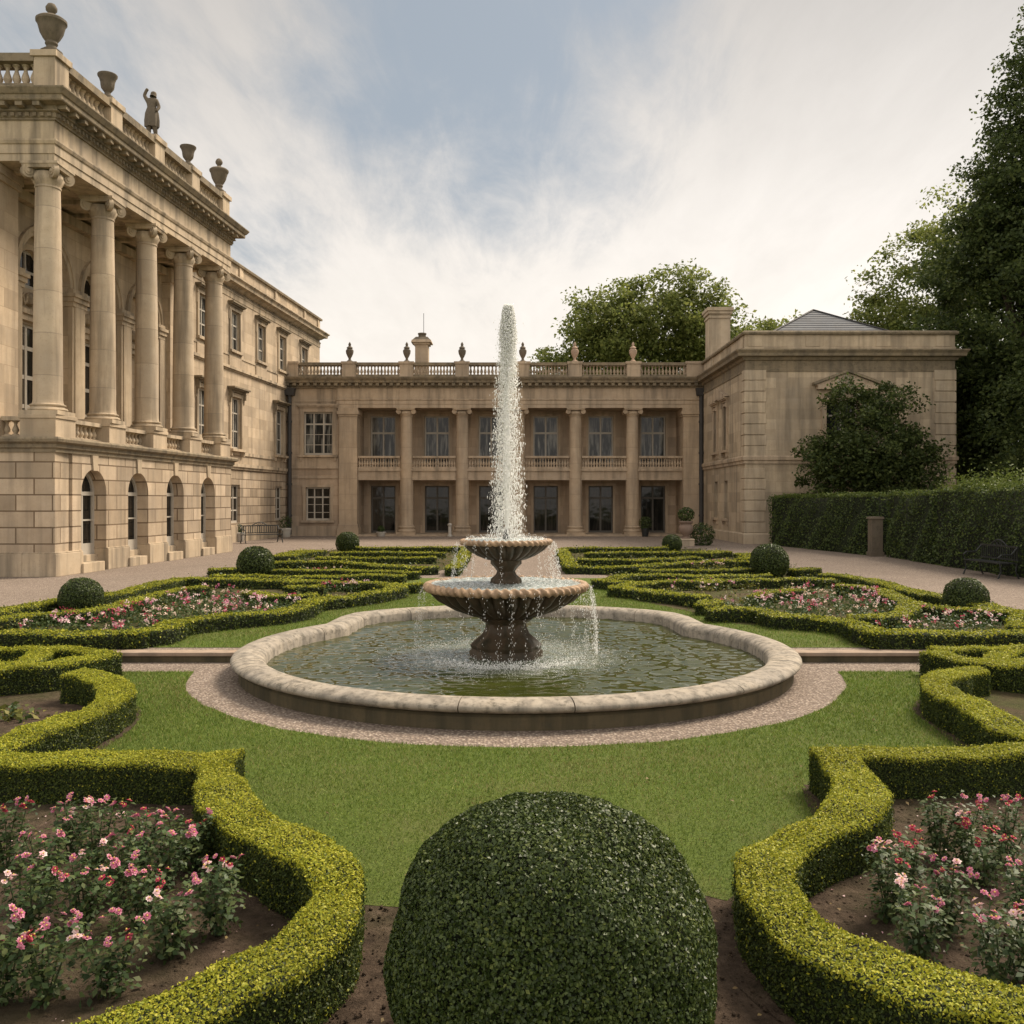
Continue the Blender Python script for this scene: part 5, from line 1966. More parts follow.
def hedge(runs, label, w=0.40, h=0.30, leaf=0.026, dens=5200, young=1.0, group='clipped box hedges', near=True, closed_ends=True):
    """clipped hedge along plan runs (each run a smooth curve): a solid core, coloured near black as shade in the gaps, under a skin of single leaves"""
    chunks = []
    for ri, r in enumerate(runs):
        ww = w[ri] if hasattr(w, '__len__') else w
        path = [np.array(q) for q in smooth_path(r, 0.10 if near else 0.25)]
        if ri > 0:            # carried past the corner so that both pieces knit together
            d = (path[0] - path[1]) / np.linalg.norm(path[0] - path[1])
            path.insert(0, path[0] + d * ww * 0.48)
        if ri < len(runs) - 1:
            d = (path[-1] - path[-2]) / np.linalg.norm(path[-1] - path[-2])
            path.append(path[-1] + d * ww * 0.48)
        chunks += hedge_piece(np.array(path), ww, h, leaf, dens, young, near)
    mid = path[len(path) // 2]
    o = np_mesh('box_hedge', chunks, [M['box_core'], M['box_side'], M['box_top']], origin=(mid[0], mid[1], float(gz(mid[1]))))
    return tag(o, label, 'hedge', group)


def hedge_piece(P, w, h, leaf, dens, young, near):
    keep = [0]
    for i in range(1, len(P)):
        if np.linalg.norm(P[i] - P[keep[-1]]) > 0.03:
            keep.append(i)
    P = P[keep]
    n = len(P)
    T = np.zeros_like(P)
    T[1:-1] = P[2:] - P[:-2]
    T[0], T[-1] = P[1] - P[0], P[-1] - P[-2]
    T /= np.linalg.norm(T, axis=1)[:, None]
    N = np.stack([T[:, 1], -T[:, 0]], 1)
    # mitre widening at sharp turns
    seg = P[1:] - P[:-1]
    segn = seg / np.linalg.norm(seg, axis=1)[:, None]
    ml = np.ones(n)
    ml[1:-1] = 1 / np.clip(np.sqrt((1 + (segn[1:] * segn[:-1]).sum(1)) / 2), 0.6, 1)
    gzv = gz(P[:, 1])
    s = np.concatenate([[0], np.cumsum(np.linalg.norm(seg, axis=1))])
    ph = rng.uniform(0, 6, 4)
    bul = lambda s_: 0.018 * np.sin(s_ * 2.3 + ph[0]) + 0.014 * np.sin(s_ * 5.1 + ph[1]) + 0.008 * np.sin(s_ * 13.0 + ph[2])
    ht = lambda s_: h * (1 + 0.045 * np.sin(s_ * 1.7 + ph[2]) + 0.04 * np.sin(s_ * 4.3 + ph[3]) + 0.025 * np.sin(s_ * 11.0 + ph[0]))
    half = w / 2
    ins = leaf * 0.55
    prof = [(-1, 0.0), (-1, 0.92), (-0.92, 1.0), (0.92, 1.0), (1, 0.92), (1, 0.0)]
    V = np.zeros((n, 6, 3))
    for j, (a, b) in enumerate(prof):
        off = a * (half - ins + bul(s)) * ml
        V[:, j, 0] = P[:, 0] + N[:, 0] * off
        V[:, j, 1] = P[:, 1] + N[:, 1] * off
        V[:, j, 2] = gzv - 0.02 + b * (ht(s) - ins + 0.02)
    V[0, :, :2] += T[0] * ins
    V[-1, :, :2] -= T[-1] * ins
    f = []
    for j in range(5):
        i = np.arange(n - 1)
        f.append(np.stack([i * 6 + j, (i + 1) * 6 + j, (i + 1) * 6 + j + 1, i * 6 + j + 1], 1))
    f = np.concatenate(f)
    caps = np.array([[0, 1, 2, 5], [2, 3, 4, 5], [(n - 1) * 6, (n - 1) * 6 + 5, (n - 1) * 6 + 2, (n - 1) * 6 + 1], [(n - 1) * 6 + 2, (n - 1) * 6 + 5, (n - 1) * 6 + 4, (n - 1) * 6 + 3]])
    chunks = [(V.reshape(-1, 3), np.concatenate([f, caps]), 0)]
    # leaves
    Lt = s[-1]
    area = Lt * (w + 2 * h) + 2 * w * h
    m = int(area * dens)
    u = rng.uniform(0, 1, m)
    pt, pe = Lt * w / area, 2 * w * h / area
    side = np.where(u < pt, 0, np.where(u < pt + pe, 3, np.where(rng.uniform(0, 1, m) < 0.5, 1, 2)))
    sv = rng.uniform(0, Lt, m)
    e0 = rng.uniform(0, 1, m) < 0.5
    sv = np.where(side == 3, np.where(e0, 0.0, Lt), sv)
    px = np.interp(sv, s, P[:, 0])
    py = np.interp(sv, s, P[:, 1])
    nx = np.interp(sv, s, N[:, 0] * ml)
    ny = np.interp(sv, s, N[:, 1] * ml)
    tx, ty = np.interp(sv, s, T[:, 0]), np.interp(sv, s, T[:, 1])
    hh = ht(sv)
    hw = half + bul(sv)
    r1, r2 = rng.uniform(-1, 1, m), rng.uniform(0, 1, m) ** 0.85
    dep = np.abs(rng.normal(size=m)) * leaf * 0.6 - leaf * 0.35
    stray = rng.uniform(0, 1, m) < (0.06 if near else 0.03)
    dep = np.where(stray, -rng.uniform(0.2, 1.5, m) * leaf, dep)
    off = np.where(side == 0, r1 * hw, np.where(side == 1, hw - dep, np.where(side == 2, -(hw - dep), r1 * hw)))
    along = np.where(side == 3, np.where(e0, dep, -dep), 0)
    fl = (0.5 + 0.5 * np.sin(sv * 9 + r1 * 7)) * leaf * 0.35 if near else 0
    z = np.where(side == 0, hh - dep + fl, hh * r2)
    edge = np.clip((np.abs(r1) - 0.86) / 0.14, 0, 1)
    z = np.where(side == 0, z - edge * hh * 0.05, z)
    pos = np.stack([px + nx * off + tx * along, py + ny * off + ty * along, z + gz(py)], 1)
    nn = np.where((side == 0)[:, None], np.array([[0, 0, 1.0]]), np.where((side == 3)[:, None], np.stack([np.where(e0, -tx, tx), np.where(e0, -ty, ty), 0 * tx], 1),
                  np.stack([nx * np.where(side == 1, 1, -1), ny * np.where(side == 1, 1, -1), 0.25 + 0 * nx], 1)))
    v, q = leaves(pos, nn, leaf, 0.6, 0.75)
    # young yellow growth on top and on the upper edge of the sides
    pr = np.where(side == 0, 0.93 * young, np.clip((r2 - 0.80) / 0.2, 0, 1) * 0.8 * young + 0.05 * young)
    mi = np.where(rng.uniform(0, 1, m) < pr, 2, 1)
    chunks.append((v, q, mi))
    HEDGE_STRIPS.append((P, w))
    return chunks


def tp(px, py):
    Y = F * (CZ - 0.30) / (py - HY)
    return ((px - HX) * Y / F, Y)


def run(*pts):
    return [tp(*p) for p in pts]


gN = 'clipped box hedges around the near rose beds'
A_L = [run((-150, 757.5), (60, 757.5), (213, 757.5)), run((213, 757.5), (219, 778), (226, 800), (250, 822), (288, 842), (326, 866), (338, 890), (318, 928), (265, 966), (190, 1003), (100, 1040), (-40, 1085))]
hedge(A_L, 'yellow topped box hedge curling round the rose bed at lower left', (0.36, 0.30), 0.31, 0.0150, 21500, group=gN)
B_L = [run((72, 674), (96, 675.5), (112, 682), (116, 692), (104, 703), (76, 715), (47, 727), (16, 739), (-40, 756))]
hedge(B_L, 'S shaped yellow topped box hedge in front of the bare soil patch at left', 0.33, 0.30, 0.0175, 15000, group=gN)
C_L = [run((-150, 684), (0, 669), (47, 665), (80, 659), (113, 653))]
hedge(C_L, 'straight box hedge left of the kerb end, nearer arm of its wedge', 0.31, 0.30, 0.022, 9500, group=gN)
hedge([run((104, 650.5), (60, 648.5), (-150, 646))], 'thin box hedge along the kerb on the palace side, rear arm of the wedge', 0.26, 0.29, 0.023, 8500, group=gN)
hedge([run((42, 650), (34, 655), (20, 659), (-60, 662))], 'short curved box hedge inside the wedge at the left edge', 0.28, 0.28, 0.023, 8500, group=gN)
A_R = [run((1190, 751), (1000, 753), (836, 756)), run((836, 756), (852, 776), (861, 793), (848, 814), (806, 831), (774, 850), (764, 870), (773, 898), (804, 930), (852, 957), (921, 986), (1016, 1017), (1120, 1060))]
hedge(A_R, 'yellow topped box hedge winding round the crimson rose bed at lower right', (0.31, 0.30), 0.31, 0.0150, 21500, group=gN)
B_R = [run((984, 668), (964, 668.5), (944, 676), (935, 683), (944, 691), (967, 702), (994, 716), (1022, 728), (1090, 752))]
hedge(B_R, 'hook shaped yellow topped box hedge in front of the mossy bed at right', 0.33, 0.30, 0.0175, 15000, group=gN)
hedge([run((930, 651), (952, 656), (980, 661), (1021, 666), (1150, 680))], 'straight box hedge right of the kerb end, nearer arm of its wedge', 0.31, 0.30, 0.022, 9500, group=gN)
hedge([run((934, 648.5), (975, 647.5), (1150, 645))], 'thin box hedge along the kerb on the pavilion side, rear arm of the wedge', 0.24, 0.29, 0.023, 8500, group=gN)
hedge([run((1012, 647.5), (1000, 651), (996, 655), (1006, 658), (1080, 664))], 'short curved box hedge inside the wedge at the right edge', 0.26, 0.28, 0.023, 8500, group=gN)
NEAR_STRIPS = list(HEDGE_STRIPS)

gF = 'parterre hedges beyond the kerb'
def far(*pts):
    return [gp(px, py, 0.19) for px, py in pts]


FARH = [
    # left half
    ([far((-60, 624), (0, 612), (40, 605), (105, 596.5), (150, 586.5), (181, 579.5))], 'outer box hedge along the gravel on the palace side of the parterre', 0.42),
    ([far((183, 579.5), (205, 579.5), (249, 581), (300, 581.5))], 'cross hedge behind the large flower bed on the palace side', 0.42),
    ([far((-60, 637), (0, 635.5), (80, 635.5), (135, 634)), far((135, 634), (163, 631), (174, 625), (182, 623)), far((182, 623), (218, 618.5), (257, 615), (290, 611), (306, 607))], 'front box hedge of the large flower bed on the palace side', 0.40),
    ([far((306, 606), (312, 602), (320, 600)), far((320, 600), (325, 600), (358, 596.5), (386, 592), (398, 588.5), (386, 585), (358, 583.5), (311, 583), (285, 582.5))], 'looped box hedge round the purple flowers near the fountain', 0.40),
    ([far((-60, 625), (0, 621.5), (31, 615.5), (62, 613.5), (94, 612), (112, 608.5), (133, 602.5), (160, 594.5), (182, 590.5), (207, 589))], 'wavy box hedge behind the near flowers on the palace side', 0.36),
    ([far((249, 593.5), (273, 596.5), (297, 597.5), (318, 597))], 'short box hedge closing the far corner of the large flower bed', 0.36),
    ([far((288, 589), (302, 588), (322, 587))], 'short inner hedge beside the purple flowers', 0.34),
    ([far((384, 585), (400, 585), (420, 585.5))], 'stubby hedge pointing towards the upper fountain bowl from the palace side', 0.42),
    ([far((212, 577), (250, 577), (327, 577.5), (374, 576.5), (405, 576.5))], 'long cross hedge behind the looped hedge on the palace side', 0.40),
    ([far((240, 571), (280, 571), (330, 571.5), (380, 572), (418, 573))], 'faint cross hedge half way down the parterre on the palace side', 0.34),
    ([far((210, 569.5), (240, 569.5))], 'stub of box hedge under the mid clipped ball on the palace side', 0.5),
    ([far((272, 563), (327, 562.5), (358, 564), (389, 567), (417, 568.5), (436, 568))], 'sweeping cross hedge ending at the central gravel walk, palace side', 0.40),
    ([far((317, 558.5), (389, 558.5), (436, 558.5))], 'far cross hedge on the palace side, second from the gravel', 0.40),
    ([far((283, 556.5), (300, 553), (316, 551))], 'rounded clump hedge at the far corner on the palace side', 0.9),
    ([far((330, 553.5), (380, 553), (445, 553.5))], 'far cross hedge on the palace side, nearest the rear gravel but one', 0.40),
    ([far((356, 548.5), (400, 548), (466, 548))], 'farthest hedge of the palace side, along the rear gravel', 0.40),
    ([far((466, 549), (462, 558), (452, 570))], 'hedge beside the central gravel walk on the palace side', 0.40),
    # right half
    ([far((1090, 626), (1024, 613.5), (990, 608), (941, 597.5), (902, 589.5), (863, 579.5), (824, 575))], 'outer box hedge along the gravel on the pavilion side of the parterre', 0.42),
    ([far((834, 580.5), (778, 580.5), (720, 581), (700, 580.5))], 'cross hedge behind the large flower bed on the pavilion side', 0.42),
    ([far((1120, 635), (1024, 634.5), (941, 634.5), (880, 634)), far((880, 634), (866, 631), (850, 624), (825, 619.5), (781, 617), (769, 613.5), (747, 611), (708, 611))], 'front box hedge of the large flower bed on the pavilion side', 0.40),
    ([far((706, 606), (712, 602.5), (722, 602.5))], 'short link of box hedge beside the stepped pool rim', 0.45),
    ([far((705, 599), (685, 596), (654, 592.5), (619, 588.5)), far((619, 588.5), (632, 585.5), (648, 584), (685, 582.5), (720, 582.5))], 'V shaped box hedge pointing at the fountain', 0.40),
    ([far((836, 587), (862, 588), (883, 591), (891, 597), (911, 604.5)), far((911, 604.5), (905, 613), (897, 617)), far((897, 617), (872, 618.5), (848, 618))], 'hooked box hedge dividing the flower beds on the pavilion side', 0.36),
    ([far((914, 605.5), (951, 610), (1019, 614), (1022, 623), (1018, 630))], 'box hedge behind the smaller flower bed at the right edge', 0.36),
    ([far((755, 597), (775, 593), (800, 591.5))], 'short curved box hedge within the large flower bed', 0.34),
    ([far((599, 580.5), (618, 583), (640, 583.5))], 'stubby hedge pointing towards the upper fountain bowl from the pavilion side', 0.42),
    ([far((613, 579), (638, 576), (676, 576), (720, 577), (770, 576.5))], 'long cross hedge behind the V shaped hedge', 0.40),
    ([far((640, 571.5), (700, 571), (752, 570))], 'faint cross hedge half way down the parterre on the pavilion side', 0.34),
    ([far((790, 570), (818, 569.5))], 'stub of box hedge beside the mid clipped ball on the pavilion side', 0.5),
    ([far((567, 567.5), (607, 568), (638, 567.5), (657, 565.5), (693, 563), (750, 562))], 'sweeping cross hedge that ends at the central gravel walk, pavilion side', 0.40),
    ([far((578, 560.5), (638, 560.5), (700, 558.5))], 'far cross hedge on the pavilion side, second from the gravel', 0.40),
    ([far((700, 554), (712, 552.5), (726, 552))], 'rounded clump hedge at the far corner on the pavilion side', 0.9),
    ([far((742, 560), (752, 558), (742, 554))], 'low corner hedge beside the far gravel on the pavilion side', 0.6),
    ([far((586, 554), (640, 553), (690, 552.5))], 'far cross hedge on the pavilion side, nearest the rear gravel but one', 0.40),
    ([far((562, 549), (600, 548.5), (668, 548.5))], 'farthest hedge of the pavilion side, along the rear gravel', 0.40),
    ([far((562, 550), (566, 558), (572, 568))], 'hedge beside the central gravel walk on the pavilion side', 0.40),
]
for runs, label, w in FARH:
    Y = np.mean([p[1] for r in runs for p in r])
    lf = 0.034 if Y < 19 else (0.045 if Y < 27 else 0.06)
    hedge(runs, label, w, 0.23, lf, 2600 if Y < 19 else (1500 if Y < 27 else 900), 0.8, gF, near=False)

# beds inside the parterre and the mossy, half bare beds at the sides
LP = [(-8.7, 13.0), (-5.15, 13.0), (-4.85, 14.5), (-3.75, 16.9), (-2.6, 19.7), (-2.5, 20.6), (-2.9, 26), (-1.7, 31), (-1.7, 41.5), (-7.8, 41.5), (-8.6, 27)]
RP = [(9.3, 13.0), (5.4, 13.0), (5.1, 14.5), (3.5, 15.7), (3.4, 17.2), (2.55, 19.7), (2.6, 20.6), (2.9, 26), (2.0, 31), (2.0, 41.5), (8.3, 41.5), (9.2, 27)]
sheet('parterre_bed', LP, 0.012, M['cover'])
sheet('parterre_bed', RP, 0.012, M['cover'])
BED_L = A_L[0] + A_L[1][1:] + [(-4.5, 3.0), (-6.9, 3.2)]
BED_R = A_R[0] + A_R[1][1:] + [(4.5, 3.2), (6.9, 3.2)]
sheet('rose_bed', BED_L, 0.016, M['soil'])
sheet('rose_bed', BED_R, 0.016, M['soil'])
SIDE_L = B_L[0] + [tp(-150, 757.5), tp(-150, 690), tp(0, 671), tp(60, 664)]
SIDE_R = B_R[0] + [tp(1190, 751), tp(1150, 688), tp(1021, 668), tp(990, 664)]
sheet('side_bed', SIDE_L, 0.0165, M['soil'])
sheet('side_bed', SIDE_R, 0.0165, M['cover'])
for si, (P, w) in enumerate(NEAR_STRIPS):
    if P[:, 1].max() > 11.9:
        continue
    T = np.gradient(P, axis=0)
    T /= np.linalg.norm(T, axis=1)[:, None]
    N = np.stack([T[:, 1], -T[:, 0]], 1)
    wv = (w / 2 + 0.07 + 0.04 * np.sin(np.arange(len(P)) * 0.31))[:, None]
    k = max(1, len(P) // 60)
    a, b = (P + N * wv)[::k], (P - N * wv)[::k]
    v = np.concatenate([np.c_[a, np.full(len(a), 0.0086 + 0.0003 * si)], np.c_[b, np.full(len(b), 0.0086 + 0.0003 * si)]])
    i = np.arange(len(a) - 1)
    o = np_mesh('hedge_soil', [(v, np.stack([i, i + 1, len(a) + i + 1, len(a) + i], 1), 0)], [M['soil']])
    tag(o, kind='structure')


# ---------------------------------------------------------------- grass blades on the near lawn
def strip_mask(P, extra=0.06):
    out = np.zeros(len(P), bool)
    for S, w in NEAR_STRIPS:
        for i in range(0, len(S), 2):
            d = np.hypot(P[:, 0] - S[i, 0], P[:, 1] - S[i, 1])
            out |= d < w / 2 + extra
    return out


def build_grass():
    P = scatter(LAWN, 4600)
    P = P[(np.abs(P[:, 0]) < 0.60 * P[:, 1] + 0.5)]
    for poly in (BED_L, BED_R, SIDE_L, SIDE_R):
        P = P[~in_poly(P, poly)]
    P = P[~strip_mask(P, 0.05)]
    keep = rng.uniform(0, 1, len(P)) < np.clip(7.0 / P[:, 1], 0.5, 1)
    P = P[keep]
    Q = scatter([p for p in FARLAWN if p[1] < 26.5], 1500)
    Q = Q[(Q[:, 1] < 24) & ~in_poly(Q, LP) & ~in_poly(Q, RP)]
    P = np.concatenate([P, Q])
    n = len(P)
    L = rng.uniform(0.016, 0.036, n) * np.clip(P[:, 1] / 7, 0.9, 1.4)
    W = rng.uniform(0.0018, 0.0034, n) * np.clip(P[:, 1] / 6, 0.9, 1.8)
    a = rng.uniform(0, 2 * math.pi, n)
    lean = rng.uniform(0.2, 1.1, n)
    la = rng.uniform(0, 2 * math.pi, n)
    base = np.c_[P, gz(P[:, 1]) + 0.007]
    side = np.c_[np.cos(a), np.sin(a), np.zeros(n)] * W[:, None]
    tip = base + np.c_[np.cos(la) * np.sin(lean), np.sin(la) * np.sin(lean), np.cos(lean)] * L[:, None]
    v = np.stack([base - side, base + side, tip], 1).reshape(-1, 3)
    dry = 0.5 + 0.25 * np.sin(P[:, 0] * 1.3 + 1.2 * np.sin(P[:, 1] * 0.9)) + 0.25 * np.sin(P[:, 1] * 1.9 + np.sin(P[:, 0] * 2.3 + 2)) + 0.15 * np.sin(P[:, 0] * 4.7 + P[:, 1] * 3.1)
    mi = (rng.uniform(0, 1, n) < 0.05 + 0.42 * np.clip(dry - 0.50, 0, 1)).astype(int)
    o = np_mesh('grass', [(v, np.arange(3 * n).reshape(n, 3), mi)], [M['grass'], M['grass_dry']])
    tag(o, 'short mown grass of the lawn round the pool', 'grass', None, 'stuff')


build_grass()


def crumbs():
    # small clods and stones lying on the bare soil
    P = np.concatenate([scatter(BED_L, 800), scatter(BED_R, 800), scatter([(-2.2, 2.9), (2.6, 2.9), (2.6, 5.0), (-2.2, 5.0)], 500), scatter(SIDE_L, 120)])
    P = P[~strip_mask(P, 0.0)]
    n = len(P)
    r = np.clip(rng.lognormal(math.log(0.0045), 0.5, n), 0.002, 0.012)
    v, f = drops(np.c_[P, 0.012 + r * 0.3], r, 0.7)
    o = np_mesh('soil_crumbs', [(v, f, 0)], [M['soil']])
    tag(o, 'crumbs of earth lying on the bare beds', 'soil', None, 'stuff')


crumbs()


def litter():
    # fallen petals and dry leaves on the beds and the lawn
    P = np.concatenate([scatter(BED_L, 22), scatter(BED_R, 22)])
    v, q = leaves(np.c_[P, np.full(len(P), 0.024)], np.tile([[0, 0, 1.0]], (len(P), 1)), 0.014, 0.8, 0.3)
    L = np.concatenate([scatter(LAWN, 2.2), scatter(BED_L, 14), scatter(BED_R, 14), scatter([(-1.6, 3.0), (1.9, 3.0), (1.9, 5.0), (-1.6, 5.0)], 20)])
    L = L[~strip_mask(L, 0.0)]
    v2, q2 = leaves(np.c_[L, np.full(len(L), 0.034)], np.tile([[0, 0, 1.0]], (len(L), 1)), 0.028, 0.55, 0.4)
    o = np_mesh('fallen_leaves', [(v, q, 0), (v2, q2, 1)], [M['petal_pale'], M['dead_leaf']])
    tag(o, 'fallen petals and dry leaves strewn on soil and lawn', 'fallen leaves', None, 'stuff')


litter()


# ---------------------------------------------------------------- clipped balls
def ball(p, r, label, leaf, dens, squash=0.95, cz=None, group='clipped box balls'):
    c = np.array([p[0], p[1], ground_z(p[1]) + (cz or r * squash * 0.86)])
    n = int(4 * math.pi * r * r * dens)
    d = unit(rng.normal(size=(n, 3)))
    lump = 1 + 0.024 * np.sin(d[:, 0] * 4.1 + 2) * np.cos(d[:, 1] * 3.7 + d[:, 2] * 3) + 0.014 * np.sin(d[:, 0] * 9 + 1) * np.sin(d[:, 1] * 8) + 0.012 * np.sin(d[:, 2] * 11 + d[:, 0] * 5) + 0.008 * np.sin(d[:, 0] * 23) * np.sin(d[:, 2] * 21 + 2)
    rr = r * lump - np.abs(rng.normal(size=n)) * leaf * 0.7 + leaf * 0.25
    pos = c + d * rr[:, None] * np.array([1, 1, squash])
    ok = pos[:, 2] > ground_z(p[1]) + 0.01
    pos, d = pos[ok], d[ok]
    v, q = leaves(pos, d, leaf, 0.62, 0.65)
    # core
    mb = []
    K, S = 14, 28
    for i in range(K + 1):
        t = math.pi * i / K
        for j in range(S):
            a = 2 * math.pi * j / S
            mb.append((c[0] + (r * 0.955 - leaf * 0.9) * math.sin(t) * math.cos(a), c[1] + (r * 0.955 - leaf * 0.9) * math.sin(t) * math.sin(a), max(ground_z(p[1]), c[2] + (r * 0.955 - leaf * 0.9) * squash * math.cos(t))))
    f = np.array([(i * S + j, i * S + (j + 1) % S, (i + 1) * S + (j + 1) % S, (i + 1) * S + j) for i in range(K) for j in range(S)])
    o = np_mesh('topiary_ball', [(np.array(mb), f, 0), (v, q, np.where(rng.uniform(0, 1, len(q)) < 0.10 * (1 + np.sin(d[:, 0] * 6) * np.sin(d[:, 2] * 7 + 1)), 2, 1))], [M['box_core'], M['ball_leaf'], M['ball_new']], origin=(p[0], p[1], ground_z(p[1])))
    return tag(o, label, 'topiary', group)


ball((0.152, 3.62), 0.635, 'big dark clipped box ball in front of the lawn, nearest of all', 0.0155, 30000, 0.95, 0.43)
for px, base, r, lb in ((81, 614.5, 0.385, 'clipped box ball beside the gravel nearest the palace corner'), (255.5, 578, 0.51, 'clipped box ball half way down the parterre on the palace side'),
                        (347.5, 552.5, 0.49, 'small distant clipped ball before the left end bay of the back wing'), (769.5, 577, 0.54, 'clipped box ball half way down the parterre on the pavilion side'),
                        (966, 614.5, 0.385, 'clipped box ball beside the gravel opposite the dark bench'), (672, 552.0, 0.42, 'small distant clipped ball beside the terracotta urn')):
    x, y = gp(px, base)
    ball((x, y), r, lb, 0.028 if y < 22 else 0.045, 5200 if y < 22 else 2200)


# ---------------------------------------------------------------- flowers
def rosette(c, nrm, size, petals, layers=2):
    """petals (points, leaf-like) round a centre"""
    nrm = Vector(nrm).normalized()
    t = nrm.orthogonal().normalized()
    b = nrm.cross(t)
    vs, fs = [], []
    for L in range(layers):
        sz = size * (1 - 0.38 * L)
        up = 0.12 + 0.38 * L
        for i in range(petals):
            a = 2 * math.pi * (i + 0.5 * L + random.uniform(-0.15, 0.15)) / petals
            d = t * math.cos(a) + b * math.sin(a)
            s_ = nrm.cross(d)
            w = sz * 0.42
            k = len(vs)
            vs += [c + d * sz * 0.08, c + d * sz * 0.55 + s_ * w + nrm * sz * up, c + d * sz + nrm * sz * (up * 0.7), c + d * sz * 0.55 - s_ * w + nrm * sz * up]
            fs.append((k, k + 1, k + 2, k + 3))
    return vs, fs


def blossom_mesh(mat):
    """a cluster of small double flowers, one mesh"""
    mb = MB()
    for i in range(random.choice((3, 4, 5))):
        o = Vector((random.gauss(0, 0.014), random.gauss(0, 0.014), random.gauss(0, 0.010)))
        n = Vector((random.gauss(0, 0.5), random.gauss(-0.25, 0.5), 1))
        mb.m = 0
        mb.add(*rosette(o, n, random.uniform(0.014, 0.021), random.choice((6, 7, 8)), 3))
        mb.m = 1
        mb.lathe(tuple(o + n.normalized() * 0.004), [(0.003, 0), (0.004, 0.003), (0.001, 0.006)], 6)
    me_o = mb.build('blossom', [mat, M['stamen']], None, (0, 0, 0), fix=False)
    me = me_o.data
    bpy.data.objects.remove(me_o)
    return me


BLOOM = {k: [blossom_mesh(M[k]) for _ in range(4)] for k in ('petal_pink', 'petal_pale', 'petal_red')}


def rose_bush(p, h, spread, label, mix, blooms, group):
    x, y = p
    B = empty('rose_bush', (x, y, 0.012), label, 'rose bush', group)
    st = MB()
    tips = []
    nst = max(5, blooms)
    for i in range(nst):
        a = 2 * math.pi * i / nst + random.uniform(-0.4, 0.4)
        rr = spread * random.uniform(0.25, 1.0)
        hh = h * random.uniform(0.72, 1.0)
        top = Vector((x + rr * math.cos(a), y + rr * math.sin(a), 0.012 + hh))
        mid = Vector((x + rr * 0.55 * math.cos(a + 0.2), y + rr * 0.55 * math.sin(a + 0.2), 0.012 + hh * 0.5))
        st.tube([(x + 0.012 * math.cos(a), y + 0.012 * math.sin(a), 0.0), mid, top], [0.005, 0.004, 0.0028], 5)
        tips.append((top, mid))
    st.build('stem', M['stem'], B)
    # leaves along the stems, denser low down
    n = int(520 * h / 0.35)
    idx = rng.integers(0, len(tips), n)
    t = rng.uniform(0.08, 0.97, n) ** 0.85
    tp_ = np.array([q[0] for q in tips])[idx]
    md = np.array([q[1] for q in tips])[idx]
    b0 = np.array([[x, y, 0.01]])
    pos = (1 - t[:, None]) ** 2 * b0 + 2 * ((1 - t) * t)[:, None] * md + (t ** 2)[:, None] * tp_
    pos += rng.normal(size=(n, 3)) * np.array([1, 1, 0.6]) * (0.048 * (1.15 - 0.6 * t))[:, None]
    pos[:, 2] = np.maximum(pos[:, 2], 0.03)
    out = pos - np.array([[x, y, 0.05]])
    v, q = leaves(pos, unit(out) + np.array([[0, 0, 0.9]]), 0.034, 0.6, 0.6)
    np_mesh('foliage', [(v, q, 0)], [M['rose_leaf']], B, (x, y, 0.012))
    order = sorted(range(len(tips)), key=lambda i: -tips[i][0].z)
    for i in order[:blooms]:
        kind = random.choices(('petal_pink', 'petal_pale', 'petal_red'), mix)[0]
        o = bpy.data.objects.new('blossom', random.choice(BLOOM[kind]))
        place(o, B, tips[i][0] + Vector((0, 0, 0.006)))
        o.rotation_euler = (random.uniform(-0.3, 0.3), random.uniform(-0.3, 0.3), random.uniform(0, 6.28))
        s = random.uniform(0.85, 1.25)
        o.scale = (s, s, s)


ROSES_L = [((7, 872), 'rose bush with pale flowers at the left frame edge, rearmost of the lower left bed'), ((72, 860), 'tall rose bush with a pale pink head, back row at lower left'),
           ((97, 874), 'low rose bush with small pink flowers just in front of the rear hedge'), ((140, 872), 'rose bush with two pink flowers in the middle of the back row, lower left bed'),
           ((166, 890), 'rose bush of pale pink flowers left of the hedge corner'), ((192, 872), 'rose bush with deep pink flowers closest to the hedge corner'), ((219, 938), 'rose bush nearest the inside of the hedge bend, lower left bed'),
           ((25, 942), 'rose bush with a pale double flower in the left middle row'), ((86, 928), 'broad rose bush with mixed pink flowers in the middle of the lower left bed'), ((140, 930), 'rose bush with crimson and pale flowers in the centre row'),
           ((170, 962), 'rose bush standing alone on the bare soil, lower left bed'), ((110, 1000), 'leafy rose bush with pink flowers at the front of the lower left bed'), ((45, 1004), 'front rose bush with a dense pink and white flower head'),
           ((2, 1008), 'rose bush cut by the left frame edge in the front row'), ((50, 905), 'rose bush with a single pink flower behind the broad one'), ((118, 905), 'rose bush with buds between the back and middle rows')]
for (q, lb), bl in zip(ROSES_L, (4, 6, 4, 5, 5, 5, 6, 5, 6, 6, 4, 6, 7, 4, 3, 4)):
    p = gp(*q)
    rose_bush(p, random.uniform(0.34, 0.43), 0.16, lb, (0.62, 0.25, 0.13), bl, 'rose bushes in the lower left bed')
ROSES_R = [((890, 925), 'rose bush with pale and red flowers standing left in the lower right bed'), ((921, 962), 'leafy rose bush with crimson heads in the middle of the lower right bed'), ((948, 940), 'rose bush with salmon flowers beside the leafy one'),
           ((984, 888), 'rose bush with a pale pink head near the right frame edge'), ((1006, 866), 'rose bush in the back row below the hedge, lower right bed'), ((996, 996), 'front rose bush with a big crimson flower, lower right bed'),
           ((1026, 930), 'rose bush with white tinged flowers cut by the right frame edge'), ((938, 862), 'slim rose bush with one white flower at the back of the lower right bed'), ((966, 866), 'rose bush with two deep pink flowers behind the salmon ones'),
           ((1030, 985), 'rose bush at the right frame edge in the front row'), ((905, 905), 'rose bush with red buds behind the leftmost one')]
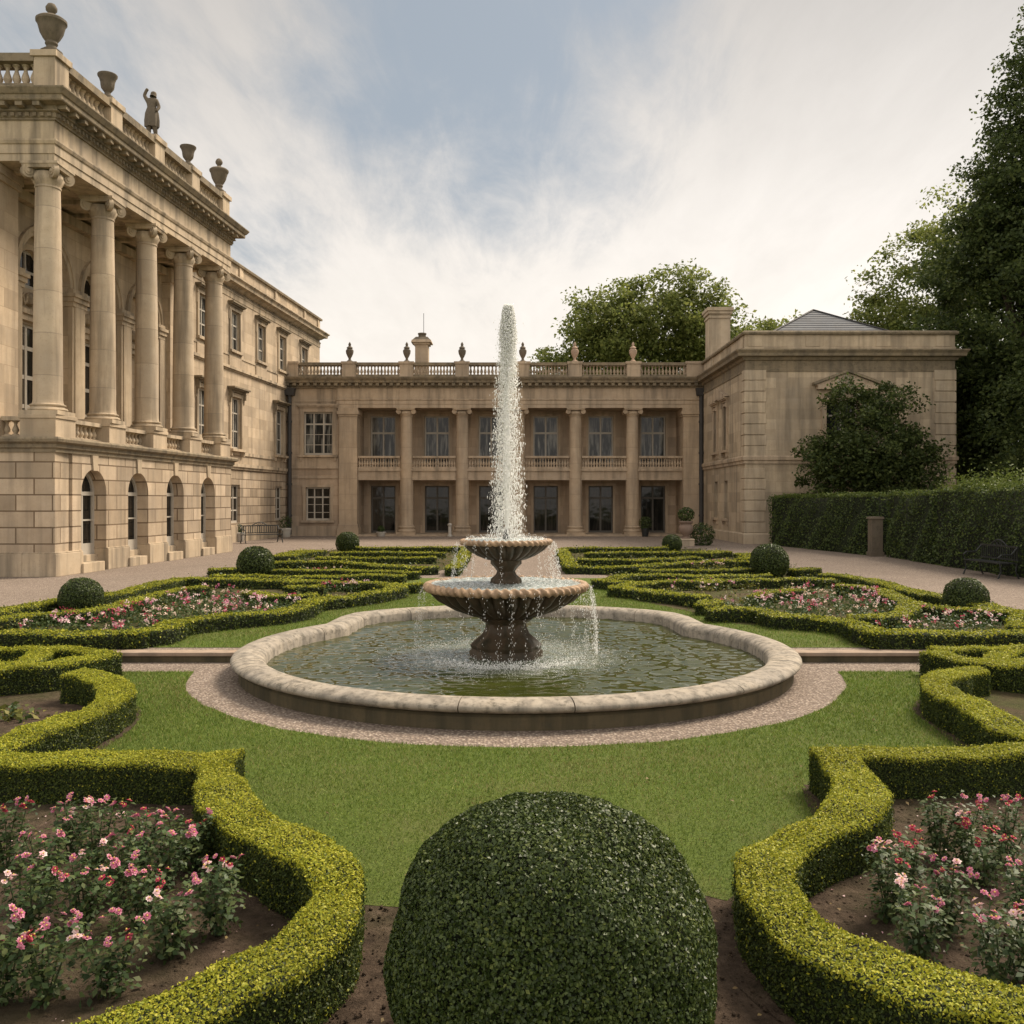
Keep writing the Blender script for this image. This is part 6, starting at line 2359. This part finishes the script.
for (q, lb), bl in zip(ROSES_R, (7, 6, 6, 6, 6, 6, 5, 2, 5, 5, 6)):
    p = gp(*q)
    rose_bush(p, random.uniform(0.34, 0.43), 0.16, lb, (0.46, 0.16, 0.42), bl, 'rose bushes in the lower right bed')


def bedding(poly, n_per, label, colors, h=0.30, leafm='rose_leaf', bloom=1.0):
    """a bed massed with small flowering plants"""
    P = scatter(poly, n_per)
    n = len(P)
    g = gz(P[:, 1])
    k = 22
    pos = np.repeat(np.c_[P, g], k, 0)
    hh = np.repeat(h * rng.uniform(0.6, 1.1, n), k)
    t = rng.uniform(0.1, 1.0, n * k)
    pos = pos + rng.normal(size=pos.shape) * np.array([0.07, 0.07, 0]) * 1.0
    pos[:, 2] += t * hh
    v, q = leaves(pos, rng.normal(size=pos.shape) * 0.5 + np.array([[0, 0, 1.0]]), 0.055, 0.6, 0.6)
    ch = [(v, q, 0)]
    # several small petals make one bloom
    m = int(n * bloom)
    idx = rng.integers(0, n, m)
    top = np.c_[P[idx] + rng.normal(size=(m, 2)) * 0.05, g[idx] + h * rng.uniform(0.85, 1.25, m)]
    # colours drift in loose patches
    pat = np.sin(top[:, 0] * 2.1 + 1) + np.sin(top[:, 1] * 1.7) + rng.normal(size=m) * 0.9
    ci = np.clip(np.digitize(pat, np.quantile(pat, np.linspace(0, 1, len(colors) + 1)[1:-1])), 0, len(colors) - 1)
    kk = 9
    pp = np.repeat(top, kk, 0) + rng.normal(size=(m * kk, 3)) * np.array([0.020, 0.020, 0.016])
    v, q = leaves(pp, rng.normal(size=pp.shape) * 0.6 + np.array([[0, -0.4, 1.0]]), 0.030, 0.85, 0.5)
    ch.append((v, q, 1 + np.repeat(ci, kk)))
    c = np.mean(P, 0)
    o = np_mesh('flower_bedding', ch, [M[leafm]] + [M[c_] for c_ in colors], origin=(c[0], c[1], float(gz(c[1]))))
    tag(o, label, 'flower bed', 'flower beds of the parterre', 'stuff')


G0 = lambda *pts: [gp(px, py, 0.05) for px, py in pts]
C4 = ('petal_pale', 'petal_pink', 'petal_red', 'petal_cream')
bedding(G0((18, 640), (130, 641), (160, 637), (172, 629), (250, 620), (300, 615), (306, 611), (290, 604), (250, 600), (236, 594), (205, 594), (165, 601), (140, 609), (115, 615), (95, 618), (60, 620), (30, 623)), 17,
        'large bed of pink, red and cream flowers on the palace side of the parterre', C4, 0.23, bloom=0.75)
bedding(G0((322, 594), (350, 592), (375, 589), (370, 587.5), (340, 588), (322, 590)), 22, 'small patch of dark purple red flowers inside the looped hedge', ('petal_red', 'petal_pale'), 0.22, bloom=0.9)
bedding(G0((745, 615), (768, 617), (785, 620.5), (838, 622), (880, 620), (896, 610), (884, 597), (850, 593), (800, 591), (770, 600), (735, 606), (715, 611)), 17,
        'large bed of pink and red flowers on the pavilion side of the parterre', C4, 0.23, bloom=0.75)
bedding(G0((870, 633), (900, 637), (1000, 637), (1014, 630), (1000, 622), (950, 616), (920, 612), (905, 620)), 17, 'smaller bed of pale and red flowers by the right frame edge', ('petal_pale', 'petal_red', 'petal_cream'), 0.22, bloom=0.7)
bedding(G0((640, 591), (690, 594), (725, 590), (760, 588), (720, 585.5), (660, 586)), 14, 'patch of brownish pink flowers inside the V shaped hedge', ('petal_cream', 'petal_pale', 'petal_pink'), 0.20, 'tuft', 0.6)
bedding(G0((690, 569.5), (730, 569.5), (728, 566.5), (692, 566.5)), 10, 'far patch of salmon flowers on the pavilion side', ('petal_cream', 'petal_pink'), 0.22, 'tuft', 1.0)
bedding(G0((300, 575), (350, 575), (345, 572.5), (300, 572.5)), 8, 'far patch of brownish flowers on the palace side', ('petal_cream', 'petal_red'), 0.2, 'tuft', 0.8)


def cover(poly, per, label):
    P = scatter(poly, per)
    n = len(P)
    k = 10
    pos = np.repeat(np.c_[P, gz(P[:, 1])], k, 0) + np.abs(rng.normal(size=(n * k, 3))) * np.array([[0, 0, 0.06]]) + rng.normal(size=(n * k, 3)) * np.array([[0.09, 0.09, 0]])
    pos[:, 2] += 0.02
    v, q = leaves(pos, rng.normal(size=pos.shape) * 0.5 + np.array([[0, 0, 1.0]]), 0.07, 0.6, 0.6)
    o = np_mesh('ground_cover', [(v, q, (rng.uniform(0, 1, len(q)) < 0.45).astype(int))], [M['tuft'], M['rose_leaf']])
    tag(o, label, 'ground cover', None, 'stuff')


patch = lambda P_: [p for p in P_]
cover(LP, 4.0, 'low yellow green planting between the parterre hedges on the palace side')
cover(RP, 4.0, 'low yellow green planting between the parterre hedges on the pavilion side')
cover(G0((0, 722), (26, 716), (32, 708), (18, 704), (0, 708)), 60, 'tuft of bright green seedlings on the bare soil at left')


# ---------------------------------------------------------------- tall hedges on the right
def tall_hedge(x0, y0, x1, y1, thick, h0, h1, label, fluffy, leaf=0.085, dens=340):
    d = Vector((x1 - x0, y1 - y0))
    L = d.length
    d.normalize()
    nrm = Vector((-d.y, d.x))           # towards the garden when walking away from it
    core = MB()
    ins = 0.10
    a, b = Vector((x0, y0)), Vector((x1, y1))
    m = int((L * (h0 + h1) / 2 * 2 + L * thick + thick * (h0 + h1)) * dens)
    u = rng.uniform(0, 1, m)
    s = rng.uniform(0, L, m)
    hh = h0 + (h1 - h0) * s / L + 0.05 * np.sin(s * 2.1) + 0.03 * np.sin(s * 5.3 + 1)
    tot = 2 * L * h0 + L * thick + 2 * thick * h0
    side = np.digitize(u, np.cumsum([L * h0, L * h0, L * thick, thick * h0]) / tot)
    tt = rng.uniform(0, 1, m)
    zz = rng.uniform(0, 1, m)
    bump = 0.06 * np.sin(s * 1.9 + zz * 5) + 0.05 * np.sin(s * 4.1 + zz * 9 + 2)
    dep = np.abs(rng.normal(size=m)) * 0.06 - 0.02 - bump
    off = np.where(side == 0, dep, np.where(side == 1, thick - dep, tt * thick))
    al = np.where(side == 3, dep, np.where(side == 4, L - dep, s))
    z = np.where(side == 2, hh - dep * 0.7, zz * hh)
    pos = np.stack([x0 + d.x * al - nrm.x * off, y0 + d.y * al - nrm.y * off, z], 1)
    nn = np.zeros((m, 3))
    nn[side == 0] = (nrm.x, nrm.y, 0.25)
    nn[side == 1] = (-nrm.x, -nrm.y, 0.25)
    nn[side == 2] = (0, 0, 1)
    nn[side == 3] = (-d.x, -d.y, 0.2)
    nn[side == 4] = (d.x, d.y, 0.2)
    v, q = leaves(pos, nn, leaf, 0.6, 0.7)
    mi = np.where((side == 2) & (rng.uniform(0, 1, m) < 0.6), 2, np.where(rng.uniform(0, 1, m) < 0.05 + 0.25 * (zz > 0.93), 2, 1))
    ch = [(v, q, mi)]
    if fluffy:
        k = int(L * thick * 260)
        s = rng.uniform(0, L, k)
        t = rng.uniform(0.02, 0.95, k)
        hh = h0 + (h1 - h0) * s / L
        up = np.abs(rng.normal(size=k)) * fluffy * (0.6 + 0.5 * np.sin(s * 1.3) ** 2)
        pos = np.stack([x0 + d.x * s - nrm.x * t * thick, y0 + d.y * s - nrm.y * t * thick, hh + up - 0.05], 1)
        v, q = leaves(pos, rng.normal(size=(k, 3)) + np.array([[0, 0, 0.4]]), leaf * 1.0, 0.5, 0.8)
        ch.append((v, q, 2))
    P4 = [(a + d * ins - nrm * ins), (b - d * ins - nrm * ins), (b - d * ins - nrm * (thick - ins)), (a + d * ins - nrm * (thick - ins))]
    hs = [h0 - ins, h1 - ins, h1 - ins, h0 - ins]
    cv = [(p.x, p.y, 0) for p in P4] + [(p.x, p.y, h_) for p, h_ in zip(P4, hs)]
    ch.insert(0, (np.array(cv), np.array([(0, 1, 5, 4), (1, 2, 6, 5), (2, 3, 7, 6), (3, 0, 4, 7), (4, 5, 6, 7)]), 0))
    o = np_mesh('tall_hedge', ch, [M['box_core'], M['yew'], M['yew_new']], origin=(x0, y0, 0))
    return tag(o, label, 'hedge', 'tall clipped hedges along the gravel walk')


tall_hedge(14.05, 36.75, 12.55, 45.2, 1.6, 2.42, 2.38, 'tall dark clipped hedge in front of the pavilion, beyond the stone post', 0.06)
tall_hedge(14.32, 31.6, 14.46, 35.75, 1.6, 2.45, 2.45, 'dark clipped hedge segment between the stone post and the taller hedge', 0.05)
tall_hedge(14.45, 16.5, 14.30, 31.5, 2.0, 2.5, 2.58, 'tallest dark hedge with pale new shoots on top, behind the bench', 0.32)

gpst = MB()
gpst.box(13.98, 14.42, 35.98, 36.40, 0, 1.46)
gpst.frustum(13.93, 14.47, 35.93, 36.45, 1.46, 1.55, 0.03)
gpst.box(13.94, 14.46, 35.94, 36.44, 0, 0.18)
tag(gpst.build('gate_pier', M['ornament'], None, (14.2, 36.19, 0), bevel=0.012), 'weathered stone post in the gap between the tall hedges', 'stone post')


# ---------------------------------------------------------------- trees
def tree(p, trunk_h, trunk_r, blobs, leaf, n_leaves, mat, label, name='broadleaf_tree', cat='tree', group='trees round the palace garden', limbs=7, drop=0.0):
    """tapered trunk with limbs; crown of leaf clumps gathered round many twig ends.
    blobs: ellipsoids (dx, dy, z, rx, ry, rz, weight) that outline the crown"""
    x, y = p
    T = empty(name, (x, y, 0), label, cat, group)
    tr = MB()
    topz = max(b[2] + b[5] * 0.3 for b in blobs)
    tr.tube([(x, y, -0.1), (x + 0.03, y, trunk_h * 0.3), (x - 0.05, y + 0.05, trunk_h), (x, y, trunk_h + (topz - trunk_h) * 0.6)], [trunk_r * 1.35, trunk_r, trunk_r * 0.8, trunk_r * 0.25], 10)
    for i in range(limbs):
        b = blobs[i % len(blobs)]
        a = rng.uniform(0, 2 * math.pi)
        e = (x + b[0] + 0.5 * b[3] * math.cos(a), y + b[1] + 0.5 * b[4] * math.sin(a), b[2] + 0.3 * b[5] * rng.uniform(-1, 1))
        z0 = trunk_h * rng.uniform(0.75, 1.1)
        m = ((x + e[0]) / 2, (y + e[1]) / 2, z0 + (e[2] - z0) * 0.65)
        tr.tube([(x, y, z0), m, e], [trunk_r * 0.5, trunk_r * 0.3, trunk_r * 0.08], 6)
    tr.build('trunk', M['bark'], T, (x, y, 0), smooth=60)
    wt = np.array([b[6] for b in blobs], float)
    wt /= wt.sum()
    nc = max(30, n_leaves // 95)
    bi = rng.choice(len(blobs), nc, p=wt)
    B_ = np.array([b[:6] for b in blobs])[bi]
    d = unit(rng.normal(size=(nc, 3)))
    rad = 0.45 + 0.68 * rng.uniform(0, 1.0, nc) ** 0.8
    cen = np.array([[x, y, 0]]) + B_[:, :3] + d * rad[:, None] * B_[:, 3:6]
    csz = rng.uniform(0.5, 1.35, nc) * leaf * 3.9
    per = rng.integers(40, 150, nc)
    cen, csz, dd = np.repeat(cen, per, 0), np.repeat(csz, per), np.repeat(d, per, 0)
    n = len(cen)
    pos = cen + unit(rng.normal(size=(n, 3))) * (rng.uniform(0, 1, n) ** 0.5 * csz)[:, None] * np.array([1.15, 1.15, 0.75])
    v, q = leaves(pos, dd * 0.5 + np.array([[0, 0, 0.7]]), leaf, 0.62, 0.9)
    np_mesh('crown', [(v, q, 0)], [M[mat]], T, (x, y, 0))


# big trees behind the back wing
tree((11.6, 78), 9, 0.7, [(-2.4, 0, 16.3, 4.4, 4, 4.0, 3), (2.2, 0, 17.4, 4.2, 4, 3.8, 3), (4.8, 0, 16.0, 3.2, 3.5, 4.0, 2.2), (-6.6, 0, 12.8, 2.7, 3, 2.5, 1.4), (-0.6, 0, 12.8, 7.0, 4.5, 3.2, 2.6), (-4.4, 0, 17.2, 2.6, 3, 2.6, 1.3), (5.6, 0, 12.4, 3.0, 3, 3.4, 1.3)],
     0.33, 46000, 'tree_a', 'wide spreading green tree rising behind the roof balustrade of the back wing', group='trees behind the buildings', limbs=12)
tree((24.6, 84), 9, 0.5, [(0, 0, 16.3, 3.0, 3, 3.0, 1), (-1.9, 0, 15, 2.3, 3, 2.5, 0.7), (2.6, 0, 15.0, 2.4, 3, 2.5, 0.7)], 0.36, 10000, 'tree_a', 'small pale green tree top showing just left of the slate roof', group='trees behind the buildings')
tree((31.5, 70), 9, 0.6, [(0, 0, 17.5, 4.2, 4, 5.2, 2.4), (-3.4, 0, 14.8, 2.8, 3, 3.2, 1.5), (3, 0, 21.0, 3.6, 4, 4.6, 2), (-5.0, 0, 13.6, 2.0, 2.4, 2.0, 0.7), (3, 0, 13, 5, 4, 6, 2.4)], 0.30, 34000, 'tree_a', 'rounded green tree rising behind the right end of the pavilion', group='trees behind the buildings', limbs=8)
# tall dark trees beyond the hedge at the right edge
tree((28.2, 50), 8, 0.75, [(-2.0, 0, 12.0, 4.2, 4.5, 5.5, 3.6), (0.6, 0, 17.5, 4.4, 4.5, 5.0, 3.4), (-1.6, -1, 16.0, 3.2, 3, 3.4, 1.8), (1.6, 0, 22.0, 3.6, 4, 4.0, 2.6), (3.0, 0, 27.5, 3.4, 4, 4.5, 2.4), (0, 0, 6.0, 5.2, 4, 5.5, 4), (-2.6, -1, 5.5, 2.6, 2.5, 5.0, 3)],
     0.23, 150000, 'tree_b', 'huge dark tree filling the right edge of the view above the hedge', group='trees beyond the tall hedge', limbs=14)
tree((25.5, 40), 5, 0.5, [(0, 0, 9, 3.4, 4, 5.5, 2), (0.0, 0, 4.5, 4.2, 4, 4.4, 2.4), (1.8, 0, 15, 2.8, 3.5, 4, 1.3)], 0.19, 60000, 'tree_b', 'dark tree in front of the huge one, cut by the right frame edge', group='trees beyond the tall hedge', limbs=8)
tree((30, 62), 5, 0.5, [(-3, 0, 6, 5.0, 3, 6.5, 2), (3, 0, 7, 6, 3, 8, 2)], 0.30, 30000, 'tree_b', 'dark understorey tree deep in the shade behind the huge one', group='trees beyond the tall hedge', limbs=6)
# bushy tree in front of the pavilion
tree((16.9, 43.6), 2.2, 0.16, [(0.2, 0, 4.4, 2.4, 2.2, 1.9, 3), (-1.4, 0, 4.0, 1.8, 1.6, 1.4, 1.7), (1.7, 0, 3.7, 1.7, 1.6, 1.4, 1.7), (-0.8, 0, 6.6, 1.2, 1.3, 1.3, 1.2), (1.0, 0, 6.3, 1.3, 1.3, 1.4, 1.1), (0, 0, 2.9, 3.0, 1.8, 1.3, 2.2)],
     0.16, 32000, 'tree_b', 'bushy dark green tree standing against the pavilion wall', group='trees beyond the tall hedge', limbs=9)


# ---------------------------------------------------------------- benches, pots and small things
def bench(p, ang, label, length=1.7, ornate=True):
    B = empty('garden_bench', (p[0], p[1], 0), label, 'bench', 'dark garden benches')
    ca, sa = math.cos(ang), math.sin(ang)
    xf = lambda x, y, z: (p[0] + ca * x - sa * y, p[1] + sa * x + ca * y, z)
    s = MB(xf)
    for i in range(6):
        s.box(-length / 2, length / 2, -0.24 + i * 0.08, -0.24 + i * 0.08 + 0.06, 0.42, 0.45)
    s.build('seat', M['iron'], B)
    b = MB(xf)
    b.box(-length / 2, length / 2, 0.25, 0.29, 0.86, 0.91)
    b.box(-length / 2, length / 2, 0.25, 0.29, 0.50, 0.54)
    n = 17
    for i in range(n):
        x = -length / 2 + 0.05 + (length - 0.1) * i / (n - 1)
        b.box(x - 0.014, x + 0.014, 0.257, 0.283, 0.54, 0.86)
    if ornate:
        pts = [(-0.42 + 0.84 * i / 14, 0.27, 0.90 + 0.16 * math.sin(math.pi * i / 14)) for i in range(15)]
        b.tube(pts, 0.022, 6)
        for q in (-0.2, 0, 0.2):
            b.tube([(q + 0.08 * math.cos(t), 0.27, 0.95 + 0.05 * math.sin(t)) for t in [0.5 * i for i in range(13)]], 0.013, 5)
    b.build('backrest', M['iron'], B)
    for sx in (-1, 1):
        x = sx * (length / 2 - 0.03)
        a = MB(xf)
        a.tube([(x, 0.27, 0.88), (x, 0.1, 0.68), (x, -0.18, 0.67), (x, -0.27, 0.60), (x, -0.24, 0.44)], 0.022, 6)
        a.build('armrest', M['iron'], B)
        for y0, y1 in ((-0.22, -0.28), (0.25, 0.32)):
            l = MB(xf)
            l.tube([(x, y0, 0.44), (x, y0 * 0.9, 0.2), (x, y1, 0.0)], [0.026, 0.022, 0.028], 6)
            l.build('leg', M['iron'], B)


bx, by = gp(262, 543)
bench((bx, by), R(42), 'ornate dark iron bench against the palace wing, near the drainpipe', 2.1)
bench((13.72, 26.6), R(-88), 'dark slatted bench half lost in the shade of the tall hedge at right', 1.9)
# low wall and planters by the wing
def pot(p, r, h, label, plant_r, mat='white_stone', leafm='rose_leaf', n=420, cat='potted plant', name='potted_plant', shape='tub'):
    B = empty(name, (p[0], p[1], 0), label, cat)
    v = MB()
    if shape == 'tub':
        prof = [(r * 0.72, 0), (r * 0.78, 0.03), (r * 0.9, h * 0.8), (r, h * 0.82), (r, h * 0.96), (r * 0.9, h), (r * 0.8, h * 0.9), (0.02, h * 0.88)]
    else:
        prof = [(r * 0.8, 0), (r * 0.8, h * 0.12), (r * 0.45, h * 0.18), (r * 0.42, h * 0.26), (r * 0.75, h * 0.36), (r, h * 0.56), (r * 0.95, h * 0.76), (r * 0.72, h * 0.86), (r * 0.95, h * 0.93), (r * 1.02, h * 0.97), (r * 0.8, h), (0.02, h * 0.95)]
    v.lathe((p[0], p[1], 0), prof, 24)
    v.build('pot', M[mat], B, (p[0], p[1], 0), smooth=40)
    d = unit(rng.normal(size=(n, 3)))
    pos = np.array([[p[0], p[1], h + plant_r * 0.75]]) + d * plant_r * (rng.uniform(0.2, 1, n) ** 0.4)[:, None]
    vv, q = leaves(pos, d, 0.08, 0.6, 0.7)
    np_mesh('foliage', [(vv, q, 0)], [M[leafm]], B, (p[0], p[1], h))


pot((-14.35, 48.6), 0.34, 0.5, 'pale stone tub with a low plant between the palace plinth and the ornate bench', 0.26)
pot((-13.35, 54.6), 0.34, 0.55, 'pale stone tub with a straggling plant by the corner drainpipe', 0.42)
pot((8.0, 55.6), 0.24, 0.5, 'dark potted shrub beside the last round column', 0.42, 'iron', 'ball_leaf', 700)
pot((-7.9, 55.9), 0.30, 0.28, 'low pale tub with a plant in front of the leftmost glazed door', 0.22)
ux, uy = gp(686, 546)
us = empty('urn_on_plinth', (ux, uy, 0), 'terracotta urn with a dark plant on a stone plinth near the pavilion', 'planted urn')
v = MB()
v.box(ux - 0.34, ux + 0.34, uy - 0.34, uy + 0.34, 0, 0.30)
v.frustum(ux - 0.38, ux + 0.38, uy - 0.38, uy + 0.38, 0.30, 0.36, 0.06)
v.build('plinth', M['quoin'], us, bevel=0.01)
v = MB()
v.lathe((ux, uy, 0.36), [(0.22, 0), (0.22, 0.05), (0.13, 0.09), (0.14, 0.14), (0.27, 0.26), (0.34, 0.42), (0.33, 0.58), (0.25, 0.68), (0.33, 0.76), (0.35, 0.80), (0.28, 0.84), (0.02, 0.80)], 28)
v.build('vase', M['terracotta'], us, (ux, uy, 0.36), smooth=40)
d = unit(rng.normal(size=(900, 3)))
pos = np.array([[ux, uy, 1.50]]) + d * np.array([[0.42, 0.42, 0.36]]) * (rng.uniform(0.2, 1, 900) ** 0.4)[:, None]
vv, q = leaves(pos, d, 0.09, 0.6, 0.7)
np_mesh('foliage', [(vv, q, 0)], [M['ball_leaf']], us, (ux, uy, 1.2))


def shrub(p, rx, rz, label, n=1500, leafm='ball_leaf'):
    d = unit(rng.normal(size=(n, 3)))
    pos = np.array([[p[0], p[1], rz * 0.8]]) + d * np.array([[rx, rx, rz]]) * (rng.uniform(0.3, 1, n) ** 0.4)[:, None]
    pos[:, 2] = np.maximum(pos[:, 2], 0.03)
    vv, q = leaves(pos, d, 0.09, 0.6, 0.7)
    o = np_mesh('shrub', [(vv, q, 0)], [M[leafm]], origin=(p[0], p[1], 0))
    tag(o, label, 'shrub')


shrub((ux + 0.9, uy + 0.6), 0.62, 0.62, 'dark round shrub behind the terracotta urn')
wp = MB()
wp.lathe((-3.75, 55.8, 0), [(0.16, 0), (0.16, 0.06), (0.10, 0.10), (0.10, 0.62), (0.14, 0.66), (0.15, 0.74), (0.05, 0.80)], 14)
tag(wp.build('stone_bollard', M['white_stone'], None, (-3.75, 55.8, 0), smooth=40), 'small pale stone bollard beside the second round column', 'bollard')
